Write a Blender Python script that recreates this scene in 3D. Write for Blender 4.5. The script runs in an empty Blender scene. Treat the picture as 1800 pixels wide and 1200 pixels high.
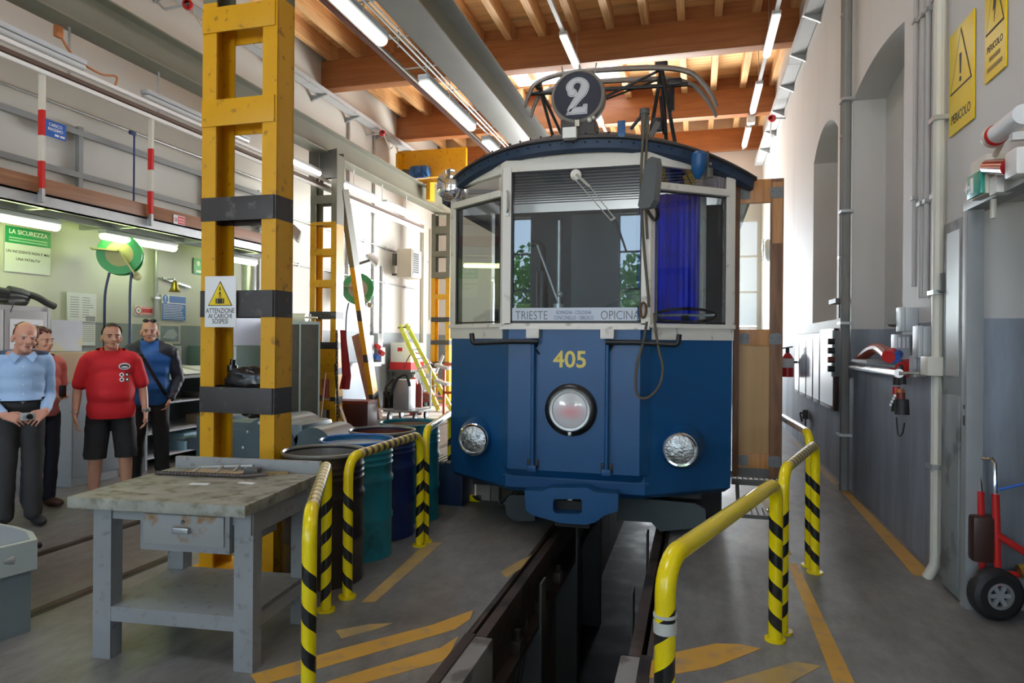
import bpy, bmesh, math, random
from mathutils import Vector as V, Matrix, Euler, Quaternion
random.seed(7)
S = bpy.context.scene
C = S.collection
PI = math.pi

# ---------------------------------------------------------------- camera, sky, light, exposure
FPX, EYE, ROLL, VPX = 1190.0, 1.6, .008, 1223.0
YAW = math.atan((VPX-900)/FPX)
cam_d = bpy.data.cameras.new('camera'); cam = bpy.data.objects.new('camera', cam_d); C.objects.link(cam)
cam_d.sensor_width = 36; cam_d.lens = 36*FPX/1800; cam_d.clip_start = .05; cam_d.clip_end = 300
cam.matrix_world = Matrix.Translation((0, 0, EYE)) @ Matrix.Rotation(YAW, 4, 'Z') @ Matrix.Rotation(PI/2, 4, 'X') @ Matrix.Rotation(ROLL, 4, 'Z')
S.camera = cam
w = bpy.data.worlds.new('sky'); S.world = w; w.use_nodes = True
bgn = w.node_tree.nodes['Background']
bgn.inputs[0].default_value = (.58, .78, 1, 1); bgn.inputs[1].default_value = 6.8
def sun(name, direction, power, col, angle=.6):
    l = bpy.data.lights.new(name, 'SUN'); l.energy = power; l.color = col; l.angle = math.radians(angle)
    o = bpy.data.objects.new(name, l); C.objects.link(o)
    o.rotation_euler = V(direction).to_track_quat('-Z', 'Y').to_euler()
def area(name, loc, direction, sx, sy, power, col):
    l = bpy.data.lights.new(name, 'AREA'); l.shape = 'RECTANGLE'; l.size = sx; l.size_y = sy; l.energy = power; l.color = col
    o = bpy.data.objects.new(name, l); C.objects.link(o); o.location = loc
    o.rotation_euler = V(direction).to_track_quat('-Z', 'Z').to_euler()
sun('sun', (-.42, -.82, -.62), 16, (1, .95, .87))
area('daylight_back_gate', (-1.9, 19.6, 2.4), (-.22, -1, .62), 5.4, 4.2, 1450, (1, .97, .93))
area('front_uplight', (-2.6, -10.2, .05), (0, 1, .6), 10.0, 5.0, 3600, (1, .95, .86))  # added lamp outside the front windows, throws light up to the ceiling
S.view_settings.view_transform = 'Standard'; S.view_settings.look = 'None'
S.view_settings.exposure = .35; S.view_settings.gamma = 1; S.view_settings.use_curve_mapping = False
S.cycles.use_denoising = True
S.cycles.max_bounces = 14; S.cycles.diffuse_bounces = 8; S.cycles.glossy_bounces = 5; S.cycles.transmission_bounces = 8; S.cycles.transparent_max_bounces = 16
S.cycles.sample_clamp_indirect = 6

# ---------------------------------------------------------------- helpers
_fw = V((-math.sin(YAW), math.cos(YAW), 0)); _rt = V((math.cos(YAW), math.sin(YAW), 0))
def at(px, py, ax, val):
    """point of the plane x|y|z = val that the photo shows at pixel px, py"""
    u, v = px-900, 600-py
    c, s = math.cos(ROLL), math.sin(ROLL)
    r = _fw*FPX + _rt*(c*u-s*v) + V((0, 0, 1))*(s*u+c*v)
    i = 'xyz'.index(ax); o = V((0, 0, EYE))
    return o + r*((val-o[i])/r[i])

class B:
    def __init__(s): s.bm = bmesh.new(); s.mi = 0
    def m(s, i): s.mi = i; return s
    def _d(s, n0):
        s.bm.faces.ensure_lookup_table()
        for f in s.bm.faces[n0:]: f.material_index = s.mi
        return s
    def box(s, c, d, R=None, bev=0):
        n0 = len(s.bm.faces)
        M = Matrix.Translation(c) @ (R.to_4x4() if R else Matrix()) @ Matrix.Diagonal((d[0], d[1], d[2], 1))
        r = bmesh.ops.create_cube(s.bm, size=1, matrix=M)
        if bev:
            es = list({e for v in r['verts'] for e in v.link_edges})
            bmesh.ops.bevel(s.bm, geom=es, offset=bev, segments=2, affect='EDGES', profile=.6)
        return s._d(n0)
    def bb(s, x0, x1, y0, y1, z0, z1, bev=0):
        return s.box(((x0+x1)/2, (y0+y1)/2, (z0+z1)/2), (abs(x1-x0), abs(y1-y0), abs(z1-z0)), None, bev)
    def bar(s, p0, p1, w, h, up=(0, 0, 1), bev=0):
        p0, p1 = V(p0), V(p1); d = p1-p0; x = d.normalized(); u = V(up)
        y = u.cross(x)
        if y.length < 1e-4: y = V((1, 0, 0)).cross(x)
        y.normalize(); z = x.cross(y)
        R = Matrix((x, y, z)).transposed()
        return s.box((p0+p1)/2, (d.length, w, h), R, bev)
    def cyl(s, p0, p1, r, r2=None, n=14, cap=True):
        n0 = len(s.bm.faces); p0, p1 = V(p0), V(p1); d = p1-p0
        M = Matrix.Translation((p0+p1)/2) @ d.to_track_quat('Z', 'Y').to_matrix().to_4x4()
        bmesh.ops.create_cone(s.bm, cap_ends=cap, cap_tris=False, segments=n, radius1=r, radius2=r if r2 is None else r2, depth=d.length, matrix=M)
        return s._d(n0)
    def sph(s, c, r, n=12, R=None):
        n0 = len(s.bm.faces)
        if not hasattr(r, '__len__'): r = (r, r, r)
        M = Matrix.Translation(c) @ (R.to_4x4() if R else Matrix()) @ Matrix.Diagonal((r[0], r[1], r[2], 1))
        bmesh.ops.create_uvsphere(s.bm, u_segments=n, v_segments=max(4, n*2//3), radius=1, matrix=M)
        return s._d(n0)
    def limb(s, p0, p1, r0, r1=None, n=12):
        r1 = r0 if r1 is None else r1
        s.cyl(p0, p1, r0, r1, n); s.sph(p0, r0, n); s.sph(p1, r1, n); return s
    def rings(s, rs, closed=True, cap=True, loop=False):
        n0 = len(s.bm.faces)
        vs = [[s.bm.verts.new(p) for p in r] for r in rs]
        n = len(rs[0]); pairs = list(zip(vs, vs[1:])) + ([(vs[-1], vs[0])] if loop else [])
        for a, b in pairs:
            for i in range(n if closed else n-1):
                j = (i+1) % n
                try: s.bm.faces.new((a[i], a[j], b[j], b[i]))
                except ValueError: pass
        if cap and closed and not loop:
            for r in (vs[0][::-1], vs[-1]):
                try: s.bm.faces.new(r)
                except ValueError: pass
        return s._d(n0)
    def tube(s, pts, r, n=8, closed=False):
        pts = [V(p) for p in pts]; m = len(pts); rs = []; u = None
        for i, p in enumerate(pts):
            if closed: t = (pts[(i+1) % m]-pts[i-1])
            else: t = pts[min(i+1, m-1)]-pts[max(i-1, 0)]
            t.normalize()
            if u is None:
                u = t.orthogonal().normalized()
            else:
                u = (u - t*u.dot(t)); u = u.normalized() if u.length > 1e-6 else t.orthogonal().normalized()
            v = t.cross(u); rr = r[i] if hasattr(r, '__len__') else r
            rs.append([p+u*math.cos(2*PI*k/n)*rr+v*math.sin(2*PI*k/n)*rr for k in range(n)])
        return s.rings(rs, True, True, closed)
    def lathe(s, prof, c=(0, 0, 0), n=28, axis=(0, 0, 1), cap=False):
        q = V((0, 0, 1)).rotation_difference(V(axis).normalized()); c = V(c)
        return s.rings([[c + q @ V((max(r, 1e-4)*math.cos(2*PI*k/n), max(r, 1e-4)*math.sin(2*PI*k/n), h)) for k in range(n)] for r, h in prof], True, cap)
    def prism(s, poly, h, M=None):
        """polygon in local XY pushed h along local Z"""
        n0 = len(s.bm.faces); M = M or Matrix()
        a = [s.bm.verts.new(M @ V((p[0], p[1], 0))) for p in poly]; b = [s.bm.verts.new(M @ V((p[0], p[1], h))) for p in poly]
        n = len(poly)
        s.bm.faces.new(a[::-1]); s.bm.faces.new(b)
        for i in range(n): s.bm.faces.new((a[i], a[(i+1) % n], b[(i+1) % n], b[i]))
        return s._d(n0)
    def face(s, pts):
        n0 = len(s.bm.faces); s.bm.faces.new([s.bm.verts.new(p) for p in pts]); return s._d(n0)

ORG = {}
def org(o): return ORG.get(o.name, V((0, 0, 0))) if o else V((0, 0, 0))
def finish(me, mats, smooth=35):
    for m_ in (mats if isinstance(mats, (list, tuple)) else [mats]): me.materials.append(m_)
    if smooth and len(me.polygons):
        me.polygons.foreach_set('use_smooth', [True]*len(me.polygons))
        me.set_sharp_from_angle(angle=math.radians(smooth))
def part(name, b, mats, parent=None, label=None, kind=None, smooth=35):
    """one mesh object; its vertices come in world coordinates (or those of a thing made at the origin)"""
    bmesh.ops.recalc_face_normals(b.bm, faces=b.bm.faces[:])
    o_ = org(parent)
    if o_.length: bmesh.ops.translate(b.bm, verts=b.bm.verts[:], vec=-o_)
    me = bpy.data.meshes.new(name); b.bm.to_mesh(me); b.bm.free(); finish(me, mats, smooth)
    o = bpy.data.objects.new(name, me); C.objects.link(o)
    if parent: o.parent = parent; ORG[o.name] = o_.copy()
    if label: o['label'] = label
    if kind: o['kind'] = kind
    return o
def tag(o, label, cat, group=None, kind=None):
    o['label'] = label; o['category'] = cat
    if group: o['group'] = group
    if kind: o['kind'] = kind
    return o
def thing(name, label, cat, loc=(0, 0, 0), group=None, rz=0, rot=None):
    o = bpy.data.objects.new(name, None); C.objects.link(o); o.empty_display_size = .1
    o.location = loc; o.rotation_euler = rot if rot else (0, 0, rz)
    ORG[o.name] = V(loc) if not (rz or rot) else V((0, 0, 0))
    return tag(o, label, cat, group)
def struct(name, b, mats, parent=None, smooth=30):
    o = part(name, b, mats, parent, smooth=smooth); o['kind'] = 'structure'; return o
def recentre(o):
    """move a single-mesh thing's origin to its base"""
    me = o.data; xs = [v.co for v in me.vertices]
    c = V(((min(p.x for p in xs)+max(p.x for p in xs))/2, (min(p.y for p in xs)+max(p.y for p in xs))/2, min(p.z for p in xs)))
    me.transform(Matrix.Translation(-c)); o.location = c; ORG[o.name] = c; return o
def solo(name, b, mats, label, cat, group=None, smooth=35):
    return tag(recentre(part(name, b, mats, None, smooth=smooth)), label, cat, group)
def kids(o): return [c for c in C.objects if c.parent == o]
def copy_tree(o, parent=None, label=None, loc=None, rz=None):
    c = o.copy(); C.objects.link(c); c.parent = parent
    ORG[c.name] = ORG.get(o.name, V((0, 0, 0))).copy()
    if label: c['label'] = label
    if loc is not None: c.location = loc
    if rz is not None: c.rotation_euler = (0, 0, rz)
    for k in kids(o): copy_tree(k, c)
    return c
FRONT, LEFTW, RIGHTW = (PI/2, 0, 0), (PI/2, 0, PI/2), (PI/2, 0, -PI/2)
def text(body, parent, loc, size, m, align='CENTER', bold=0, sx=1, rot=(0, 0, 0), line=1.0, name='print_text'):
    """flat print in the XY plane of its parent"""
    cu = bpy.data.curves.new(name, 'FONT'); cu.body = body; cu.size = size; cu.align_x = align; cu.align_y = 'CENTER'
    cu.extrude = .0006; cu.offset = bold*size; cu.space_line = line; cu.resolution_u = 3; cu.materials.append(m)
    o = bpy.data.objects.new(name, cu); C.objects.link(o); o.parent = parent; o.location = loc; o.scale = (sx, 1, 1); o.rotation_euler = rot
    return o
def board(name, label, cat, c, wd, ht, face_rot, m, th=.012, group=None, bev=.0):
    """flat sign, local X right, Y up, Z out of its face; the back sits at c"""
    b = B(); b.box((0, 0, th/2), (wd, ht, th), None, bev)
    o = part(name, b, m); o.location = c; o.rotation_euler = face_rot
    return tag(o, label, cat, group)
def flat(name, parent, poly, z, m, h=.0012):
    b = B(); b.prism(poly, h, Matrix.Translation((0, 0, z))); 
    o_ = ORG.get(parent.name, V((0, 0, 0))); ORG[parent.name] = V((0, 0, 0))
    o = part(name, b, m, parent, smooth=0); ORG[parent.name] = o_; return o
def rect(x0, x1, y0, y1): return [(x0, y0), (x1, y0), (x1, y1), (x0, y1)]
def circ(cx, cy, r, n=20, ry=None): return [(cx+r*math.cos(2*PI*k/n), cy+(ry or r)*math.sin(2*PI*k/n)) for k in range(n)]
def arc(c, r, a0, a1, n, ax=0, bx=2):
    out = []
    for k in range(n+1):
        a = math.radians(a0+(a1-a0)*k/n); p = list(c); p[ax] += r*math.cos(a); p[bx] += r*math.sin(a); out.append(tuple(p))
    return out
def catmull(P, k=6):
    P = [V(p) for p in P]; out = []
    for i in range(len(P)-1):
        a, b, c, d = P[max(i-1, 0)], P[i], P[i+1], P[min(i+2, len(P)-1)]
        for j in range(k):
            t = j/k; out.append(.5*((2*b)+(c-a)*t+(2*a-5*b+4*c-d)*t*t+(3*b-a-3*c+d)*t**3))
    return out+[P[-1]]

# ---------------------------------------------------------------- materials
def mat(name, c, r=.5, m=0, v=.12, s=6, b=0, wear=None, e=0, coat=0, bs=None, spec=.5):
    """principled with soft colour noise; wear = (colour, amount 0..1, scale[, roughness])"""
    M = bpy.data.materials.new(name); M.use_nodes = True; nt = M.node_tree; N = nt.nodes; L = nt.links
    p = N['Principled BSDF']; p.inputs['Roughness'].default_value = r; p.inputs['Metallic'].default_value = m
    p.inputs['Coat Weight'].default_value = coat; p.inputs['Specular IOR Level'].default_value = spec
    tc = N.new('ShaderNodeTexCoord')
    def noise(sc, det=4):
        n = N.new('ShaderNodeTexNoise'); n.inputs['Scale'].default_value = sc; n.inputs['Detail'].default_value = det; L.new(tc.outputs['Object'], n.inputs['Vector']); return n
    col = None
    if v:
        n = noise(s); mx = N.new('ShaderNodeMix'); mx.data_type = 'RGBA'
        mx.inputs[6].default_value = (*[x*(1-v) for x in c], 1); mx.inputs[7].default_value = (*[min(1, x*(1+v)) for x in c], 1)
        L.new(n.outputs[0], mx.inputs[0]); col = mx.outputs[2]
    if wear:
        n = noise(wear[2], 7); rp = N.new('ShaderNodeValToRGB'); a = 1-wear[1]
        rp.color_ramp.elements[0].position = .3+a*.35; rp.color_ramp.elements[1].position = min(1, .3+a*.35+(wear[4] if len(wear) > 4 else .10)); L.new(n.outputs[0], rp.inputs[0])
        mx = N.new('ShaderNodeMix'); mx.data_type = 'RGBA'; mx.inputs[6].default_value = (*c, 1); mx.inputs[7].default_value = (*wear[0], 1)
        if col: L.new(col, mx.inputs[6])
        L.new(rp.outputs[0], mx.inputs[0]); col = mx.outputs[2]
        if len(wear) > 3 and wear[3]:
            mr = N.new('ShaderNodeMapRange'); mr.inputs[3].default_value = r; mr.inputs[4].default_value = wear[3]
            L.new(rp.outputs[0], mr.inputs[0]); L.new(mr.outputs[0], p.inputs['Roughness'])
    if col: L.new(col, p.inputs['Base Color'])
    else: p.inputs['Base Color'].default_value = (*c, 1)
    if b:
        n = noise(bs or s*4, 6); bp = N.new('ShaderNodeBump'); bp.inputs['Strength'].default_value = b; bp.inputs['Distance'].default_value = .01
        L.new(n.outputs[0], bp.inputs['Height']); L.new(bp.outputs[0], p.inputs['Normal'])
    if e:
        p.inputs['Emission Color'].default_value = (*c, 1); p.inputs['Emission Strength'].default_value = e
    return M
def nodes(M): return M.node_tree.nodes, M.node_tree.links, M.node_tree.nodes['Principled BSDF']
def math_n(N, L, op, a, b=None):
    n = N.new('ShaderNodeMath'); n.operation = op
    for i, x in enumerate((a, b)):
        if x is None: continue
        if isinstance(x, (int, float)): n.inputs[i].default_value = x
        else: L.new(x, n.inputs[i])
    return n.outputs[0]
def stripe(name, c1, c2, kind, period, duty=.5, r=.3, lo=-9, hi=9):
    """kind 'helix': tape wound round local Z; 'x' or 'z': bands along that axis"""
    M = mat(name, c1, r, v=0, coat=.3); N, L, p = nodes(M)
    tc = N.new('ShaderNodeTexCoord'); sp = N.new('ShaderNodeSeparateXYZ'); L.new(tc.outputs['Object'], sp.inputs[0])
    X, Y, Z = sp.outputs
    if kind in ('helix', 'helix2'):
        a = math_n(N, L, 'DIVIDE', math_n(N, L, 'ARCTAN2', Y, X), 2*PI if kind == 'helix' else -2*PI)
        t = math_n(N, L, 'ADD', math_n(N, L, 'DIVIDE', Z, period), a)
    else: t = math_n(N, L, 'DIVIDE', X if kind == 'x' else Z, period)
    f = math_n(N, L, 'LESS_THAN', math_n(N, L, 'FRACT', t), duty)
    ax = X if kind == 'x' else Z
    f = math_n(N, L, 'MULTIPLY', f, math_n(N, L, 'MULTIPLY', math_n(N, L, 'LESS_THAN', ax, hi), math_n(N, L, 'GREATER_THAN', ax, lo)))
    mx = N.new('ShaderNodeMix'); mx.data_type = 'RGBA'; mx.inputs[6].default_value = (*c1, 1); mx.inputs[7].default_value = (*c2, 1)
    L.new(f, mx.inputs[0]); L.new(mx.outputs[2], p.inputs['Base Color']); return M
def dado(name, top, low, z, r=.6, stain=(.2, .19, .17), ss=1.2, amt=.35, grade=0):
    """wall paint: one colour above height z, another below, with worn patches"""
    M = mat(name, top, r, v=0); N, L, p = nodes(M)
    g = N.new('ShaderNodeNewGeometry'); sp = N.new('ShaderNodeSeparateXYZ'); L.new(g.outputs['Position'], sp.inputs[0])
    f = math_n(N, L, 'LESS_THAN', sp.outputs[2], z)
    mx = N.new('ShaderNodeMix'); mx.data_type = 'RGBA'; mx.inputs[6].default_value = (*top, 1); mx.inputs[7].default_value = (*low, 1); L.new(f, mx.inputs[0])
    mp = N.new('ShaderNodeMapping'); mp.inputs['Scale'].default_value = (1, 1, .35); L.new(g.outputs['Position'], mp.inputs[0])
    n = N.new('ShaderNodeTexNoise'); n.inputs['Scale'].default_value = ss; n.inputs['Detail'].default_value = 8; L.new(mp.outputs[0], n.inputs['Vector'])
    rp = N.new('ShaderNodeValToRGB'); rp.color_ramp.elements[0].position = .5; rp.color_ramp.elements[1].position = .78; L.new(n.outputs[0], rp.inputs[0])
    k = math_n(N, L, 'MULTIPLY', rp.outputs[0], math_n(N, L, 'ADD', math_n(N, L, 'MULTIPLY', f, amt), amt*.25))
    m2 = N.new('ShaderNodeMix'); m2.data_type = 'RGBA'; m2.inputs[7].default_value = (*stain, 1); L.new(mx.outputs[2], m2.inputs[6]); L.new(k, m2.inputs[0])
    L.new(m2.outputs[2], p.inputs['Base Color'])
    mp3 = N.new('ShaderNodeMapping'); mp3.inputs['Scale'].default_value = (3.2, 3.2, .5); L.new(g.outputs['Position'], mp3.inputs[0])
    n3 = N.new('ShaderNodeTexNoise'); n3.inputs['Scale'].default_value = 1; n3.inputs['Detail'].default_value = 9; n3.inputs['Roughness'].default_value = .65; L.new(mp3.outputs[0], n3.inputs['Vector'])
    m3 = N.new('ShaderNodeMix'); m3.data_type = 'RGBA'; m3.blend_type = 'MULTIPLY'; mr3 = N.new('ShaderNodeMapRange'); mr3.inputs[1].default_value = .35; mr3.inputs[2].default_value = .7; mr3.inputs[3].default_value = .72; mr3.inputs[4].default_value = 1.45; L.new(n3.outputs[0], mr3.inputs[0])
    m3.inputs[7].default_value = (1, 1, 1, 1); L.new(m2.outputs[2], m3.inputs[6]); L.new(mr3.outputs[0], m3.inputs[7]); L.new(math_n(N, L, 'MULTIPLY', f, amt), m3.inputs[0]); L.new(m3.outputs[2], p.inputs['Base Color'])
    bp = N.new('ShaderNodeBump'); bp.inputs['Strength'].default_value = .12; n2 = N.new('ShaderNodeTexNoise'); n2.inputs['Scale'].default_value = 9; n2.inputs['Detail'].default_value = 6
    L.new(g.outputs['Position'], n2.inputs['Vector']); L.new(n2.outputs[0], bp.inputs['Height']); L.new(bp.outputs[0], p.inputs['Normal'])
    return M
def wood(name, c1, c2, axis='x', r=.55, scale=1, wear=None):
    M = mat(name, c1, r, v=0); N, L, p = nodes(M)
    tc = N.new('ShaderNodeTexCoord'); oi = N.new('ShaderNodeObjectInfo'); mp = N.new('ShaderNodeMapping')
    k = .07*scale; sc = {'x': (k, 1, 1), 'y': (1, k, 1), 'z': (1, 1, k)}[axis]; mp.inputs['Scale'].default_value = [a*22*scale for a in sc]
    ad = N.new('ShaderNodeVectorMath'); ad.operation = 'ADD'; cmb = N.new('ShaderNodeCombineXYZ')
    q = math_n(N, L, 'MULTIPLY', oi.outputs['Random'], 7.3)
    for i in range(3): L.new(q, cmb.inputs[i])
    L.new(tc.outputs['Object'], ad.inputs[0]); L.new(cmb.outputs[0], ad.inputs[1]); L.new(ad.outputs[0], mp.inputs[0])
    n = N.new('ShaderNodeTexNoise'); n.inputs['Scale'].default_value = 1; n.inputs['Detail'].default_value = 6; n.inputs['Distortion'].default_value = .5; L.new(mp.outputs[0], n.inputs['Vector'])
    mx = N.new('ShaderNodeMix'); mx.data_type = 'RGBA'; mx.inputs[6].default_value = (*c1, 1); mx.inputs[7].default_value = (*c2, 1)
    rp = N.new('ShaderNodeValToRGB'); rp.color_ramp.elements[0].position = .35; rp.color_ramp.elements[1].position = .68; L.new(n.outputs[0], rp.inputs[0]); L.new(rp.outputs[0], mx.inputs[0])
    hs = N.new('ShaderNodeHueSaturation'); L.new(mx.outputs[2], hs.inputs['Color']); L.new(math_n(N, L, 'ADD', math_n(N, L, 'MULTIPLY', oi.outputs['Random'], .3), .85), hs.inputs['Value'])
    L.new(hs.outputs[0], p.inputs['Base Color'])
    bp = N.new('ShaderNodeBump'); bp.inputs['Strength'].default_value = .15; L.new(n.outputs[0], bp.inputs['Height']); L.new(bp.outputs[0], p.inputs['Normal'])
    return M
def glass(name, tint=(.9, .95, .95), ior=1.5, k=1.0):
    M = bpy.data.materials.new(name); M.use_nodes = True; N = M.node_tree.nodes; L = M.node_tree.links; N.clear()
    o = N.new('ShaderNodeOutputMaterial'); t = N.new('ShaderNodeBsdfTransparent'); t.inputs[0].default_value = (*tint, 1)
    g = N.new('ShaderNodeBsdfGlossy'); g.inputs['Roughness'].default_value = .012; f = N.new('ShaderNodeFresnel'); f.inputs[0].default_value = ior
    mx = N.new('ShaderNodeMixShader'); L.new(math_n(N, L, 'MINIMUM', math_n(N, L, 'MULTIPLY', f.outputs[0], k), 1.0), mx.inputs[0]); L.new(t.outputs[0], mx.inputs[1]); L.new(g.outputs[0], mx.inputs[2]); L.new(mx.outputs[0], o.inputs[0])
    return M

WHITE = (.74, .73, .70)
m_floor = mat('worn grey concrete floor', (.195, .192, .183), .42, v=.30, s=1.3, b=.16, bs=14, wear=((.085, .08, .072), .52, 1.0, .27, .34))
def scuff(M):
    N, L, p = nodes(M); src = p.inputs['Base Color'].links[0].from_socket; tc = N.new('ShaderNodeTexCoord'); mp = N.new('ShaderNodeMapping'); mp.inputs['Scale'].default_value = (5, 2.2, 1); L.new(tc.outputs['Object'], mp.inputs[0])
    n = N.new('ShaderNodeTexNoise'); n.inputs['Scale'].default_value = 1.6; n.inputs['Detail'].default_value = 10; n.inputs['Roughness'].default_value = .72; L.new(mp.outputs[0], n.inputs['Vector'])
    mr = N.new('ShaderNodeMapRange'); mr.inputs[1].default_value = .32; mr.inputs[2].default_value = .70; mr.inputs[3].default_value = .62; mr.inputs[4].default_value = 1.38; L.new(n.outputs[0], mr.inputs[0])
    mx_ = N.new('ShaderNodeMix'); mx_.data_type = 'RGBA'; mx_.blend_type = 'MULTIPLY'; mx_.inputs[0].default_value = .85; L.new(src, mx_.inputs[6]); L.new(mr.outputs[0], mx_.inputs[7]); L.new(mx_.outputs[2], p.inputs['Base Color'])
scuff(m_floor)
m_fmark = mat('worn amber floor paint', (.58, .32, .05), .5, v=.2, s=4, wear=((.24, .22, .19), .30, 9, None, .3))
m_fmark2 = mat('faded amber floor paint', (.46, .31, .10), .5, v=.2, s=4, wear=((.24, .22, .19), .5, 7, None, .35))
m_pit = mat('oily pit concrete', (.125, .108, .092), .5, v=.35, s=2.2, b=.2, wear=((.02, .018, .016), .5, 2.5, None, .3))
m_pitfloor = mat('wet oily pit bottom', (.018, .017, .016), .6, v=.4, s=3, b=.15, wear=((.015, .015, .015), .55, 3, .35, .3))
m_curb = mat('grey concrete kerb', (.27, .265, .25), .6, v=.25, s=5, b=.2, wear=((.12, .11, .1), .4, 5))
m_rail = mat('dark rusty rail steel', (.075, .055, .045), .45, m=.5, v=.3, s=6, wear=((.03, .025, .02), .4, 4))
m_wl = dado('left wall paint', (.61, .60, .555), (.27, .31, .33), 1.80, amt=.25)
m_wr = dado('right wall paint', (.60, .59, .57), (.27, .305, .36), 1.765, stain=(.11, .11, .11), amt=.75)
m_wb = dado('back wall paint', WHITE, (.33, .38, .43), 1.78)
m_jamb = mat('grey gate frame paint', (.35, .36, .36), .5)
m_deck = wood('larch ceiling boards', (.96, .66, .31), (.88, .52, .20), 'x', .6)
m_rafter = wood('larch rafters', (.78, .48, .22), (.60, .31, .12), 'y', .6)
m_beam = wood('glued timber beams', (.38, .145, .042), (.28, .095, .026), 'x', .5, .8)
m_yel = mat('chrome yellow column paint', (.66, .34, .003), .42, v=.12, s=3, wear=((.34, .17, .015), .12, 16))
m_blk = mat('charcoal column paint', (.045, .042, .043), .5, v=.3, s=5, wear=((.12, .11, .1), .18, 9))
m_gcol = mat('grey green steel paint', (.17, .17, .125), .5, v=.15, s=2)
m_gcol2 = mat('lit flange steel paint', (.30, .31, .29), .5, v=.12, s=2)
m_gdark = mat('dark grey steel paint', (.085, .085, .08), .5, v=.2, s=4)
m_galv = mat('galvanised steel', (.46, .48, .49), .38, m=.7, v=.2, s=7)
m_grey = mat('light grey enamel', (.47, .50, .52), .4, v=.08)
m_grey2 = mat('mid grey enamel', (.30, .32, .33), .45, v=.1)
m_white = mat('white enamel', (.78, .78, .76), .35, v=.04)
m_cream = mat('cream plastic', (.62, .60, .52), .4, v=.05)
m_black = mat('black rubber', (.018, .018, .02), .55, v=.3)
m_blackg = mat('glossy black plastic', (.012, .012, .014), .25, v=.2)
m_chrome = mat('chrome', (.85, .85, .86), .08, m=1, v=0)
m_alu = mat('bright aluminium trunking', (.80, .81, .82), .22, m=.9, v=.05)
m_red = mat('red enamel', (.55, .02, .02), .3, v=.1)
m_dred = mat('oxide red paint', (.16, .025, .018), .5, v=.2)
m_blue = mat('sign blue', (.02, .12, .50), .4, v=.03)
m_green = mat('sign green', (.01, .33, .13), .4, v=.03)
m_sgnw = mat('sign white', (.76, .78, .80), .35, v=.03)
m_sgny = mat('sign yellow', (.80, .58, .0), .28, v=.03)
m_ink = mat('print black', (.03, .028, .03), .5, v=0)
m_inkg = mat('print grey', (.30, .30, .32), .5, v=0)
m_inkr = mat('print red', (.62, .03, .04), .5, v=0)
m_inkp = mat('print pale red', (.75, .42, .42), .5, v=0)
m_inkw = mat('print white', (.85, .86, .88), .5, v=0)
m_inkb = mat('print blue', (.03, .16, .52), .5, v=0)
m_paper = mat('white paper', (.75, .77, .78), .6, v=.04)
m_card = mat('brown cardboard', (.45, .34, .21), .7, v=.1)
m_tube = mat('lit fluorescent diffuser', (1, .99, .9), .3, v=0, e=9)
m_tubew = mat('lit workshop diffuser', (.80, 1, .40), .3, v=0, e=13)
m_tubed = mat('glow on unlit diffuser', (.96, .94, .88), .25, v=0, e=.72)  # unlit tubes given faint emission in place of reflected brightness
m_tubeo = mat('unlit fluorescent diffuser', (.55, .57, .57), .25, v=0)
# ---------------------------------------------------------------- the hall
XL, XR, YB, YF, ZC = -7.4, 1.645, 18.9, -5.0, 7.62
PX0, PX1 = -1.2, -.2                              # inspection pit
b = B()
b.bb(-9.5, PX0, YF-3, YB+.4, -.25, 0); b.bb(PX1, 5, YF-3, YB+.4, -.25, 0); b.bb(PX0, PX1, YF-3, .8, -.25, 0)
floor = struct('floor', b, m_floor)
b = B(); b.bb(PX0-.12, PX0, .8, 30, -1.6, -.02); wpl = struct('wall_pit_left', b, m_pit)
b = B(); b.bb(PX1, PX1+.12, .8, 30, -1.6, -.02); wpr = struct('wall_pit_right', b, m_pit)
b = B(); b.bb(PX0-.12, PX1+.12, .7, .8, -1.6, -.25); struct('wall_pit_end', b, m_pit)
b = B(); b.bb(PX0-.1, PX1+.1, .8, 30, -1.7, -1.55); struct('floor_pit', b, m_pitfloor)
# running rails, kerb blocks and carrier posts of the pit
def under(parent, name, b, m): return part(name, b, m, parent)
for sx, x in ((1, PX0), (-1, PX1)):
    b = B(); x0 = x+sx*.0
    b.bb(x, x+sx*.03, 3.5, 30, -.16, -.004, .004); b.bb(x+sx*.055, x+sx*.12, 3.5, 30, -.17, .004, .008); b.bb(x+sx*.08, x+sx*.10, 3.5, 30, -.34, -.16); b.bb(x+sx*.0, x+sx*.17, 3.5, 30, -.38, -.34)
    under(floor, 'rail', b, m_rail)
    b = B(); b.bb(x, x+sx*.16, 1.0, 3.5, -.5, .002, .015); under(floor, 'kerb_block', b, m_curb)
    b = B(); b.bb(x+sx*.003, x+sx*.06, .8, 3.5, -.02, .014, .004); under(floor, 'rail', b, m_rail)
    for yy in (4.55, 6.0, 7.5):
        b = B(); b.bb(x+sx*.0, x+sx*.20, yy, yy+.05, -1.55, -.38); b.bb(x+sx*.185, x+sx*.20, yy-.04, yy+.10, -1.55, -.05); under(floor, 'carrier_post', b, m_gdark)
    for yy in (4.05, 4.7, 5.35):
        b = B(); b.bb(x+sx*.10, x+sx*.17, yy, yy+.10, -.34, -.26, .01); b.cyl((x+sx*.14, yy+.05, -.27), (x+sx*.14, yy+.05, -.2), .022, n=8); under(floor, 'rail_clip', b, m_rail)
b = B(); b.tube(catmull([(PX0+.10, 4.5, -.3), (PX0+.13, 4.2, -.55), (PX0+.10, 3.8, -.85), (PX0+.1, 3.5, -1.1)]), .012); under(floor, 'hose', b, m_black)
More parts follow.
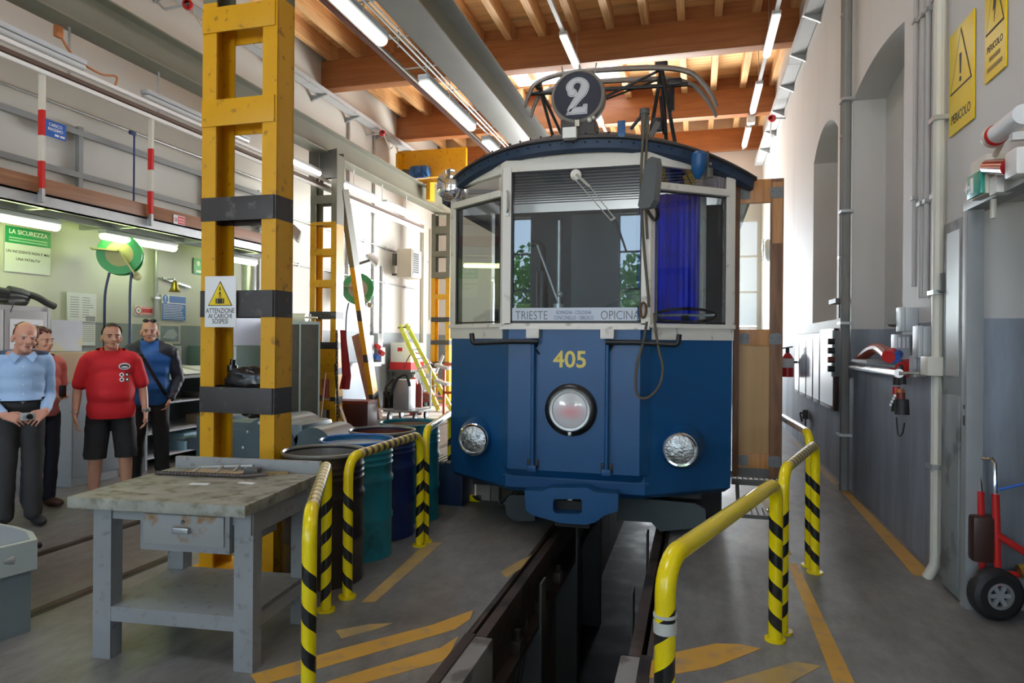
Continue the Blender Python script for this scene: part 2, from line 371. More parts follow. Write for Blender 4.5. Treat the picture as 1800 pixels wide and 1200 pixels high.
for x in (-3.72, -4.69):                          # second track let into the floor
    b = B(); b.bb(x-.032, x+.032, -3, 18, -.02, .003); under(floor, 'rail', b, m_rail)
    b = B(); b.bb(x+.032, x+.07, -3, 18, -.02, .0012); under(floor, 'rail_groove', b, m_black)
b = B(); b.bb(-30, 30, YB+.4, 60, -.3, -.02); b.bb(-40, 40, -40, YF-3, -.3, -.02); b.bb(-40, -9.5, YF-3, YB+.4, -.3, -.02); struct('floor_yard', b, mat('sunny pale gravel yard', (.52, .47, .40), .9, v=.1, s=1))
# painted floor marks: strips of thin paint
def paint(poly, m=m_fmark): 
    b = B(); b.prism(poly, .0018); under(floor, 'floor_stripe', b, m)
paint([(.63, 2.3), (.745, 2.3), (.725, 5.3), (.66, 5.3)]); paint([(.66, 5.5), (.72, 5.5), (.7, 9), (.66, 9)], m_fmark2)
def ppoly(q): return [(p.x, p.y) for p in (at(x, y, 'z', 0) for x, y in q)]
paint(ppoly([(1130, 1166), (1180, 1148), (1258, 1131), (1300, 1132), (1338, 1140), (1253, 1173), (1130, 1194)])); paint(ppoly([(1262, 1202), (1397, 1163), (1445, 1170), (1390, 1200), (1330, 1240), (1200, 1240)]), m_fmark2); paint(ppoly([(1030, 1330), (1200, 1300), (1290, 1290), (1200, 1340), (1030, 1380)]))
paint([(1.47, 5.27), (1.6, 5.27), (1.62, 8.2), (1.55, 8.2)]); paint([(1.52, 8.4), (1.6, 8.4), (1.6, 12), (1.55, 12)], m_fmark2)
paint([(-1.96, 3.75), (-1.88, 3.78), (-1.93, 5.05), (-2.05, 5.0)], m_fmark2)
paint(ppoly([(440, 1186), (600, 1140), (760, 1098), (832, 1072), (826, 1088), (800, 1106), (620, 1158), (455, 1205)])); paint(ppoly([(480, 1232), (600, 1190), (775, 1138), (806, 1118), (790, 1150), (776, 1163), (640, 1200), (520, 1250)]))
paint(ppoly([(590, 1108), (650, 1097), (690, 1095), (660, 1106), (600, 1122)]), m_fmark2); paint(ppoly([(880, 1005), (905, 990), (935, 975), (915, 1000), (890, 1015)]), m_fmark2)
# right wall with arched niches, pipe piers and the recess of the side door
WT = .5
NI = [(6.24, 8.15, 1.42, 4.27, .10), (8.95, 10.70, 1.90, 4.23, .30)]
MX = Matrix(((0, 0, 1, 0), (1, 0, 0, 0), (0, 1, 0, 0), (0, 0, 0, 1)))   # local (x,y,z) -> world (y,z,x)
def mx(x): return Matrix.Translation((x, 0, 0)) @ MX
b = B()
DO = (2.3, 4.76)                                  # door opening
b.bb(XR, XR+WT, DO[1], NI[0][0], 0, ZC+.4); b.bb(XR, XR+WT, DO[0], DO[1], 2.47, ZC+.4); b.bb(XR, XR+WT, YF, DO[0], 0, ZC+.4)
for i, (y0, y1, zs, zt, rise) in enumerate(NI):
    b.bb(XR, XR+WT, y0, y1, 0, zs)
    ym, hw = (y0+y1)/2, (y1-y0)/2; R_ = (hw*hw+rise*rise)/(2*rise); n = 14
    ar = []
    for k in range(n+1):
        yy = y0+(y1-y0)*k/n; ar.append((yy, zt+rise-R_+math.sqrt(R_*R_-(yy-ym)**2)))
    b.prism([(y1, ZC+.4), (y0, ZC+.4)]+ar, WT, mx(XR))
    b.bb(XR+.33, XR+WT, y0-.02, y1+.02, zs, zt+rise+.1)
    ye = NI[i+1][0] if i+1 < len(NI) else YB+.4
    b.bb(XR, XR+WT, y1, ye, 0, ZC+.4)
b.bb(XR+WT, 3.4, DO[1]+.02, DO[1]+.3, 0, 3); b.bb(3.3, 3.5, 1.5, DO[1]+.1, 0, 3); b.bb(XR+WT-.01, 3.4, DO[0]-.3, DO[0], 0, 3); b.bb(XR+WT-.01, 3.4, DO[0]-.3, DO[1]+.3, 2.9, 3)
wr = struct('wall_right', b, m_wr)
b = B()
for yv in (-4.2, -1.2):                           # left wall behind the viewer has tall windows
    pass
LW = [(-4.2, -2.9)]
ys = YF-.4
for y0, y1 in LW:
    b.bb(XL-.4, XL, ys, y0, 0, ZC+.4); b.bb(XL-.4, XL, y0, y1, 0, 1.4); b.bb(XL-.4, XL, y0, y1, 4.6, ZC+.4); ys = y1
b.bb(XL-.4, XL, ys, YB+.4, 0, ZC+.4)
wl = struct('wall_left', b, m_wl)
GX0, GX1, GZ = -4.7, .75, 4.7
b = B(); b.bb(XL-.4, GX0, YB, YB+.4, 0, ZC+.4); b.bb(GX1, XR+WT, YB, YB+.4, 0, ZC+.4); b.bb(GX0, GX1, YB, YB+.4, GZ, ZC+.4)
wb = struct('wall_back', b, m_wb)
# wall behind the camera: open gate and two tall arched windows
FW = [(-7.0, -5.7, 1.1, 4.6), (-1.75, -.45, 1.1, 4.6), (-5.1, -3.85, 1.1, 4.6), (.35, 1.45, 1.1, 4.6)]
FW = sorted(FW); b = B(); xs = XL-.4
for x0, x1, z0, z1 in FW:
    b.bb(xs, x0, YF-.4, YF, 0, ZC+.4); b.bb(x0, x1, YF-.4, YF, z1, ZC+.4)
    if z0: b.bb(x0, x1, YF-.4, YF, 0, z0)
    xs = x1
b.bb(xs, XR+WT, YF-.4, YF, 0, ZC+.4)
wf = struct('wall_front', b, m_wb)
m_pane = glass('window pane glass', (.96, .98, 1))
def window(n, x0, x1, z0, z1, y=None, x=None, cols=2, rows=4):
    r = bpy.data.objects.new('window_%d' % n, None); C.objects.link(r); r['kind'] = 'structure'
    P = (lambda a, z, d: (a, y+d, z)) if y is not None else (lambda a, z, d: (x+d, a, z))
    f = B(); t = .045
    for i in range(cols+1):
        a = x0+(x1-x0)*i/cols; f.bar(P(a, z0, 0), P(a, z1, 0), t, t)
    for j in range(rows+1):
        z = z0+(z1-z0)*j/rows; f.bar(P(x0, z, 0), P(x1, z, 0), t, t)
    part('window_frame', f, m_grey2, r)
    for i in range(cols):
        for j in range(rows):
            g = B(); a0, a1 = x0+(x1-x0)*i/cols, x0+(x1-x0)*(i+1)/cols; c0, c1 = z0+(z1-z0)*j/rows, z0+(z1-z0)*(j+1)/rows
            g.face([P(a0, c0, 0), P(a1, c0, 0), P(a1, c1, 0), P(a0, c1, 0)]); part('pane', g, m_pane, r)
for i, (x0, x1, z0, z1) in enumerate(FW): window(6+i, x0, x1, z0, z1, y=YF-.2)
for i, (y0, y1) in enumerate(LW): window(3+i, y0, y1, 1.4, 4.6, x=XL-.2)
# ceiling: deck boards, rafters and beams
SK = (-4.08, -1.56, 14.3, 15.5)                   # skylight in view; two unseen ones added over the near bays for light
SKS = [(-4.08, -1.56, -1.5, .6), (-4.08, -1.56, 5.2, 6.6), SK]
b = B(); z0, z1 = ZC, ZC+.3
ys = YF-.4
for s_ in SKS: b.bb(XL-.4, XR+WT, ys, s_[2], z0, z1); b.bb(XL-.4, s_[0], s_[2], s_[3], z0, z1); b.bb(s_[1], XR+WT, s_[2], s_[3], z0, z1); ys = s_[3]
b.bb(XL-.4, XR+WT, ys, YB+.4, z0, z1)
ceil = struct('ceiling', b, m_deck)
bw = .138; y = 8.3; boards = {}
def cboard(x0, x1, y):
    L_ = round(x1-x0, 3)
    if L_ not in boards:
        q = B(); q.box((0, 0, 0), (L_, bw-.008, .02)); boards[L_] = part('board', q, m_deck, ceil, smooth=0); o = boards[L_]
    else:
        o = boards[L_].copy(); C.objects.link(o); o.parent = ceil
    o.location = ((x0+x1)/2, y, ZC-.011-random.random()*.004)
while y < YB:
    if SK[2] < y < SK[3]: cboard(XL, SK[0], y); cboard(SK[1], XR, y)
    else: cboard(XL, XR, y)
    y += bw
rf = None
BEAMS = [6.4, 12.27, 15.85, 18.72]; BZ0, BZ1, BWD = 6.7, 7.27, .26
for j in range(len(BEAMS)-1):
    ya, yb_ = BEAMS[j], BEAMS[j+1]; q = None
    for k in range(15):
        x = -7.2+.628*k
        if q is None:
            bb_ = B(); bb_.box((0, 0, 0), (.13, yb_-ya-.004, .32), None, .006); q = part('rafter', bb_, m_rafter, ceil); o = q
        else: o = q.copy(); C.objects.link(o); o.parent = ceil
        z = (BZ1+ZC-.02)/2; o.location = (x, (ya+yb_)/2, z-.006)
        if SK[0] < x < SK[1] and j == 1:          # trimmed round the skylight
            bpy.data.objects.remove(o)
            for y0, y1 in ((ya, SK[2]), (SK[3], yb_)): bb_ = B(); bb_.bb(x-.065, x+.065, y0+.002, y1-.002, z-.166, z+.154, .006); part('rafter', bb_, m_rafter, ceil)
for yb_ in BEAMS[1:]:
    q = B(); q.bb(XL-.02, XR+.02, yb_, yb_+BWD, BZ0, BZ1, .01); part('beam', q, m_beam, ceil)
for yb_ in BEAMS[1:]:                             # blocking between the rafters above each beam
    q = B(); q.bb(XL, XR, yb_+BWD-.05, yb_+BWD, BZ1, ZC-.02); part('blocking_board', q, m_beam, ceil)
def skyl():
    M = bpy.data.materials.new('opal skylight sheet'); M.use_nodes = True; N = M.node_tree.nodes; L = M.node_tree.links; N.clear()
    o = N.new('ShaderNodeOutputMaterial'); t = N.new('ShaderNodeBsdfTranslucent'); t.inputs[0].default_value = (.95, .93, .95, 1); tr = N.new('ShaderNodeBsdfTransparent')
    m = N.new('ShaderNodeMixShader'); m.inputs[0].default_value = .06; L.new(t.outputs[0], m.inputs[1]); L.new(tr.outputs[0], m.inputs[2]); L.new(m.outputs[0], o.inputs[0]); return M
msk = skyl()
for i, s_ in enumerate(SKS): b = B(); b.bb(s_[0]+.0, s_[1]-.0, s_[2]+.0, s_[3]-.0, ZC+(.3 if s_ is not SK else .002), ZC+(.32 if s_ is not SK else .02)); struct('window_%d' % (10+i), b, msk)
# pilaster and ledge on the upper left wall, sill inside niche
b = B(); b.bb(XR-.01, XR+.33, NI[0][0]+.0, NI[0][1], 1.40, 1.425); t1 = struct('trim_1', b, m_grey2)
# back gate frame and the yard outside
b = B(); b.bb(GX0, GX0+.12, YB-.03, YB+.2, 0, GZ); b.bb(GX1-.12, GX1, YB-.03, YB+.2, 0, GZ); b.bb(GX0, GX1, YB-.03, YB+.2, GZ-.12, GZ); struct('trim_3', b, m_jamb)
# steel side door: leaf on the wall, frame and head rail
d1 = bpy.data.objects.new('door_1', None); C.objects.link(d1); d1['kind'] = 'structure'
m_door = mat('weathered grey steel door', (.25, .275, .28), .5, v=.2, s=3, b=.06, wear=((.12, .13, .13), .35, 4))
m_dpane = mat('frosted door glass', (.42, .42, .40), .35, v=.12, s=2)
b = B(); b.bb(XR-.05, XR+.0, 4.76, 5.12, .01, 2.40, .006); b.bb(XR-.065, XR-.045, 4.79, 5.09, .08, 1.28, .004)
leaf = part('door_leaf', b, m_door, d1)
b = B(); b.bb(XR-.056, XR-.049, 4.83, 5.05, 1.40, 2.33); part('glass_pane', b, m_dpane, leaf)
b = B(); b.bb(XR-.06, XR+.03, 4.68, 4.76, 0, 2.42, .004); b.bb(XR-.06, XR+.06, DO[0], 4.76, 2.42, 2.49, .004); part('door_frame', b, m_grey2, d1)
b = B(); b.bb(XR-.062, XR-.058, 4.70, 4.73, 1.11, 1.17); b.bb(XR-.062, XR-.058, 4.705, 4.725, 1.21, 1.235); part('strike_plate', b, m_black, d1)
b = B(); b.bb(XR-.07, XR-.04, 5.10, 5.14, 1.95, 2.08, .006); part('hinge', b, m_gdark, d1)
# ---------------------------------------------------------------- the tram
TX, TY = -.945, 5.40
tram = thing('tram', 'blue and white electric tram numbered 405 standing over the inspection pit', 'tram', (TX, TY, 0)); ORG[tram.name] = V((0, 0, 0))
m_tb = mat('tram blue paint', (.006, .082, .235), .42, v=.14, s=2.2, wear=((.009, .05, .16), .35, 2.2, None, .3))
m_tbg = mat('dirty tram blue', (.02, .10, .24), .5, v=.25, s=4)
m_tw = mat('tram cream white paint', (.70, .68, .63), .38, v=.06, s=4, wear=((.36, .31, .27), .10, 9))
m_band = mat('sooty navy eave', (.012, .034, .078), .5, v=.3, s=8)
m_roof = mat('sooty tram roof', (.045, .042, .042), .5, v=.3, s=5, b=.06)
m_rstrip = mat('dull roof strip', (.30, .29, .26), .5, v=.25, s=12)
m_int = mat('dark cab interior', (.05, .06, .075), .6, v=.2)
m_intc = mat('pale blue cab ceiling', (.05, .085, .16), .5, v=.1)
m_tgl = glass('tram glass', (.80, .88, .90), 1.5, 2.3)
m_tgd = glass('dark transom glass', (.22, .20, .34), 1.5, 1.6)
m_steel = mat('greasy black steel', (.02, .02, .022), .4, m=.4, v=.4, s=14, b=.12)
m_under = mat('underframe soot and carcass shade', (.018, .016, .016), .6, v=.3)
OUT = [(.57, 0), (.605, .03), (1.235, .50), (1.235, 11.6)]
def outline(off=0, inset_center=0):
    R_ = [(x+off*(.35 if i == 0 else .8 if i == 1 else 1), y-off*(1 if i < 2 else .6 if i == 2 else 0)+(inset_center if i == 0 else 0)) for i, (x, y) in enumerate(OUT)]
    return [(-x, y) for x, y in R_[::-1]]+R_
def wallrings(zs):   # [(z, off)]
    return [[V((x, y, z)) for x, y in outline(o)] for z, o in zs]
b = B(); b.rings(wallrings([(.36, -.05), (.40, -.005), (.55, 0), (1.72, 0)]), False, False); b.rings(wallrings([(1.72, -.05), (.36, -.09)]), False, False)
b.rings([[V((x, y, .36)) for x, y in outline(-.05)], [V((x, y, .36)) for x, y in outline(-.5)]], False, False)
body = part('body', b, m_tb, tram)
b = B()
pl = [(-.60, .012), (-.53, -.075), (.53, -.075), (.60, .012)]
b.rings([[V((x*.93, max(y, -.02) if y < 0 else y, .50)) for x, y in pl], [V((x, y, .565)) for x, y in pl], [V((x, y, 1.70)) for x, y in pl]], True, True)
front = part('front_panel', b, m_tb, tram)
b = B(); b.prism([(-.60, .01), (-.5, -.02), (.5, -.02), (.60, .01)], .015, Matrix.Translation((0, 0, .485))); part('panel_lip', b, m_tbg, tram)
# white waist: sill ledge and side bands
b = B()
o1 = outline(.022); b.rings([[V((x, y, z)) for x, y in outline(q)] for z, q in ((1.715, -.03), (1.718, .028), (1.750, .028), (1.755, -.03))], False, False)
b.bar((-.60, -.045, 1.712), (.60, -.045, 1.712), .11, .025)
part('window_sill', b, m_tw, tram)
for s in (-1, 1):
    b = B(); b.bar((s*.612, .03, 1.67), (s*1.245, .498, 1.67), .012, .095); b.bar((s*1.243, .5, 1.67), (s*1.243, 2.2, 1.67), .012, .095); part('waist_band', b, m_tw, tram)
# pillars, transoms, header
for s in (-1, 1):
    b = B(); b.prism([(s*.53, -.028), (s*.60, -.028), (s*.63, .02), (s*.60, .06), (s*.53, .05)], 1.29, Matrix.Translation((0, 0, 1.74))); part('pillar', b, m_tw, tram)
    b = B(); b.prism([(s*1.18, .44), (s*1.235, .478), (s*1.255, .50), (s*1.255, .60), (s*1.17, .60)], 1.29, Matrix.Translation((0, 0, 1.74))); part('pillar', b, m_tw, tram)
    b = B(); b.bar((s*.615, .02, 2.835), (s*1.20, .452, 2.835), .05, .06, bev=.012); part('transom', b, m_tw, tram)
    b = B()
    for z in (1.765, 2.795): b.bar((s*.625, .04, z), (s*1.19, .458, z), .014, .012)
    for t in (.04, .96): b.bar((s*(.62+.57*t), .04+.42*t, 1.755), (s*(.62+.57*t), .04+.42*t, 2.805), .013, .013)
    part('window_gasket', b, m_steel, tram)
    g = B(); g.face([(s*.62, .045, 1.75), (s*1.19, .466, 1.75), (s*1.19, .466, 2.81), (s*.62, .045, 2.81)]); part('side_pane', g, m_tgl, tram)
    g = B(); g.face([(s*.62, .045, 2.86), (s*1.19, .466, 2.86), (s*1.19, .466, 3.02), (s*.62, .045, 3.02)]); part('transom_pane', g, m_tgd, tram)
    for k in range(7):                            # side of the car: posts and panes
        b = B(); y0 = .6+k*1.55; b.bb(s*1.20, s*1.25, y0+1.45, y0+1.55, 1.74, 3.02); part('side_post', b, m_tw, tram)
        if s > 0 and k == 0: continue
        g = B(); g.face([(s*1.225, y0, 1.75), (s*1.225, y0+1.45, 1.75), (s*1.225, y0+1.45, 3.0), (s*1.225, y0, 3.0)]); part('car_pane', g, m_tgl, tram)
g = B(); g.face([(-.53, .012, 1.75), (.53, .012, 1.75), (.53, .012, 3.0), (-.53, .012, 3.0)]); part('windscreen', g, m_tgl, tram)
b = B()
for z in (1.762, 2.99): b.bar((-.53, -.002, z), (.53, -.002, z), .02, .018)
for s in (-1, 1): b.bar((s*.525, -.002, 1.75), (s*.525, -.002, 3.0), .02, .014)
part('windscreen_gasket', b, m_steel, tram)
def EZ(x): return 3.14-.20*(abs(x)/1.40)**2.2
def eave(n=30):
    P = []
    for k in range(n+1):
        x = -1.43+2.86*k/n; P.append((x, -.13+.80*(abs(x)/1.43)**2.5))
    return [(-1.45, 11.7), (-1.45, 6), (-1.45, 2.5), (-1.445, 1.4)]+P+[(1.445, 1.4), (1.45, 2.5), (1.45, 6), (1.45, 11.7)]
EV = eave()
def hring(f):
    return [V(f(x, y)) for x, y in EV]
b = B(); b.rings([[V((x, y, 2.995)) for x, y in outline(.02)], [V((x, y, 3.03)) for x, y in outline(.022)], [V((x, y, EZ(x)+.02)) for x, y in outline(.02)]], False, False)
part('fascia', b, m_tw, tram)
b = B(); b.rings([[V((x, y, 2.995)) for x, y in outline(.02)], [V((x, y, 2.995)) for x, y in outline(-.06)], [V((x, y, 3.05)) for x, y in outline(-.06)]], False, False); part('header_rail', b, m_tw, tram)
def sc(x, y, s, d): return (x*s, (y+(1-s)*.95) if y < 2 else y, d)
b = B(); b.rings([hring(lambda x, y: (x*.965, y+.06, EZ(x)-.035)), hring(lambda x, y: (x*.985, y+.012, EZ(x)-.015)), hring(lambda x, y: (x*.99, y+.012, EZ(x)+.055))], False, False)
part('eave_band', b, m_band, tram)
b = B(); rs = [hring(lambda x, y: (x*.985, y+.02, EZ(x)+.05)), hring(lambda x, y: (x*1.004, y-.014, EZ(x)+.06)), hring(lambda x, y: (x*1.004, y-.012, EZ(x)+.075))]
for s in (.985, .95, .88, .75, .55, .3, .03):
    rs.append(hring(lambda x, y: sc(x, y, s, (EZ(x)+.085)+(3.42-EZ(x)-.085)*(1-s**2.3))))
b.rings(rs, False, False); part('roof', b, m_roof, tram)
b = B(); rs = [hring(lambda x, y: sc(x, y, q, (EZ(x)+.094)+(3.42-EZ(x)-.085)*(1-q**2.3))) for q in (.965, .945)]
k0, k1 = 8, 23
b.rings([r[k0:k1] for r in rs], False, False); part('roof_strip', b, m_rstrip, tram)
b = B()
for k in range(k0, k1): p = (rs[0][k]+rs[1][k])/2; b.sph(p, .009, 6)
for k in range(6, 33): p = V((EV[k][0]*.985, EV[k][1]+.004, EZ(EV[k][0])+.03)); b.sph(p, .008, 6)
part('rivets', b, m_steel, tram, kind='stuff')
# cab interior
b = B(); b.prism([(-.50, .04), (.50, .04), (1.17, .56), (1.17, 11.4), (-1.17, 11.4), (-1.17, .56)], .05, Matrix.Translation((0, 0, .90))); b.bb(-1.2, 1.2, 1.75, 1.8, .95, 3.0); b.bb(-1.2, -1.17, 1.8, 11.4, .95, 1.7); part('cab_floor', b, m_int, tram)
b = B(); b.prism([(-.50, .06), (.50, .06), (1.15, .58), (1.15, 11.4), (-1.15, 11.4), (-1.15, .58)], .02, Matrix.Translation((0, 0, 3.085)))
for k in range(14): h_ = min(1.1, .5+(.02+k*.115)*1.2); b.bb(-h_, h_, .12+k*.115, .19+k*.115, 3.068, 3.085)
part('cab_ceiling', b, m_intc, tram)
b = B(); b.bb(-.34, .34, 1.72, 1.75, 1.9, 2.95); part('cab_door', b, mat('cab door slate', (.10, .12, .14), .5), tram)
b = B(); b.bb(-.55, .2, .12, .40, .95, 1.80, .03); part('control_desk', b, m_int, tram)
b = B(); b.tube(arc((-.40, .28, 2.38), .07, 90, 0, 6, 0, 2)+[(-.33, .28, 1.6)], .028); b.cyl((-.40, .28, 2.45), (-.49, .28, 2.42), .028); b.cyl((-.33, .28, 2.2), (-.33, .28, 1.3), .052)
part('air_pipe', b, m_steel, tram)
b = B(); b.cyl((-.17, .2, 1.70), (-.17, .2, 2.62), .017); b.cyl((-.17, .2, 1.7), (-.17, .2, 1.92), .045); b.cyl((-.17, .2, 1.92), (-.36, .2, 2.42), .009); b.sph((-.16, .2, 2.0), .028); part('brake_lever', b, m_galv, tram)
b = B(); b.tube([(.86+.25*math.cos(a*PI/10), .42+.10*math.sin(a*PI/10), 1.83+.06*math.sin(a*PI/10)) for a in range(20)], .012, 8, True); b.cyl((.86, .42, 1.83), (.86, .5, 1.2), .03); b.bar((.62, .42, 1.83), (1.10, .42, 1.83), .02, .02); part('hand_wheel', b, m_blackg, tram)
b = B(); b.box((.22, .55, 1.88), (.44, .1, .10), Matrix.Rotation(-.35, 3, 'Y')); b.sph((.43, .5, 1.98), (.10, .05, .09), 14); part('driver_seat', b, m_int, tram)
m_curt = mat('vivid blue curtain', (.0, .02, .75), .5, v=.3, s=5)
b = B(); b.rings([[V((.42+.60*t/24, 1.05+.03*math.sin(t*1.7)+.012*math.sin(t*.6)-.02*(3-z), z)) for t in range(25)] for z in (1.3, 1.9, 2.5, 2.98)], False, False)
part('curtain', b, m_curt, tram)
b = B(); b.cyl((1.0, .95, .95), (1.0, .95, 3.07), .03); part('stanchion', b, m_tw, tram)
# destination board
m_dest = mat('translucent destination strip', (.50, .56, .66), .4, v=.03)
b = B(); b.bb(-.525, .50, -.010, -.006, 1.758, 1.876); db = part('destination_board', b, m_dest, tram)
m_thin = mat('thin grey print', (.10, .11, .13), .5, v=0)
for s_, x_, h_ in (('TRIESTE', -.355, .10), ('OPICINA', .365, .10)): text(s_, db, (x_, -.0112, 1.812), h_, m_thin, rot=FRONT, sx=.78, bold=-.008)
text('ROMAGNA - COLOGNA\nCONCONELLO - OBELISCO', db, (-.005, -.0112, 1.815), .042, mat('navy print', (.03, .05, .20), .5, v=0), rot=FRONT, sx=.62, line=1.0)
m_num = mat('tram number yellow', (.70, .56, .10), .4, v=.05)
text('405', front, (-.02, -.0762, 1.455), .185, m_num, rot=FRONT, bold=.018, sx=.98)
# big middle lamp and headlamps
m_lens = mat('milky lamp lens', (.62, .60, .62), .25, v=.03, coat=.5)
def rosy():
    N, L, p = nodes(m_lens); tc = N.new('ShaderNodeTexCoord'); g = N.new('ShaderNodeTexGradient'); g.gradient_type = 'SPHERICAL'; mp = N.new('ShaderNodeMapping'); mp.vector_type = 'TEXTURE'
    mp.inputs['Location'].default_value = (0, -.12, 1.05); mp.inputs['Scale'].default_value = (.13, .2, .075); L.new(tc.outputs['Object'], mp.inputs[0]); L.new(mp.outputs[0], g.inputs[0])
    mx_ = N.new('ShaderNodeMix'); mx_.data_type = 'RGBA'; mx_.inputs[6].default_value = (.62, .61, .64, 1); mx_.inputs[7].default_value = (.80, .33, .36, 1); L.new(g.outputs[0], mx_.inputs[0]); L.new(mx_.outputs[2], p.inputs['Base Color'])
rosy()
LX, LZ = -.01, 1.06
b = B(); b.lathe([(.21, 0), (.208, .02), (.19, .035), (.165, .038), (.165, .02)], (LX, -.075, LZ), 40, (0, -1, 0), True); lamp = part('middle_lamp', b, m_blackg, tram)
b = B(); b.lathe([(.168, .03), (.170, .05), (.160, .062), (.142, .060), (.140, .052)], (LX, -.075, LZ), 40, (0, -1, 0)); part('lamp_ring', b, m_galv, lamp)
b = B(); b.lathe([(.142, .05), (.136, .058), (.08, .066), (.0, .068)], (LX, -.075, LZ), 40, (0, -1, 0)); part('lens', b, m_lens, lamp)
b = B(); b.box((LX, -.115, LZ-.185), (.028, .03, .03), None, .004); part('clamp_screw', b, m_galv, lamp)
m_hlens = mat('fluted headlamp glass', (.55, .58, .62), .18, m=.85, v=.75, s=22, b=.9, bs=45)
for hx in (-.875, .835):
    hy = .03+(abs(hx)-.605)/.63*.47; z = .765; f = hy-.15
    b = B(); b.lathe([(.19, hy+.14), (.175, f+.12), (.138, f+.02), (.132, f)], (hx, 0, z), 32, (0, 1, 0)); h = part('headlamp', b, m_tb, tram)
    b = B(); b.lathe([(.132, 0), (.136, -.012), (.128, -.022), (.115, -.02), (.112, -.008)], (hx, f, z), 32, (0, 1, 0)); part('lamp_rim', b, m_chrome, h)
    b = B(); b.lathe([(.117, -.012), (.095, -.022), (.05, -.030), (0, -.033)], (hx, f, z), 28, (0, 1, 0)); part('lens', b, m_hlens, h)
# pipes, bars, brackets on the front
for px in (-.315, .28):
    b = B(); b.cyl((px, -.11, .60), (px, -.11, 1.64), .017); b.box((px, -.10, .585), (.07, .07, .05), None, .006); p_ = part('guide_pipe', b, m_tb, tram)
    b = B(); b.box((px, -.105, 1.665), (.105, .075, .075), None, .004); part('pipe_cap', b, m_tw, p_)
    for s in (-1, 1):
        b = B(); b.box((px+s*.034, -.082, .615), (.026, .03, .075), None, .003); part('bracket', b, m_steel, p_)
for s in (-1, 1):
    b = B(); b.tube([(s*.27, -.13, 1.60), (s*.5, -.14, 1.60), (s*.79, -.14, 1.585)]+arc((s*.79, -.14, 1.615), .03, -90 if s > 0 else 270, 0 if s > 0 else 180, 5)[1:]+[(s*.825, -.14, 1.665)], .021, 10); b.cyl((s*.30, -.13, 1.59), (s*.30, -.07, 1.57), .016)
    b.cyl((s*.33, -.12, 1.585), (s*.27, -.08, 1.50), .007); part('hook_bar', b, m_steel, tram)
# coupler bumper
def tp(px, py, y): p = at(px, py, 'y', TY+y); return (p.x-TX, p.z)
pl = [tp(*q, -.18) for q in ((922, 862), (952, 863), (966, 857), (1032, 857), (1046, 865), (1087, 868), (1086, 898), (1062, 906), (1046, 918), (1030, 922), (985, 919), (935, 905), (924, 896))]
hole = [tp(*q, -.18) for q in ((975, 877), (1020, 877), (1023, 881), (1023, 899), (1019, 903), (977, 902), (972, 897), (972, 881))]
MFR = Matrix(((1, 0, 0, 0), (0, 0, 1, 0), (0, 1, 0, 0), (0, 0, 0, 1)))
b = B(); n0 = len(b.bm.faces)
def ringprism(b, o, h, M, d):
    import mathutils
    pts = o+h; tri = mathutils.geometry.tessellate_polygon([[V((p[0], p[1], 0)) for p in o], [V((p[0], p[1], 0)) for p in h]])
    A = [b.bm.verts.new(M @ V((p[0], p[1], 0))) for p in pts]; Bv = [b.bm.verts.new(M @ V((p[0], p[1], d))) for p in pts]
    for t in tri:
        b.bm.faces.new([A[i] for i in t]); b.bm.faces.new([Bv[i] for i in t[::-1]])
    for st, n in ((0, len(o)), (len(o), len(h))):
        for i in range(n):
            j = (i+1) % n; b.bm.faces.new((A[st+i], A[st+j], Bv[st+j], Bv[st+i]))
ringprism(b, pl, hole, Matrix.Translation((0, -.18, 0)) @ MFR, .13); bp_ = part('bumper', b, m_tb, tram)
b = B(); b.bb(-.14, .14, -.05, .3, .12, .33); b.cyl((.0, -.12, .2), (.0, -.05, .2), .035); part('coupler_socket', b, m_under, bp_)
b = B(); b.box((.0, -.13, .385), (.035, .03, .06)); b.cyl((-.04, -.13, .37), (.0, -.13, .395), .008); part('coupler_pin', b, m_galv, bp_)
b = B(); b.bb(-1.0, 1.0, .45, 11, .30, .5); b.bb(.74, 1.18, .95, 11, .04, .45); b.bb(-1.18, -.9, 1.6, 11, .04, .45); b.bb(-.85, .85, 1.4, 3.4, .05, .45); b.bb(-.85, .85, 8, 10, .05, .45)  # long side boxes added to block light under the car
for yy in (1.7, 2.9, 8.3, 9.5):
    for s in (-1, 1): b.cyl((s*.47-.0+.245, yy, .35), (s*.56+.245, yy, .35), .36, n=24)
part('underframe', b, m_under, tram)
m_guard = mat('grey green guard plate', (.055, .072, .078), .5, v=.2, s=5)
b = B(); b.prism([tp(*q, .35) for q in ((1084, 900), (1085, 872), (1222, 885), (1240, 895), (1242, 926), (1160, 934), (1145, 918), (1084, 914))], .04, Matrix.Translation((0, .35, 0)) @ MFR)
part('lifeguard', b, m_guard, tram)
b = B(); b.prism([tp(*q, .35) for q in ((888, 880), (896, 870), (940, 870), (940, 915), (905, 916), (890, 905))], .04, Matrix.Translation((0, .35, 0)) @ MFR)
part('lifeguard', b, m_guard, tram)
# route disc
DX, DZ, DY = (lambda p: (p.x-TX, p.z, .02))(at(1016, 170, 'y', TY+.02))
b = B(); b.lathe([(.198, .16), (.215, .10), (.222, .02), (.215, -.02), (.195, -.03), (.19, -.018)], (DX, DY, DZ), 44, (0, 1, 0)); b.lathe([(.0, .16), (.198, .16)], (DX, DY, DZ), 44, (0, 1, 0))
disc = part('route_disc', b, mat('weathered grey casing', (.20, .18, .16), .4, v=.2, s=5), tram)
m_navy = mat('navy disc face', (.012, .016, .035), .3, v=.1)
b = B(); b.lathe([(.192, -.018), (.0, -.018)], (DX, DY, DZ), 44, (0, 1, 0)); part('disc_face', b, m_navy, disc)
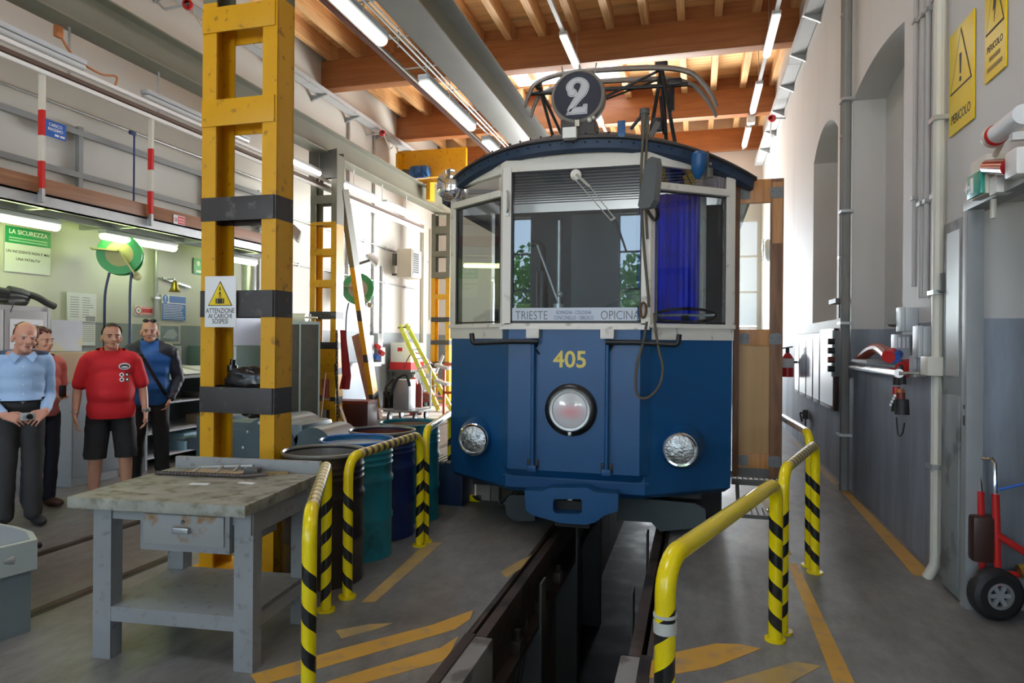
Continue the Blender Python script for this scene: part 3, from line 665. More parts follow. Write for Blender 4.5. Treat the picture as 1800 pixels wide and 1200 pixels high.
# bold figure 2 with curl: outer white, grey, navy layers
def stroke2(o):
    c = catmull([(-.062, .048, 0), (-.066, .075, 0), (-.052, .105, 0), (-.012, .128, 0), (.036, .115, 0), (.056, .075, 0), (.040, .028, 0), (-.002, -.022, 0), (-.050, -.088, 0), (-.070, -.122, 0)], 6)
    wd = [.022, .030, .022, .016, .020, .033, .034, .026, .018, .014, .012]
    L_, R_ = [], []
    for i, p in enumerate(c):
        t = (c[min(i+1, len(c)-1)]-c[max(i-1, 0)]).normalized(); n = V((-t.y, t.x, 0)); f = i/6; k = int(min(f, 8)); w_ = (wd[k]+(wd[k+1]-wd[k])*(f-k))*.82+o
        L_.append(p+n*w_); R_.append(p-n*w_)
    return L_, R_
for o, m_, d in ((.008, m_inkw, 0), (.0035, m_navy, .0012), (0, mat('disc figure grey', (.50, .52, .56), .4, v=.02), .0024)):
    b = B(); L_, R_ = stroke2(o); y_ = DY-.0195-d
    b.rings([[V((DX+p.x+.002, y_, DZ+p.y)) for p in L_], [V((DX+p.x+.002, y_, DZ+p.y)) for p in R_]], False, False)
    b.sph((DX-.045, y_, DZ+.030), (.030+o, .0004, .027+o), 16)
    e = o
    b.prism([(-.088-e, -.140-e), (.070+e, -.140-e), (.072+e, -.078+e), (.056-e, -.078+e), (.050-e, -.098+e), (-.055-e, -.098+e)], .0005, Matrix.Translation((DX, y_, DZ)) @ MFR)
    part('numeral', b, m_, disc, smooth=0)
b = B()
for dx in (-.13, .0, .125): b.cyl((DX+dx, DY+.05, DZ+.19), (DX+dx*1.12, DY+.05, DZ+.28), .006, n=8)
part('pin', b, m_galv, disc)
b = B(); b.bb(DX-.14, DX+.14, .0, .26, 3.22, 3.40, .01); b.bb(DX-.12, DX+.12, .02, .16, 3.38, DZ-.17); part('disc_stand', b, m_roof, disc)
b = B(); b.box((DX+.005, -.03, DZ-.232), (.035, .03, .05)); b.sph((DX+.1, -.01, DZ-.205), .02, 10); b.sph((DX+.13, .0, DZ-.185), .015, 10); part('latch', b, m_cream, disc)
b = B(); b.box((DX-.03, -.16, 3.235), (.11, .06, .085), None, .006); nb = part('marker_box', b, m_white, tram)
b = B(); b.box((DX-.03, -.16, 3.185), (.10, .05, .02)); part('marker_base', b, m_gdark, nb)
b = B(); b.box((.375, -.105, 3.255), (.06, .025, .13), None, .004); part('roof_tab', b, m_tb, tram)
# wiper
b = B(); wx, wz = tp(1012, 307, -.03); wy = -.035
b.lathe([(.045, .02), (.042, -.005), (.02, -.012), (0, -.012)], (wx, wy, wz), 20, (0, 1, 0)); wip = part('wiper_motor', b, m_tw, tram)
ex, ez = tp(1080, 383, -.05); fx, fz = tp(1100, 441, -.05)
b = B(); b.bar((wx+.01, wy-.02, wz-.005), (wx+.12, wy-.03, wz-.11), .022, .014, (0, 1, 0)); b.bar((wx-.02, wy-.02, wz-.02), (ex-.025, -.06, ez-.02), .008, .006, (0, 1, 0)); b.bar((wx+.12, wy-.03, wz-.11), (ex, -.06, ez), .009, .006, (0, 1, 0)); b.bar((ex-.03, -.06, ez-.02), (ex+.01, -.06, ez), .014, .01, (0, 1, 0)); part('wiper_arm', b, mat('wiper arm grey', (.33, .32, .28), .45, v=.1), wip)
b = B(); b.bar((ex, -.045, ez), (fx, -.03, fz), .012, .012, (0, 1, 0)); part('wiper_blade', b, m_black, wip)
# mirror, horn, cord, hose
m_mir = mat('grey mirror back', (.10, .11, .115), .4, v=.15, s=5)
X, Z = tp(1149, 325, -.30); RM = Matrix.Rotation(.12, 3, 'Y') @ Matrix.Rotation(-.9, 3, 'Z')
b = B(); pts = [(-.10, -.15), (-.085, .12), (-.045, .19), (.0, .20), (.05, .185), (.09, .1), (.10, -.13), (.06, -.18), (-.06, -.18)]
b.prism(pts, .05, Matrix.Translation((X, -.30, Z)) @ RM.to_4x4() @ Matrix.Rotation(PI/2, 4, 'X')); mr = part('mirror', b, m_mir, tram)
b = B(); b.bar((X-.02, -.33, Z+.0), (.56, -.02, Z+.02), .025, .02); b.tube(catmull([(X+.02, -.30, Z-.17), (X+.03, -.28, Z-.22), (X, -.2, Z-.24), (.57, -.03, Z-.13)]), .014); part('mirror_arm', b, m_steel, mr)
X, Z = tp(1228, 298, .05)
b = B(); b.lathe([(.02, .0), (.05, .05), (.062, .14), (.058, .19), (.04, .21)], (X-.01, .10, Z-.06), 20, (.1, -.15, 1)); hn = part('horn', b, m_tb, tram)
b = B(); b.cyl((X+.08, .12, Z-.05), (X+.08, .12, Z+.02), .03); b.bar((X-.04, .14, Z+.09), (X+.1, .14, Z+.06), .02, .02); b.cyl((X+.07, .13, Z), (X+.07, .13, Z+.16), .009); part('horn_valve', b, m_gdark, hn)
b = B(); cx = [tp(*q, -.06) for q in ((1133, 205), (1130, 250), (1127, 330), (1131, 420), (1138, 500), (1141, 540))]
b.tube(catmull([(x, -.075, z) for x, z in cx]), .011); b.tube(catmull([(x+.03, -.06, z) for x, z in cx[:4]]), .010)
q = [tp(*q_, -.15) for q_ in ((1137, 565), (1131, 600), (1120, 640), (1117, 680), (1124, 698), (1142, 697), (1160, 675), (1165, 645), (1158, 615), (1152, 575), (1150, 550))]
b.tube(catmull([(x, -.15, z) for x, z in q]), .010); part('rope', b, mat('tarred rope', (.10, .085, .06), .7, v=.3, s=30), tram)
X, Z = tp(1131, 545, -.05)
b = B()
for k in range(5): b.tube(arc((X+.005*k, -.05-.008*k, Z), .028, 0, 360, 14, 0, 2)[:-1] and [(X+.022*math.cos(2*PI*j/14), -.04-.012*k, Z+.06*math.sin(2*PI*j/14)) for j in range(14)], .008, 6, True)
part('rope_coil', b, mat('rusty coil', (.10, .045, .02), .6, v=.3, s=20), tram)
b = B(); X, Z = tp(892, 355, -.03); b.tube([(X, -.035, Z+.09), (X+.012, -.06, Z+.06), (X+.012, -.06, Z-.06), (X, -.035, Z-.09)], .009); b.box((X, -.036, Z-.1), (.03, .012, .03)); part('mirror_hook', b, m_galv, tram)
X, Z = tp(791, 325, .42)
b = B(); b.sph((X, .42, Z), (.13, .07, .15), 24); rm = part('round_mirror', b, m_chrome, tram)
b = B(); b.cyl((X+.1, .46, Z), (X+.2, .5, Z), .012); part('mirror_arm', b, m_steel, rm)
# pantograph
PY = 1.35
def pp(px, py): p = at(px, py, 'y', TY+PY); return V((p.x-TX, PY, p.z))
b = B(); apx, apl = pp(1163, 122), pp(947, 150)
for q in ((1137, 236), (1172, 240), (1190, 240)): a = pp(*q); b.tube([apx+V((0, random.uniform(-.1, .1), 0)), a+V((0, .1, -.15))], .019, 8)
for q in ((976, 236), (1000, 240)): a = pp(*q); b.tube([apl, a+V((0, .1, -.15))], .016, 8)
b.tube([apx, pp(1060, 172)], .014); b.tube([apx+V((0, .12, -.04)), pp(1050, 180)], .011); b.tube([pp(1162, 170), pp(1168, 235)], .02); b.tube([pp(1180, 150), pp(1180, 195)], .03); b.tube([pp(1108, 228), pp(1130, 200)], .018)
b.box(apx+V((0, 0, .03)), (.12, .12, .06), None, .01); b.box(apl, (.06, .08, .08), None, .01); b.box(pp(1156, 220), (.10, .10, .13), None, .02); b.box(pp(1186, 145), (.14, .08, .07), None, .02)
pan = part('pantograph', b, m_steel, tram)
m_shoe = mat('worn collector bow', (.22, .19, .17), .35, m=.5, v=.3, s=10)
for dy, dz in ((-.10, 0), (.16, .0)):
    b = B(); c = catmull([pp(927, 192), pp(934, 168), pp(948, 148), pp(990, 133), pp(1060, 126), pp(1160, 122), pp(1212, 130), pp(1236, 150), pp(1252, 172), pp(1260, 190)], 5)
    b.tube([p+V((0, dy, dz-.035*abs(dy)/.16)) for p in c], [.012+.016*math.sin(PI*min(1, max(0, i/(len(c)-1))))**.6 for i in range(len(c))], 8); part('collector_bow', b, m_shoe, pan)
b = B(); b.tube([pp(930, 165), pp(1210, 148)], .022); part('collector_bar', b, m_steel, pan)
g_ = lambda px, py: V((tp(px, py, .3)[0], .3, tp(px, py, .3)[1]))
b = B(); b.cyl(g_(1133, 250), g_(1133, 198), .030); b.cyl(g_(1133, 201), g_(1133, 192), .042); b.box(g_(1150, 228), (.04, .05, .13), Matrix.Rotation(.5, 3, 'Y')); part('rope_guide', b, m_gdark, tram)
# folded wooden door and step
m_dw = wood('varnished ochre door wood', (.50, .235, .07), (.34, .13, .035), 'z', .45, 1)
m_dp = wood('pale door panel', (.44, .26, .10), (.37, .21, .08), 'z', .5, .6)
m_dd = wood('worn brown door edge', (.14, .06, .03), (.25, .12, .05), 'z', .55, 1.4)
m_plate = mat('grey corner plate', (.15, .155, .16), .5, v=.25, s=14)
dx0, dx1, dy, dz0, dz1 = 1.255, 1.655, .72, .455, 3.00
b = B(); b.bb(dx1-.105, dx1, dy, dy+.045, dz0, dz1, .005); b.bb(dx0, dx0+.05, dy, dy+.045, dz0, dz1, .005); dr = part('door', b, m_dd, tram)
for z_, z2_ in ((2.80, dz1), (1.58, 1.72), (.53, .66)): b = B(); b.bb(dx0+.05, dx1-.10, dy+.002, dy+.043, z_, z2_, .004); part('door_rail', b, m_dw, dr)
b = B(); b.bb(dx1-.09, dx1-.01, dy-.001, dy+.002, 2.45, 2.97); part('stile_face', b, m_dw, dr)
b = B(); b.bb(dx0+.05, dx1-.105, dy+.016, dy+.03, .66, 1.58); part('door_panel', b, m_dp, dr)
b = B(); b.bb(dx0+.05, dx1-.105, dy-.004, dy+.0, .455, .535); part('kick_plate', b, m_gdark, dr)
g = B(); g.bb(dx0+.05, dx1-.105, dy+.018, dy+.023, 1.72, 2.80); part('door_pane', g, glass('door glass', (.82, .84, .80), 1.5, 1.2), dr)
for z in (2.88, 1.64, .60):
    for x, wd in ((dx0+.09, .08), (dx1-.06, .10)):
        b = B(); b.prism([(-wd/2, -.035), (-wd/6, -.05), (wd/2, -.045), (wd/2, .04), (wd/6, .05), (-wd/2, .04)], .006, Matrix.Translation((x, dy-.007, z)) @ MFR)
        for q in (-.3, .3): b.sph((x+q*wd, dy-.008, z+.01), .007, 6)
        part('corner_plate', b, m_plate, dr)
b = B()
for k in range(9): b.bb(1.26+k*.045, 1.275+k*.045, .72, 1.05, .40, .43)
b.bb(1.25, 1.67, .70, .72, .39, .44); b.bb(1.25, 1.67, 1.05, 1.07, .39, .44)
for k in range(6): b.bb(1.36+k*.05, 1.37+k*.05, .55, .85, .16, .18)
b.bar((1.30, .52, .17), (1.62, .52, .17), .02, .03); b.bar((1.64, .52, .17), (1.64, .88, .17), .02, .03); b.bar((1.3, .55, .17), (1.3, .8, .42), .03, .03)
part('door_step', b, m_gdark, tram)
b = B(); b.bar((1.63, .51, .165), (1.63, .86, .19), .012, .012); part('step_edge', b, m_alu, tram)
# ---------------------------------------------------------------- crane runways and columns
def ibeam(name, x, z0, z1, y0, y1, wd, label, m=m_gcol):
    t = thing(name, label, 'crane beam', (x, y0, z0), 'crane runway beams')
    b = B(); b.bb(x-.012, x+.012, y0, y1, z0+.02, z1-.02)
    part('web', b, m_gcol, t)
    for z in (z0, z1-.022): b = B(); b.bb(x-wd/2, x+wd/2, y0, y1, z, z+.022, .003); part('flange', b, m, t)
    b = B(); b.bb(x-.03, x+.03, y0, y1, z1, z1+.05); part('crane_rail', b, m_gdark, t)
    return t
ibeam('crane_beam', -6.46, 4.93, 5.36, -3, 17.4, .30, 'grey green crane runway beam running along the left wall')
ibeam('crane_beam', -2.83, 4.90, 5.40, -3, 17.4, .40, 'grey crane runway beam hanging above the left side of the tram', m_gcol2)  # lit underside and shaded web put into the two greys
def column(label, x0, x1, y0, dep, ztop, bands, blackz, ch=.11, greyz=None):
    t = thing('crane_column', label, 'column', ((x0+x1)/2, y0, 0), 'yellow crane columns')
    zs = sorted({0, ztop, *[z for a in blackz for z in a], *([greyz] if greyz else [])})
    isb = lambda z: any(a <= z < c for a, c in blackz)
    for xa, s in ((x0, 1), (x1, -1)):
        b = B()
        for za, zb in zip(zs, zs[1:]):
            b.m(1 if isb((za+zb)/2) else 2 if greyz and za >= greyz else 0)
            xe = xa+s*ch
            b.bb(xa, xa+s*.014, y0+.01, y0+dep-.01, za, zb)           # web of the channel, outside
            b.bb(xa, xe, y0, y0+.014, za, zb); b.bb(xa, xe, y0+dep-.014, y0+dep, za, zb)
        part('channel_leg', b, [m_yel, m_blk, m_gcol], t)
    for z0, z1 in bands:
        for yy in (y0-.012, y0+dep):
            b = B(); b.bb(x0+(.004 if yy < y0 else 0), x1-.012, yy, yy+.012, z0, z1, .002); part('batten_plate', b, m_blk if isb((z0+z1)/2) else m_gcol if greyz and z0 >= greyz else m_yel, t)
    b = B(); b.bb(x0-.08, x1+.0, y0-.1, y0+dep+.1, 0, .025, .004); part('base_plate', b, m_yel, t)
    return t
nb_ = [(3.69, 3.86), (3.05, 3.23), (2.405, 2.565), (1.75, 1.93), (1.10, 1.275), (.46, .63), (4.33, 4.5)]
col = column('yellow and black banded crane column beside the workbench', -3.285, -2.70, 3.93, .20, 4.90, nb_, [(2.405, 2.565), (1.75, 1.93), (1.10, 1.275)], .11, 3.90)
ptz = lambda z: z
b2 = [(4.55, 5.0), (4.05, 4.2), (3.66, 3.72), (3.12, 3.24), (2.55, 2.68), (1.98, 2.11), (1.44, 1.56), (.9, 1.02), (.35, .5), (1.02, 1.44)]
c2 = column('tall crane column by the mesh cabinet, grey above and yellow below', -6.74, -6.21, 10.85, .26, 4.93, b2, [(1.98, 2.11), (1.44, 1.56), (.98, 1.10), (.45, .58)], .11, 3.68)
zz = [(4.35, 3.0), (3.0, 2.86), (2.86, 2.2), (2.2, 2.0), (2.0, 1.35), (1.35, 1.2), (1.2, .55), (.55, .42), (.42, .2)]
b = B()
for i, (za, zb) in enumerate(zz):
    ya, yb_ = 11.15+(4.35-za)*.33, 11.15+(4.35-zb)*.33; b.m(1 if i in (3, 5, 7) else 2 if i == 0 else 0); b.bar((-6.25, ya, za), (-6.25, yb_, zb), .22, .10, (1, 0, 0))
part('raking_strut', b, [m_yel, m_blk, m_gcol], c2)
b = B(); b.bb(-6.6, -6.26, 10.86, 11.05, 4.93, 4.95); b.prism([(-6.76, 4.5), (-6.2, 4.5), (-6.2, 5.02), (-6.45, 4.98), (-6.76, 5.05)], .012, Matrix.Translation((0, 10.82, 0)) @ Matrix(((1, 0, 0, 0), (0, 0, 1, 0), (0, 1, 0, 0), (0, 0, 0, 1)))); part('cap_bracket', b, m_gdark, c2)
column('farthest yellow crane column near the back wall', -6.72, -6.2, 16.6, .26, 4.93, [(.9, 1.05), (1.5, 1.62), (2.1, 2.22), (2.7, 2.82), (3.25, 3.4), (3.8, 3.95), (4.4, 4.6)], [(.9, 1.05), (1.5, 1.62), (2.1, 2.22)], .11, 3.25)
# sign on the near column
s = board('warning_sign', 'white warning sign with yellow triangle hung on near yellow column', 'sign', (-3.10, 3.90, 1.853), .247, .345, FRONT, m_sgnw, .006, bev=.002)
T3 = lambda cx, cy, r: [(cx+r*math.sin(a), cy+r*math.cos(a)) for a in (0, -2*PI/3, 2*PI/3)]
flat('triangle_edge', s, T3(0, .028, .112), .0062, m_ink); flat('triangle', s, T3(0, .028, .101), .0075, m_sgny)
for p in (rect(-.02, .02, -.014, .022), rect(-.034, -.024, -.014, .022), rect(.024, .034, -.014, .022), rect(-.004, .004, .074, .098), rect(-.006, .006, .052, .066), rect(-.014, .014, .026, .030)): flat('load_symbol', s, p, .0088, m_ink)
b = B(); b.tube([V((x, y, .0095)) for x, y, _ in [(-.010, .052, 0), (.008, .046, 0), (.006, .036, 0), (-.008, .040, 0)]], .0028, 6); part('load_hook', b, m_ink, s).parent = s
text('ATTENZIONE\nAI CARICHI\nSOSPESI', s, (0, -.098, .0064), .046, m_ink, sx=.80, bold=.004, line=.78)
# crane trolley with blue motor at the far end of the left runway
t = thing('crane_trolley', 'yellow crane trolley with blue motor parked at the far runway end', 'crane trolley', (-6.5, 15.6, 5.41))
b = B(); b.bb(-7.2, -5.4, 15.5, 15.62, 5.62, 6.3, .01); b.bb(-7.15, -7.08, 15.3, 15.62, 5.41, 6.2); b.bb(-6.7, -5.4, 15.2, 15.3, 5.41, 5.5); b.bb(-6.3, -6.2, 15.2, 15.5, 5.0, 5.45); part('trolley_frame', b, m_yel, t)
m_mot = mat('motor blue', (.03, .12, .32), .4, v=.15)
b = B(); b.cyl((-6.75, 15.35, 5.72), (-6.3, 15.35, 5.72), .13, n=20)
for k in range(8): b.cyl((-6.72+k*.045, 15.35, 5.72), (-6.70+k*.045, 15.35, 5.72), .15, n=16)
b.box((-6.52, 15.22, 5.75), (.14, .08, .14), None, .01); part('motor', b, m_mot, t)
b = B(); b.cyl((-6.95, 15.36, 5.70), (-6.76, 15.36, 5.70), .12, .09, 16); part('gearbox', b, m_gdark, t)

# ---------------------------------------------------------------- lamps
def tube_lamp(name, label, p0, p1, r, lit, group, hang=.0, deep=.05):
    """long closed fluorescent fitting: tray, diffuser, end caps"""
    p0, p1 = V(p0), V(p1); d = (p1-p0).normalized()
    t = thing(name, label, 'lamp', tuple((p0+p1)/2), group)
    b = B(); b.bar(p0+V((0, 0, r*.7)), p1+V((0, 0, r*.7)), r*2.1, r*.9, bev=r*.2); part('tray', b, m_grey, t)
    b = B(); L_ = (p1-p0).length; rs = []
    for s_, q in ((0, .55), (.015, .95), (.03, 1), (L_-.03, 1), (L_-.015, .95), (L_, .55)):
        c = p0+d*s_; side = d.cross(V((0, 0, 1))); rs.append([c+side*math.cos(a)*r*q+V((0, 0, 1))*(math.sin(a)*r*.9*q) for a in [PI+PI*k/10 for k in range(11)]]+[c-side*r*q*-1*1.0+V((0, 0, .3*r)), c-side*r*q+V((0, 0, .3*r))][:0])
    b.rings(rs, True, True); part('diffuser', b, lit, t)
    if hang:
        for f in (.12, .88): b = B(); q = p0.lerp(p1, f); b.bar(q+V((0, 0, r)), q+V((0, 0, hang)), .022, .004, (0, 1, 0)); part('hanger', b, m_galv, t)
    return t
G1 = 'bright lamps under the walkway'
for p, q, lb in ((5.0, 5.98, 'bright tube lamp under the walkway, nearest, above the green safety board'), (6.53, 7.74, 'bright tube lamp under the walkway above the green hose reel'), (8.85, 9.50, 'bright tube lamp under the walkway seen through the near yellow column')):
    tube_lamp('tube_lamp', lb, (-6.90, p+.03 if p > 5.5 else 4.2, 2.842), (-6.90, q, 2.842), .060, m_tubew, G1, .13)
# trunking line below the left runway
t = thing('lamp_trunking', 'bright aluminium lamp trunking rails running along the left wall', 'trunking', (-6.5, 4, 4.3))
for z, x in ((4.30, -6.43), (4.455, -6.42)):
    b = B(); b.bb(x-.025, x+.025, 1.5, 15.4, z-.022, z+.022, .006); part('trunking_rail', b, m_white, t)  # white enamel stands in for the shine on the aluminium
b = B(); b.bb(-6.60, -6.45, 1.5, 15.4, 4.36, 4.40); part('mounting_strip', b, mat('rust brown strip', (.12, .07, .05), .6), t)
for k in range(11): b = B(); yy = 2+k*1.25; b.bar((-6.5, yy, 4.4), (-6.5, yy, 4.93), .03, .006); part('drop_bracket', b, m_galv, t)
G2 = 'lamps on the left trunking'
for a, c, lit, lb in ((4.0, 5.9, m_tubeo, 'unlit tube lamp on left trunking nearest the viewer'), (6.75, 8.7, m_tubeo, 'unlit tube lamp on left trunking just left of the near column'), (9.4, 10.7, m_tube, 'lit tube lamp on left trunking just before the tall grey topped column'), (11.5, 13.0, m_tube, 'lit tube lamp on left trunking just past the tall grey topped column'), (13.3, 15.1, m_tube, 'lit tube lamp on left trunking nearest the far column')):
    tube_lamp('tube_lamp', lb, (-6.48, a, 4.555), (-6.48, c, 4.555), .06, lit, G2)
b = B(); b.bb(-6.44, -6.38, 11.4, 15.3, 4.235, 4.275, .008); solo('tube_lamp_strip', b, m_tube, 'long lit lamp strip under the left trunking beyond the second column', 'lamp')
b = B(); b.tube(catmull([(-6.5, 5.65, 4.78), (-6.48, 5.8, 4.62), (-6.46, 6.1, 4.56), (-6.44, 6.3, 4.60), (-6.44, 6.28, 4.48)]), .012); b.box((-6.5, 5.62, 4.82), (.05, .08, .12), None, .006); solo('lamp_cable', b, mat('cable orange', (.45, .16, .05), .5), 'short cable with orange plug above the left trunking', 'cable')
# row below the middle runway
t = thing('lamp_trunking', 'grey conduit run with dark red rail under the middle crane beam', 'trunking', (-3.3, 5, 4.9))
for x, r in ((-3.12, .014), (-3.20, .012), (-3.06, .010)):
    b = B(); b.cyl((x, 3.5, 4.88), (x, 13.6, 4.88), r, n=8); part('conduit', b, m_galv, t)
b = B(); b.bb(-3.52, -3.46, 4.5, 13.6, 4.86, 4.91); part('power_rail', b, m_dred, t)
b = B(); b.bb(-3.42, -3.39, 4.5, 13.6, 4.84, 4.87); part('power_rail', b, m_alu, t)
for k in range(12): b = B(); b.bar((-3.16, 4.4+k*.8, 4.8), (-3.16, 4.4+k*.8, 5.02), .012, .012); b.bar((-3.5, 4.4+k*.8, 4.90), (-2.95, 4.4+k*.8, 4.91), .03, .006); part('hanger', b, m_galv, t)
G3 = 'lamps under the middle crane beam'
for a, c, lb in ((4.6, 6.62, 'unlit tube lamp under the middle crane beam, the nearest one'), (7.75, 9.62, 'unlit tube lamp under the middle crane beam, second from the viewer'), (10.3, 12.0, 'unlit tube lamp under the middle crane beam, the farthest one')):
    tube_lamp('tube_lamp', lb, (-3.26, a, 4.80), (-3.26, c, 4.80), .075, m_tubed, G3, .1)
# two rows below the timber beams
for x, seg, rowname in ((-2.13, [(10.86, 12.15), (14.0, 15.5)], 'middle'), (1.15, [(10.97, 12.5), (13.85, 15.45), (16.6, 18.1)], 'right')):
    t = thing('lamp_trunking', 'slim %s lamp rail hung below the timber beams' % rowname, 'trunking', (x, 8, 6.68))
    b = B(); b.bb(x-.03, x+.03, 7.5, 18.6, 6.645, 6.69); part('trunking_rail', b, m_grey, t)
    for k in range(6): b = B(); b.cyl((x, 8.4+k*1.9, 6.69), (x, 8.4+k*1.9, ZC-.05), .006, n=6); part('hanger', b, m_galv, t)
    for i, (a, c) in enumerate(seg):
        tube_lamp('tube_lamp', 'pale tube lamp on the %s ceiling rail, %s' % (rowname, ('nearest of its row', 'second of its row', 'last of its row before the back wall')[i] if rowname == 'right' else ('in front of the first timber beam', 'beside the bright skylight')[i]), (x, a, 6.60), (x, c, 6.60), .065, m_tubed, 'lamps on the ceiling rails')
b = B(); b.box((1.15, 15.95, 6.57), (.17, .2, .16), None, .02); solo('junction_box', b, m_white, 'white junction box on the right ceiling lamp rail', 'box')

# ---------------------------------------------------------------- cable trays high on both walls
def tray(label, x0, x1, z, y0, y1, s):
    t = thing('cable_tray', label, 'cable tray', ((x0+x1)/2, y0, z), 'wall cable trays')
    n = 7
    for k in range(n):
        a, c = y0+(y1-y0)*k/n, y0+(y1-y0)*(k+1)/n-.012
        b = B(); b.bb(x0, x1, a, c, z, z+.006); b.bb(x0, x0+.012, a, c, z, z+.10); b.bb(x1-.012, x1, a, c, z, z+.10); part('tray_section', b, m_grey, t)
    xw = XR if s > 0 else XL
    for k in range(int((y1-y0)/1.35)):
        yy = y0+.5+k*1.35; b = B(); b.prism([(0, 0), (-s*(abs(xw-(x0 if s > 0 else x1))+.02), 0), (-s*.05, -.09), (0, -.12)], .05, Matrix.Translation((xw, yy, z-.006)) @ Matrix(((1, 0, 0, 0), (0, 0, 1, 0), (0, 1, 0, 0), (0, 0, 0, 1)))); part('tray_bracket', b, m_grey2, t)
    return t
tray('pale grey cable tray running high along the right wall', 1.43, 1.635, 6.2, 7.0, 18.6, 1)
tray('pale grey cable tray running high along the left wall', -7.27, -7.06, 6.45, 6.0, 18.4, -1)
def bell(label, c, s):
    t = thing('alarm_bell', label, 'alarm', c, 'red alarm sounders'); b = B(); b.lathe([(0, -.07), (.05, -.06), (.075, -.02), (.07, .03), (.04, .06)], c, 14, (s*.5, -.8, -.1)); part('sounder', b, m_red, t)
    b = B(); b.tube(catmull([V(c)+V((0, .05, .0)), V(c)+V((.0, .25, -.15)), V(c)+V((s*-.05, .5, -.22)), V(c)+V((s*-.1, .75, -.1))]), .012); part('lead', b, m_cream, t)
    b = B(); b.bar(c, V((s*-1 > 0 and XR or XL, c[1], c[2]-.02)), .03, .03); part('wall_arm', b, m_grey, t)
bell('red alarm sounder below the left cable tray, seen between far roof beams', tuple(at(672, 234, 'x', -7.0)), 1)
bell('red alarm sounder at upper left beside the near yellow column', tuple(at(330, 8, 'x', -7.0)), 1)
bell('red alarm sounder beside the right cable tray', tuple(at(1357, 208, 'x', 1.40)), -1)

# ---------------------------------------------------------------- walkway along the left wall
m_toe = wood('weathered toe board wood', (.30, .13, .055), (.20, .085, .035), 'y', .6)
m_plyw = wood('yellowed walkway planks', (.33, .24, .085), (.24, .17, .06), 'y', .6)
t = thing('walkway', 'raised walkway along left wall with wooden toe board above lamps', 'walkway', (-6.9, 4, 2.95)); wy0, wy1 = 1.6, 9.35
n = 5
for k in range(3):
    a, c = wy0+(wy1-wy0)*k/3, wy0+(wy1-wy0)*(k+1)/3-.008; b = B(); b.bb(-6.49, -6.46, a, c, 3.08, 3.235, .004); part('toe_board', b, m_toe, t)
b = B(); b.bb(-6.52, -6.49, wy0, wy1, 2.94, 3.08); b.bb(-6.57, -6.49, wy0, wy1, 3.06, 3.08); b.bb(-6.56, -6.49, wy0, wy1, 2.94, 2.955)
for k in range(7): yy = wy0+.3+k*1.2; b.bb(XL, -6.5, yy, yy+.05, 2.94, 3.04)
part('frame', b, m_galv, t)
for k in range(6): b = B(); xa = XL+.01+k*.145; b.bb(xa, xa+.14, wy0, wy1, 3.045, 3.075); part('plank', b, m_plyw, t)
b = B(); b.bb(-6.97, -6.90, wy0, wy1+.3, 2.93, 2.945); b.bb(-6.90, -6.89, wy0, wy1+.3, 2.93, 3.04); part('lamp_channel', b, m_grey2, t)
m_rw = bpy.data.materials['red enamel']
for y_, sy in ((5.40, 0), (6.83, 1)):
    zb = [2.98, 3.12, 3.40, 3.66, 3.92, 4.18, 4.30]; b = B()
    for i, (z0, z1) in enumerate(zip(zb, zb[1:])):
        b.m([2, 1, 0, 1, 0, 0][i] if sy == 0 else [2, 1, 0, 1, 0, 0][i]); b.bar((-6.45, y_, z0), (-6.45, y_, z1), .06, .035, (0, 1, 0))
    part('guard_post', b, [m_cream, m_red, m_galv], t, 'red and white guard post')
m_frame = mat('grey wall framing', (.26, .275, .28), .5, v=.1)
b = B()
for z in (3.60, 4.12): b.bar((XL+.06, 1.6, z), (XL+.06, 10.3, z), .05, .07)
for yy in (4.4, 6.65, 8.9): b.bar((XL+.05, yy, 3.08), (XL+.05, yy, 4.2), .06, .06, (0, 1, 0))
part('wall_rail', b, m_frame, t)
b = B(); b.cyl((XL+.06, 1.6, 4.38), (XL+.06, 10.3, 4.38), .018); part('wall_conduit', b, m_galv, t)
s = board('notice_plate', 'blue notice plate about maximum load on upper left wall', 'sign', at(97, 229, 'x', XL+.10), .28, .19, LEFTW, m_blue, .006)
text('CARICO\nMASSIMO', s, (0, .022, .0064), .052, m_inkw, bold=.008, sx=.9, line=1.0); flat('print_line', s, rect(-.01, .045, -.072, -.048), .0062, m_inkw); flat('print_line', s, rect(.06, .12, -.072, -.048), .0062, m_inkw)
s = board('prohibition_sign', 'small red and white prohibition sign fixed on walkway toe board', 'sign', at(315, 387, 'x', -6.457), .20, .115, LEFTW, m_sgnw, .005)
flat('red_field', s, rect(-.03, .095, -.05, .05), .0052, m_inkr); flat('ring', s, circ(-.064, 0, .03), .0052, m_inkr); flat('ring_centre', s, circ(-.064, 0, .022), .0066, m_sgnw)
for y_ in (.012, -.022): flat('print_line', s, rect(-.018, .082, y_-.008, y_+.008), .0066, m_inkp)
flat('figure', s, circ(-.062, -.002, .008, 12, .016), .008, m_ink)

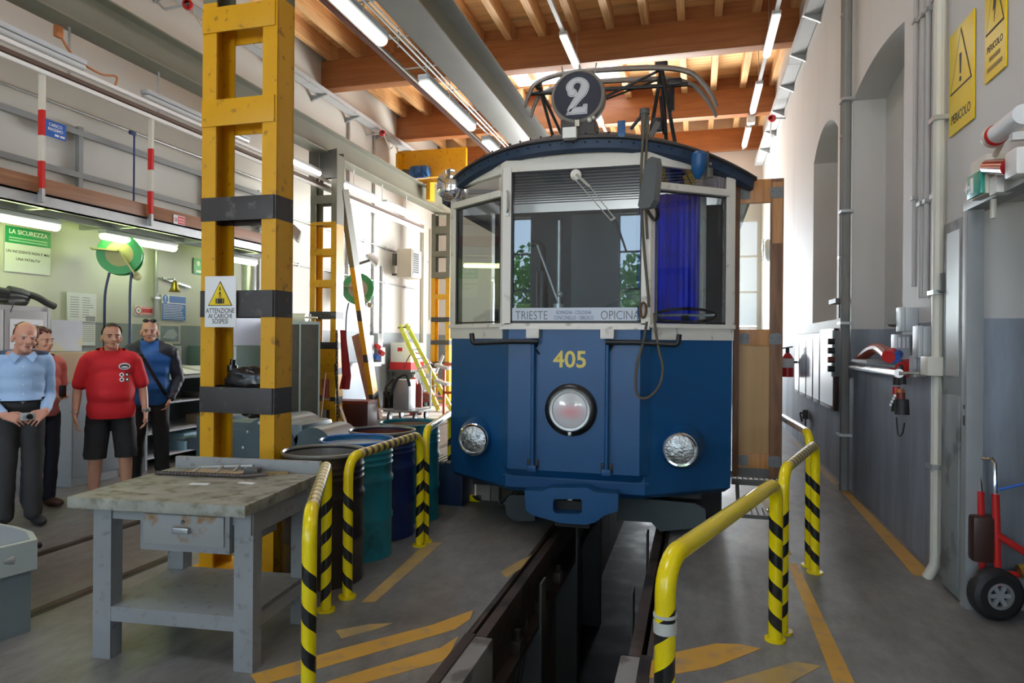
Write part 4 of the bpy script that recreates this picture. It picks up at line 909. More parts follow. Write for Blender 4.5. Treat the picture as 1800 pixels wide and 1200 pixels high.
# ---------------------------------------------------------------- handrails
YEL = (.82, .64, .0)
m_ry = mat('gloss yellow rail paint', YEL, .22, v=.04, coat=.4)
INK = (.012, .012, .012)
m_post1 = stripe('yellow post with black tape', YEL, INK, 'helix', .165, .42, .25, -1, .70)
m_post2 = stripe('yellow post with black tape wound left', YEL, INK, 'helix2', .165, .42, .25, -1, .70)
m_barx = stripe('yellow bar with black bands', (.62, .50, .08), (.10, .06, .02), 'x', .085, .45, .3, .12, 50)
def handrail(p0, p1, h, label, striped=True, flip=False, r=.031, mats=None, group='yellow handrails of the pit', metal=False):
    p0, p1 = V((*p0, 0)), V((*p1, 0)); L_ = (p1-p0).length; ang = math.atan2(p1.y-p0.y, p1.x-p0.x)
    t = thing('handrail', label, 'handrail', tuple(p0), group, rz=ang)
    R_ = .12
    for i in (0, 1):
        q = B(); s = 1 if i == 0 else -1
        q.tube([(0, 0, .0), (0, 0, .3), (0, 0, h-R_)]+[(s*(R_-R_*math.cos(a*PI/16)), 0, h-R_+R_*math.sin(a*PI/16)) for a in range(1, 9)], r, 16)
        o = part('post', q, (m_post2 if (i == 1) != flip else m_post1), t); o.location = (0 if i == 0 else L_, 0, 0)
        q = B(); q.cyl((0, 0, 0), (0, 0, .012), .055, n=18); f = part('foot_flange', q, m_ry, o)
    q = B(); q.cyl((R_-.002, 0, h), (L_-R_+.002, 0, h), r*.995, n=16); part('top_bar', q, m_alu if metal else m_barx if striped else m_ry, t)
    return t
handrail((-1.545, 2.50), (-2.10, 3.58), .87, 'yellow handrail nearest the workbench, left of the pit')
handrail((-2.08, 3.80), (-2.07, 4.92), .87, 'second left handrail along the open drums')
handrail((-2.07, 5.03), (-2.33, 6.30), .89, 'third left handrail running behind the tram corner')
r1 = handrail((-.095, 2.40), (.425, 3.90), .85, 'plain topped yellow handrail in front, right of the pit', striped=False, r=.036, flip=True)
q = B(); q.cyl((0, 0, .60), (0, 0, .64), .040, n=18); q.cyl((0, 0, .655), (0, 0, .665), .041, n=18); part('tape_collar', q, mat('silver tape', (.5, .5, .46), .4), r1)
handrail((.475, 4.02), (.815, 5.13), .90, 'second right handrail between the tram door and right wall', flip=True)
handrail((.80, 5.27), (.72, 6.9), .95, 'third right handrail with bare metal top bar', metal=True)
# ---------------------------------------------------------------- workbench and what lies on it
m_bench = mat('bench grey steel', (.265, .275, .28), .5, v=.15, s=4, wear=((.13, .12, .11), .2, 18, None, .2))
m_btop = mat('paint crusted bench top', (.29, .29, .25), .6, v=.4, s=9, b=.3, wear=((.12, .115, .07), .46, 13, None, .2))
m_rustp = mat('rust stained drawer front', (.31, .31, .30), .5, v=.1, wear=((.28, .13, .03), .3, 9))
RZ = math.radians(5.5)
wb_ = thing('workbench', 'worn grey steel workbench with drawer and lower shelf in the foreground', 'workbench', (-2.51, 3.05, 0), rz=RZ)
W2, D2 = .47, .40
for k in range(5):
    b = B(); y0 = -D2+.0+k*.16; b.bb(-W2, W2, y0, y0+.158, .775, .83+random.uniform(-.003, .002), .004); part('top_plank', b, m_btop, wb_)
b = B(); b.bb(-W2+.02, W2-.0, D2-.03, D2, .83, .90, .004); part('back_ledge', b, m_bench, wb_)
for sx in (-1, 1):
    for sy in (-1, 1):
        x, y = sx*(W2-.085)+.01, sy*(D2-.12); b = B(); b.bb(x-.05, x+.05, y-.004, y+.004, 0, .775); b.bb(x-.05, x-.042, y-.05*(sy < 0), y+.05, 0, .775) if 0 else None
        b.bb(x-.05, x-.042, y, y+.075, 0, .775); b.bb(x+.042, x+.05, y, y+.075, 0, .775)
        part('leg', b, m_bench, wb_)
b = B(); b.bb(-W2+.06, W2-.06, -D2+.12, D2-.06, .235, .262, .004); b.bb(-W2+.06, W2-.06, -D2+.118, -D2+.124, .19, .262); b.bb(W2-.066, W2-.06, -D2+.12, D2-.06, .17, .262); part('shelf', b, m_bench, wb_)
b = B(); b.bb(W2-.07, W2-.03, -D2+.1, D2-.1, .66, .775); b.bb(-W2+.05, W2-.05, -D2+.125, -D2+.135, .70, .775); part('apron', b, m_bench, wb_)
b = B(); b.bb(-.15, .33, -D2+.10, D2-.25, .565, .772, .003); dw = part('drawer_case', b, m_bench, wb_)
b = B(); b.bb(-.125, .305, -D2+.09, -D2+.10, .60, .745, .002); dr_ = part('drawer', b, m_rustp, wb_)
b = B(); b.box((.09, -D2+.078, .675), (.085, .025, .03), None, .006); part('handle', b, m_galv, dr_)
b = B(); b.cyl((.09, -D2+.091, .715), (.09, -D2+.084, .715), .009, n=10); part('lock', b, m_gdark, dr_)
ZT = .832
def on(x, y, z=0): c, s = math.cos(RZ), math.sin(RZ); return V((-2.51+c*x-s*y, 3.05+s*x+c*y, ZT+z))
b = B(); b.tube([on(-.40, .14, .014), on(.14, .16, .014), on(.24, .20, .02)], .011, 8)
for k in range(26): p = on(-.40, .14, .014).lerp(on(.14, .16, .014), k/26); b.cyl(p, p+V((.006, 0, 0)), .0135, n=8)
solo('rebar', b, mat('ribbed bar steel', (.10, .085, .08), .5, m=.4, v=.3, s=30), 'ribbed steel bar lying across the workbench top', 'bar')
t = thing('bar_clamp', 'thin metal clamp lying behind the ribbed bar on the workbench', 'clamp', tuple(on(-.1, .3)))
b = B(); b.bar(on(-.22, .28, .03), on(.06, .36, .035), .014, .01); b.bar(on(-.22, .28, .03), on(-.24, .24, .004), .012, .012); part('bar', b, m_galv, t)
b = B(); b.bar(on(-.10, .315, .034), on(-.11, .26, .004), .014, .014); b.bar(on(-.01, .34, .034), on(-.02, .29, .004), .014, .014); b.box(on(.06, .33, .014), (.05, .05, .028), None, .004); part('jaw', b, m_galv, t)
b = B(); b.box(on(.10, .29, .017), (.085, .05, .034), Matrix.Rotation(.1, 3, 'Z'), .004); solo('steel_block', b, m_gdark, 'small dark steel block on the workbench beside the clamp', 'block')
b = B(); b.box(on(-.12, .29, .003), (.34, .13, .006), Matrix.Rotation(.12, 3, 'Z')); solo('cardboard_sheet', b, m_card, 'thin cardboard sheet lying under the clamp on the workbench', 'sheet')
b = B(); b.bar(on(.16, .29, .006), on(.30, .33, .006), .05, .01); solo('wood_lath', b, m_plyw, 'short pale lath at the back of the workbench top', 'lath')
for i, (x, y, a, lb) in enumerate(((-.02, -.02, .2, 'left'), (.21, .05, -.1, 'right'))):
    b = B(); b.box(on(x, y, .0015), (.10, .035, .003), Matrix.Rotation(a, 3, 'Z')); solo('paper_scrap', b, m_paper, '%s scrap of pale paper lying on the workbench top' % lb, 'paper')

# ---------------------------------------------------------------- drums
def drum(x, y, cols, label, fill, fillz, h=.86):
    mo, mr_, mi = cols
    t = thing('oil_drum', label, 'drum', (x, y, 0), 'open steel drums'); r = .27
    pr = [(.0, .012), (r-.012, .012), (r, .0), (r, .02), (r-.006, .03)]
    for z in (.29, .57): pr += [(r-.006, z*h/.86-.03), (r+.004, z*h/.86-.012), (r+.004, z*h/.86+.012), (r-.006, z*h/.86+.03)]
    for z in (.69, .73, .77): pr += [(r-.006, z-.012), (r+.001, z), (r-.006, z+.012)]
    pr += [(r-.006, h-.02)]
    b = B(); b.lathe(pr, (x, y, 0), 36); sh = part('shell', b, mo, t)
    b = B(); b.lathe([(r-.008, h-.03), (r-.010, fillz-.1)], (x, y, 0), 36); part('inner_wall', b, mi, t)
    b = B(); b.lathe([(r+.0, h-.022), (r+.007, h-.010), (r+.006, h), (r-.006, h+.002), (r-.012, h-.012)], (x, y, 0), 36); part('rim', b, mr_, t)
    b = B(); b.lathe([(r-.010, fillz), (.0, fillz+.006)], (x, y, 0), 32); part('contents', b, fill, t)
    return t
m_dk = mat('drum black brown paint', (.022, .014, .012), .35, v=.3, s=5); m_te = mat('drum teal paint', (.01, .20, .26), .35, v=.14, s=3, wear=((.01, .09, .13), .25, 4)); m_db = mat('drum navy paint', (.012, .03, .13), .35, v=.2, s=3)
m_drust = mat('drum rusty inside', (.13, .035, .02), .5, v=.4, s=4); m_dgrey = mat('drum bare inside', (.26, .25, .23), .35, m=.4, v=.3, s=5)
m_rimb = mat('drum blue rim', (.03, .14, .42), .3, v=.1)
drum(-2.419, 4.08, (m_dk, m_dgrey, m_dgrey), 'black brown open drum nearest the workbench, bare metal inside', mat('waste rags', (.06, .05, .045), .8, v=.5, s=14, b=.6), .55)
drum(-2.46, 4.62, (m_te, m_rimb, m_rimb), 'teal drum with blue rim filled with pale liquid', mat('pale drum liquid', (.33, .40, .43), .25, v=.1), .82)
drum(-2.512, 5.16, (m_db, m_dgrey, m_drust), 'navy drum with rust red inside between the teal drums', m_drust, .60)
drum(-2.51, 5.72, (m_te, m_te, mat('drum brown inside', (.27, .16, .09), .6, v=.3, s=5)), 'teal drum with brown inside nearest the tram', mat('brown drum sludge', (.26, .15, .085), .6, v=.3, s=5, b=.2), .80)

# ---------------------------------------------------------------- by the left corner of the tram
t = thing('parts_bin', 'dark blue bin with slatted lid beside the farthest teal drum', 'bin', (-2.38, 6.4, 0))
b = B(); b.bb(-2.62, -2.17, 6.2, 6.6, 0, .40, .01); part('body', b, mat('bin navy', (.012, .03, .085), .45, v=.2), t)
for k in range(8): b = B(); b.bb(-2.61+k*.056, -2.575+k*.056, 6.19, 6.61, .41, .425); part('slat', b, m_grey2, t)
for i, (x0, x1, lb) in enumerate(((-2.13, -1.98, 'pale upright timber block behind the left tram corner, the wider one'), (-1.97, -1.89, 'pale upright timber block behind the left tram corner, the narrower one'))):
    b = B(); b.bb(x0, x1, 6.5, 6.62, 0, .46, .005); solo('timber_block', b, wood('pale timber %d' % i, (.40, .36, .30), (.31, .28, .23), 'z', .7), lb, 'block', 'timber blocks by the tram')
t = thing('floor_grate', 'ribbed grey floor grate beneath the left front corner of the tram', 'grate', (-1.6, 6.8, 0))
b = B(); b.bb(-1.88, -1.25, 6.35, 7.3, 0, .012); part('frame', b, m_gdark, t)
for k in range(11): b = B(); b.bb(-1.86+k*.056, -1.84+k*.056, 6.37, 7.28, .012, .03); part('slat', b, m_grey2, t)
b = B(); b.bb(-2.20, -2.06, 6.42, 6.47, 0, .06, .01); solo('foot_stop', b, m_post1, 'yellow and black striped foot stop by the pale timber blocks', 'stop')

# ---------------------------------------------------------------- gearbox, cabinets and clutter behind the column
m_cast = mat('blue grey casting paint', (.09, .135, .165), .35, v=.15, s=4, coat=.2)
t = thing('traction_motor', 'blue grey cast traction motor housing on the floor behind the near column', 'motor', (-4.6, 7.1, 0))
gx, gy = -4.75, 6.7
b = B(); b.bb(gx-.35, gx+.70, gy-.3, gy+.35, .12, .70, .06); b.bb(gx-.2, gx+.55, gy-.34, gy-.28, .3, .62, .02); b.cyl((gx+.82, gy-.30, .42), (gx+.82, gy+.3, .42), .25, n=26); b.cyl((gx+.98, gy-.34, .30), (gx+.98, gy-.1, .30), .12, n=20); b.bb(gx-.75, gx-.3, gy-.2, gy+.25, .15, .74, .05); b.cyl((gx+.28, gy-.32, .42), (gx+.28, gy+.4, .42), .34, n=28); part('housing', b, m_cast, t)
b = B(); b.cyl((gx+.28, gy-.36, .42), (gx+.28, gy-.30, .42), .25, n=26); b.cyl((gx+.28, gy-.42, .42), (gx+.28, gy-.34, .42), .12, n=20); part('bearing_cap', b, m_cast, t); b = B(); b.cyl((gx+.82, gy-.36, .42), (gx+.82, gy-.30, .42), .17, n=20); part('bearing_cap', b, m_cast, t)
b = B()
for k in range(10): a = k*PI/5; b.sph((gx+.28+.29*math.cos(a), gy-.33, .42+.29*math.sin(a)), .02, 8)
part('bolts', b, m_galv, t, kind='stuff')
b = B(); b.bb(gx-.85, gx+.8, gy-.25, gy+.3, 0, .12, .01); part('skid', b, m_gdark, t)
b = B(); b.bar((gx-.9, gy-.1, .4), (gx-.75, gy-.1, .4), .1, .14); b.bar((gx-1.0, gy-.1, .45), (gx-.85, gy-.1, .45), .3, .03); part('terminal_bracket', b, m_cast, t)
# black plastic bag caught in the column
def blob(name, c, r, amp, sc_, m, label, cat, seed=1, parent=None):
    from mathutils import noise
    b = B(); b.sph((0, 0, 0), (1, 1, 1), 28)
    for v in b.bm.verts:
        n = noise.noise(v.co*sc_+V((seed, 0, 0))); n2 = abs(noise.noise(v.co*sc_*2.3+V((0, seed, 0))))
        v.co = V((v.co.x*r[0], v.co.y*r[1], max(v.co.z, -.6)*r[2]))*(1+amp*n-amp*n2)+V(c)
    return solo(name, b, m, label, cat, smooth=50) if not parent else part(name, b, m, parent, smooth=50)
m_bag = mat('black bin bag film', (.02, .02, .022), .18, v=.1)
blob('plastic_bag', (-2.99, 4.03, 1.33), (.20, .075, .085), .25, 1.6, m_bag, 'crumpled black plastic bag resting on the black band of near column', 'bag', 3)
blob('plastic_bag', (-2.93, 4.05, 1.09), (.10, .06, .05), .4, 2.2, m_bag, 'dark bag tail hanging below the black band of near column', 'bag', 8)
b = B(); b.cyl((-3.12, 4.05, 1.275), (-3.12, 4.05, 1.42), .035, n=16); b.cyl((-3.12, 4.05, 1.42), (-3.115, 4.05, 1.46), .02, n=12); solo('spray_bottle', b, m_blackg, 'dark bottle standing inside the near yellow column behind the bag', 'bottle')
# green wardrobe, panel, bench with papers
m_gcab = mat('sage green cabinet enamel', (.10, .17, .145), .45, v=.1); m_gedge = mat('pale green cabinet edge', (.40, .47, .45), .45, v=.06)
P = lambda px, py, x: at(px, py, 'x', x)
yA, yB_ = 8.55, 10.2
t = thing('steel_cabinet', 'sage green steel cabinet behind the near column with pale panel above', 'cabinet', (-7.0, 9.3, 0))
b = B(); b.bb(XL+.02, -6.55, yA, yB_, .05, 1.50, .01); part('carcass', b, m_gcab, t)
for k in range(2): b = B(); b.bb(-6.56, -6.535, yA+.02+k*.81, yA+.81+k*.81, .08, 1.48, .004); d_ = part('door', b, m_gcab, t); b = B(); b.bar((-6.53, yA+.75+k*.12, .75), (-6.53, yA+.75+k*.12, .87), .015, .015, (0, 1, 0)); part('handle', b, m_galv, d_)
b = B(); b.bb(-6.57, -6.53, yA-.035, yA+.01, .05, 1.50); part('corner_strip', b, m_gedge, t)
b = B(); b.box((-6.62, 9.35, 1.82), (.02, 1.6, .62), Matrix.Rotation(-.06, 3, 'Y')); solo('white_panel', b, mat('bluish white board', (.50, .56, .68), .35, v=.05), 'bluish white board standing on top of the sage green cabinet', 'panel')
t = thing('standing_desk', 'grey standing desk with sloped top and open shelves behind blue jacket man', 'desk', (-6.6, 7.6, 0)); d0, d1_ = 6.75, 8.35
b = B(); b.bb(XL+.05, -6.40, d1_-.03, d1_, 0, 1.10); b.bb(XL+.05, -6.42, d0, d0+.03, 0, 1.10); b.bb(XL+.05, XL+.08, d0, d1_, 0, 1.1); part('side_panel', b, m_grey2, t)
b = B(); b.bar((-6.40, d1_-.015, .0), (-6.40, d1_-.015, 1.12), .05, .02, (1, 0, 0)); part('front_edge', b, m_grey, t)
b = B(); b.bar((XL+.05, (d0+d1_)/2, 1.22), (-6.38, (d0+d1_)/2, 1.10), d1_-d0, .025, (0, 0, 1)); part('top', b, m_grey2, t)
for z in (.12, .42, .78): b = B(); b.bb(XL+.08, -6.44, d0+.03, d1_-.03, z, z+.02); part('shelf', b, m_grey, t)
for i, (y0, a) in enumerate(((7.55, .1), (8.0, -.15))):
    b = B(); b.box((-6.65, y0, 1.170+.012), (.42, .32, .02), Matrix.Rotation(.155, 3, 'Y') @ Matrix.Rotation(a, 3, 'Z')); solo('paper_stack', b, m_paper, ('stack of white papers on the desk top nearer the blue jacket man', 'stack of white papers on the desk corner by the near column')[i], 'papers', 'papers on the desk')
b = B(); b.box((-6.6, 7.6, .25), (.3, .35, .22), None, .01); solo('storage_box', b, mat('pale blue box', (.25, .45, .55), .5), 'pale blue box on the lowest desk shelf behind blue jacket man', 'box')
b = B(); b.box((-6.65, 8.0, .50), (.3, .3, .12), None, .01); solo('storage_box', b, m_card, 'brown box on the middle desk shelf', 'box')
b = B(); b.box((-6.62, 7.9, .84), (.35, .3, .08), None, .01); solo('binder', b, m_gdark, 'dark folder lying on the upper desk shelf', 'folder')
# locker 7, low cabinet, cardboard, wall panel
m_lock = mat('locker grey', (.36, .365, .36), .45, v=.06)
t = thing('locker', 'grey locker numbered 7 behind the old man, hose on top', 'locker', (-6.95, 4.9, 0)); lx = -6.72
lyb = at(86, 530, 'x', lx).y
b = B(); b.bb(XL+.02, lx, lyb-1.0, lyb, 0, 1.93, .008); part('carcass', b, m_lock, t)
for k in range(2): b = B(); b.bb(lx, lx+.018, lyb-.97+k*.475, lyb-.50+k*.475-.006, .08, 1.88, .004); dd = part('door', b, m_lock, t)
b = B(); b.bb(lx+.002, lx+.02, lyb-.025, lyb, .05, 1.92); part('corner_strip', b, m_grey, t)
n7 = text('7', dd, (0, 0, 0), .15, m_ink, rot=LEFTW, sx=.8); n7.location = V((lx+.0186, at(21, 541, 'x', lx+.02).y, at(21, 541, 'x', lx+.02).z))-ORG[dd.name]
c = at(47, 595, 'x', lx+.02); s = board('paper_notice', 'white paper notice stuck on the locker door behind the old man', 'notice', c, .36, .40, LEFTW, m_paper, .002)
for k, (w_, y_) in enumerate(((.26, .14), (.26, .11), (.12, .085), (.24, .03), (.22, 0), (.24, -.03), (.2, -.06))): flat('print_line', s, rect(-.14, -.14+w_, y_-.006, y_+.006), .0022, m_inkg)
b = B(); hz = 1.935
for k in range(3): b.tube(catmull([(-6.95+.20*math.cos(a*PI/8)+.02*k, lyb-.45+.33*math.sin(a*PI/8), hz+.035+.05*k+.02*math.sin(a*.9+k)) for a in range(17)], 4), .036, 10)
b.tube(catmull([(-6.80, lyb-.3, hz+.14), (-6.76, lyb-.12, hz+.10), (-6.74, lyb+.0, hz+.035), (-6.735, lyb+.08, hz+.005)], 5), .036, 10)
solo('hose', b, mat('ribbed grey hose', (.05, .055, .05), .6, v=.2), 'coiled dark grey hose lying on top of the locker', 'hose')
t = thing('low_cabinet', 'grey low metal cabinet between the old man and red shirt man', 'cabinet', (-6.85, 5.8, 0)); cx = -6.42; cy0, cy1 = lyb+.02, 6.45
b = B(); b.bb(XL+.02, cx, cy0, cy1, 0, 1.12, .008); part('carcass', b, m_grey2, t)
for k in range(2): b = B(); h_ = (cy1-cy0)/2; b.bb(cx, cx+.015, cy0+.02+k*h_, cy0+h_-.01+k*h_, .10, 1.08, .003); d_ = part('door', b, mat('cabinet slate %d' % k, (.26, .30, .33), .4, v=.05), t); b = B(); b.bb(cx+.016, cx+.03, cy0+h_-.07+k*.12, cy0+h_-.05+k*.12, .55, .65); part('handle', b, m_galv, d_)
b = B(); b.bb(cx, cx+.02, cy1-.04, cy1, 0, 1.12); part('edge_strip', b, m_cream, t)
b = B(); y0 = at(88, 670, 'x', -6.5).y; b.bb(-6.95, -6.5, y0, cy1-.05, 1.122, 1.44, .006); t = solo('cardboard_box', b, m_card, 'tan cardboard box on the low cabinet left of red shirt man', 'box')
y1 = at(142, 600, 'x', -6.9).y; y0 = at(88, 600, 'x', -6.9).y
b = B(); b.bb(-6.9, -6.885, y0, y1, 1.45, 1.80); solo('white_panel', b, mat('faded white sheet', (.50, .54, .60), .4, v=.1, wear=((.58, .56, .35), .3, 4)), 'pale sheet leaning above the cardboard box left of red shirt man', 'panel')
# wall notices, left wall
xw = XL+.012
def wallsign(name, label, px0, py0, px1, py1, m, cat='sign', th=.006, x=xw):
    a, c = at(px0, py0, 'x', x), at(px1, py1, 'x', x); cy, cz = (a.y+c.y)/2, None
    z0 = at((px0+px1)/2, py0, 'x', x).z; z1 = at((px0+px1)/2, py1, 'x', x).z
    w_, h_ = abs(c.y-a.y), abs(z0-z1)
    o = board(name, label, cat, (x, cy, (z0+z1)/2), w_, h_, LEFTW, m, th); return o, w_, h_
s, w_, h_ = wallsign('safety_board', 'white safety slogan board with green header on left wall', 8, 402, 88, 480, m_sgnw)
flat('green_header', s, rect(-w_/2, w_/2, h_*.13, h_/2), .0062, m_green)
text('LA SICUREZZA', s, (0, h_*.385, .0076), w_*.128, m_inkw, bold=.02)
for k in range(2): flat('header_line', s, rect(-w_*.42, w_*.42, h_*(.26-k*.06)-.012, h_*(.26-k*.06)+.004), .0076, mat('pale green print %d' % k, (.35, .65, .45), .5))
text('UN INCIDENTE NON E\' MAI', s, (0, -h_*.05, .0064), w_*.076, m_ink, bold=.012); text('UNA FATALITA\'', s, (0, -h_*.21, .0064), w_*.076, m_ink, bold=.012)
s, w_, h_ = wallsign('notice_board', 'small white duty notice board on left wall above red shirt man', 117, 515, 167, 565, m_paper, 'notice', .02)
for k in range(9):
    flat('print_line', s, rect(-w_*.42, -w_*.12, h_*(.34-.085*k)-.004, h_*(.34-.085*k)+.004), .0202, m_inkg); flat('print_line', s, rect(.0, w_*(.2+.2*random.random()), h_*(.34-.085*k)-.004, h_*(.34-.085*k)+.004), .0202, m_inkg)
flat('grey_panel', s, rect(w_*.12, w_*.46, -h_*.48, -h_*.3), .0202, m_grey2)
s, w_, h_ = wallsign('notice_board', 'white paper sheet below the duty notice board on left wall', 143, 562, 167, 607, m_paper, 'notice', .004)
for k in range(10): flat('print_line', s, rect(-w_*.4, w_*.4, h_*(.4-.08*k)-.003, h_*(.4-.08*k)+.003), .0042, m_inkg)
s, w_, h_ = wallsign('prohibition_sign', 'red and white prohibition sign on left wall between the two men', 237, 538, 268, 554, m_sgnw)
flat('red_field', s, rect(-w_*.12, w_*.48, -h_*.45, h_*.45), .0062, m_inkr); flat('ring', s, circ(-w_*.32, 0, h_*.46), .0062, m_inkr); flat('ring_centre', s, circ(-w_*.32, 0, h_*.34), .0076, m_sgnw); b = B()
flat('figure', s, circ(-w_*.32, 0, h_*.10, 10), .009, m_ink)
for y_ in (.32, -.30): flat('print_line', s, rect(-w_*.10, w_*.45, h_*(y_-.09), h_*(y_+.09)), .0076, m_inkp)
s, w_, h_ = wallsign('obligation_sign', 'blue obligation notice with white exclamation mark on left wall', 284, 519, 326, 563, m_sgnw)
flat('blue_field', s, rect(-w_*.49, w_*.49, -h_*.49, h_*.16), .0062, m_inkb); flat('blue_header', s, rect(-w_*.2, w_*.49, h_*.2, h_*.47), .0062, m_inkb); flat('blue_disc', s, circ(-w_*.36, h_*.33, h_*.15, 20, h_*.17), .0062, m_inkb)
text('!', s, (-w_*.36, h_*.33, .0076), h_*.32, m_inkw, bold=.02)
for k in range(9): flat('print_line', s, rect(-w_*.45, w_*(.30+.15*random.random()), h_*(.10-.066*k)-.004, h_*(.10-.066*k)+.004), .0076, m_inkw)
s, w_, h_ = wallsign('exit_sign', 'small green safety sign partly hidden by the near yellow column', 340, 455, 360, 482, m_green)
flat('white_mark', s, circ(-w_*.1, h_*.2, h_*.16), .0062, m_inkw); flat('white_mark', s, rect(-w_*.3, w_*.2, -h_*.4, -h_*.25), .0062, m_inkw)
b = B(); c = at(307, 503, 'x', XL+.16); t = thing('brass_bell', 'brass hand bell on wall bracket above the blue notice', 'bell', tuple(c)); m_brass = mat('old brass', (.42, .32, .08), .3, m=.8, v=.15)
b.lathe([(.085, -.08), (.075, -.07), (.05, -.02), (.042, .05), (.02, .08), (0, .085)], c, 20); part('bell_body', b, m_brass, t)
b = B(); b.bar(c+V((-.16, 0, .10)), c+V((0, 0, .10)), .03, .02); b.bar(c+V((-.12, -.1, .11)), c+V((-.12, .45, .02)), .03, .03); part('bell_bracket', b, m_galv, t)
s, w_, h_ = wallsign('framed_picture', 'framed grey drawing on the left wall beside blue jacket man', 277, 570, 315, 604, m_cream, 'picture', .02)
flat('drawing', s, rect(-w_*.42, w_*.42, -h_*.4, h_*.42), .0202, mat('drawing blue grey', (.24, .30, .36), .5, v=.4, s=12)); flat('drawing_mark', s, [(-w_*.34, -h_*.2), (-w_*.1, h_*.2), (w_*.2, h_*.25), (w_*.36, -h_*.05), (w_*.2, -h_*.25)], .0216, mat('drawing pale', (.48, .53, .57), .5, v=.2, s=20))
s, w_, h_ = wallsign('price_list', 'white printed list below the framed drawing on left wall', 290, 608, 318, 645, m_paper, 'notice', .004)
for k in range(8): flat('print_line', s, rect(-w_*.4, w_*.38, h_*(.4-.1*k)-.003, h_*(.4-.1*k)+.003), .0042, m_inkg)
for i in range(3):
    c = at(282+8*i, 610, 'x', XL+.05); b = B(); b.sph(c, .055, 12); solo('hard_hat', b, m_cream, ('left', 'middle', 'right')[i]+' one of three cream round caps on left wall behind blue jacket man', 'cap', 'cream caps on the wall')
# hose reels
def reel(c, r, label, lens, m_arm, ax):
    t = thing('hose_reel', label, 'hose reel', tuple(c), 'green hose reels'); c = V(c); m_gr = bpy.data.materials.get('reel green') or mat('reel green', (.03, .30, .09), .35)
    for s in (-1, 1):
        b = B(); b.lathe([(r*.62, -.01), (r, -.012), (r*1.02, 0), (r, .012), (r*.62, .01)], c+V(ax).normalized()*s*.09, 36, ax); part('flange', b, m_gr, t)
    b = B(); b.lathe([(0, -.10), (r*.62, -.10), (r*.62, .10), (0, .10)], c, 30, ax); part('drum', b, m_arm, t)
    b = B(); b.tube(catmull([c+V(ax).normalized()*(a-7)*.011+V((-V(ax).normalized().y*math.cos(a)*r*.78, V(ax).normalized().x*math.cos(a)*r*.78, math.sin(a)*r*.78)) for a in [k*.6 for k in range(22)]], 2), .02, 6); part('wound_hose', b, m_blackg, t)
    n_ = -V(ax).normalized(); u_ = V((-n_.y, n_.x, 0)); b = B(); b.bar(c+n_*.13-u_*.30+V((0, 0, .05)), c+n_*.13+V((0, 0, .03)), .16, .02, (0, 0, 1)); q_ = c+n_*.14+u_*r*.75-V((0, 0, r*1.05)); b.bar(c+n_*.14+V((0, 0, .05)), q_, .02, .09, tuple(n_)); b.cyl(q_-n_*.16, q_+n_*.02, .05, n=14); part('swing_arm', b, m_arm, t)
    for dx, dz, b0 in lens:
        b = B(); p = c+V((dx, -.05, -r*.9)); b.tube(catmull([p, p+V((-.04 if dx < 0 else 0, -.02, -.25)), p+V((-.05 if dx < 0 else 0, -.02, -.6)), p+V((-.05 if dx < 0 else 0, -.02, -dz))]), .016, 8); part('hose_end', b, mat('hose blue %d' % int(dz*100), (.025, .04, .11), .4), t)
    return t
m_arm = mat('khaki reel arm', (.40, .38, .17), .45, v=.08)
reel(at(212, 448, 'x', XL+.40), .25, 'green hose reel on left wall above the red shirt man', [(-.12, 1.5, 0), (.22, 1.6, 0)], m_arm, (-.75, 1, 0))
reel(at(630, 508, 'x', XL+.40), .33, 'far green hose reel on the bright left wall past the columns', [(-.2, 1.2, 0), (.2, 1.35, 0)], mat('tan reel arm', (.42, .36, .26), .45, v=.08), (-.42, 1, 0))
b = B(); c = at(236, 235, 'x', XL+.2); b.cyl(c, V((c.x, c.y, 3.2)), .012); b.box(c+V((0, -.03, 0)), (.04, .1, .05), None, .01); solo('blue_cable', b, mat('cable blue', (.02, .05, .18), .5), 'thin dark blue air line hanging above the walkway on left wall', 'hose')
# ---------------------------------------------------------------- far left workshop corner
def Q(px, py, y): return at(px, py, 'y', y)
m_mesh = mat('grimy mesh panel', (.075, .07, .055), .6, v=.35, s=7, b=.3, bs=90)
my = 9.9; a, c_ = Q(505, 565, my), Q(560, 735, my)
t = thing('mesh_cabinet', 'grimy mesh fronted cabinet between the near and tall grey columns', 'cabinet', (c_.x, my, 0), None, rz=.52)
ztop = a.z; cw = .60
b = B(); b.bb(-cw, 0, .02, .5, .05, ztop, .006); part('carcass', b, m_under, t)  # near black carcass stands in for its side in shadow
for k in range(2): b = B(); b.bb(-cw+k*cw/2+.02, -cw+(k+1)*cw/2-.02, 0, .02, .12, ztop-.05, .002); part('mesh_door', b, m_mesh, t)
b = B(); b.bb(-cw, .01, -.012, .02, ztop-.05, ztop)
for k in range(3): b.bb(-cw+k*cw/2-.014, -cw+k*cw/2+.014, -.012, .02, .05, ztop)
part('frame', b, m_gedge, t)
b = B(); p = Q(525, 634, my+.2); b.cyl((p.x-.35, my+.2, ztop+.075), (p.x+.15, my+.2, ztop+.075), .07, n=18); b.cyl((p.x+.15, my+.2, ztop+.075), (p.x+.36, my+.18, ztop+.07), .015); solo('paper_roll', b, m_cream, 'cream roll lying on top of the mesh cabinet', 'roll')
b = B(); b.box((p.x+.0, my+.1, ztop+.006), (.4, .18, .01), Matrix.Rotation(.1, 3, 'Z')); solo('rag', b, m_paper, 'white rag lying on the mesh cabinet under the cream roll', 'rag')
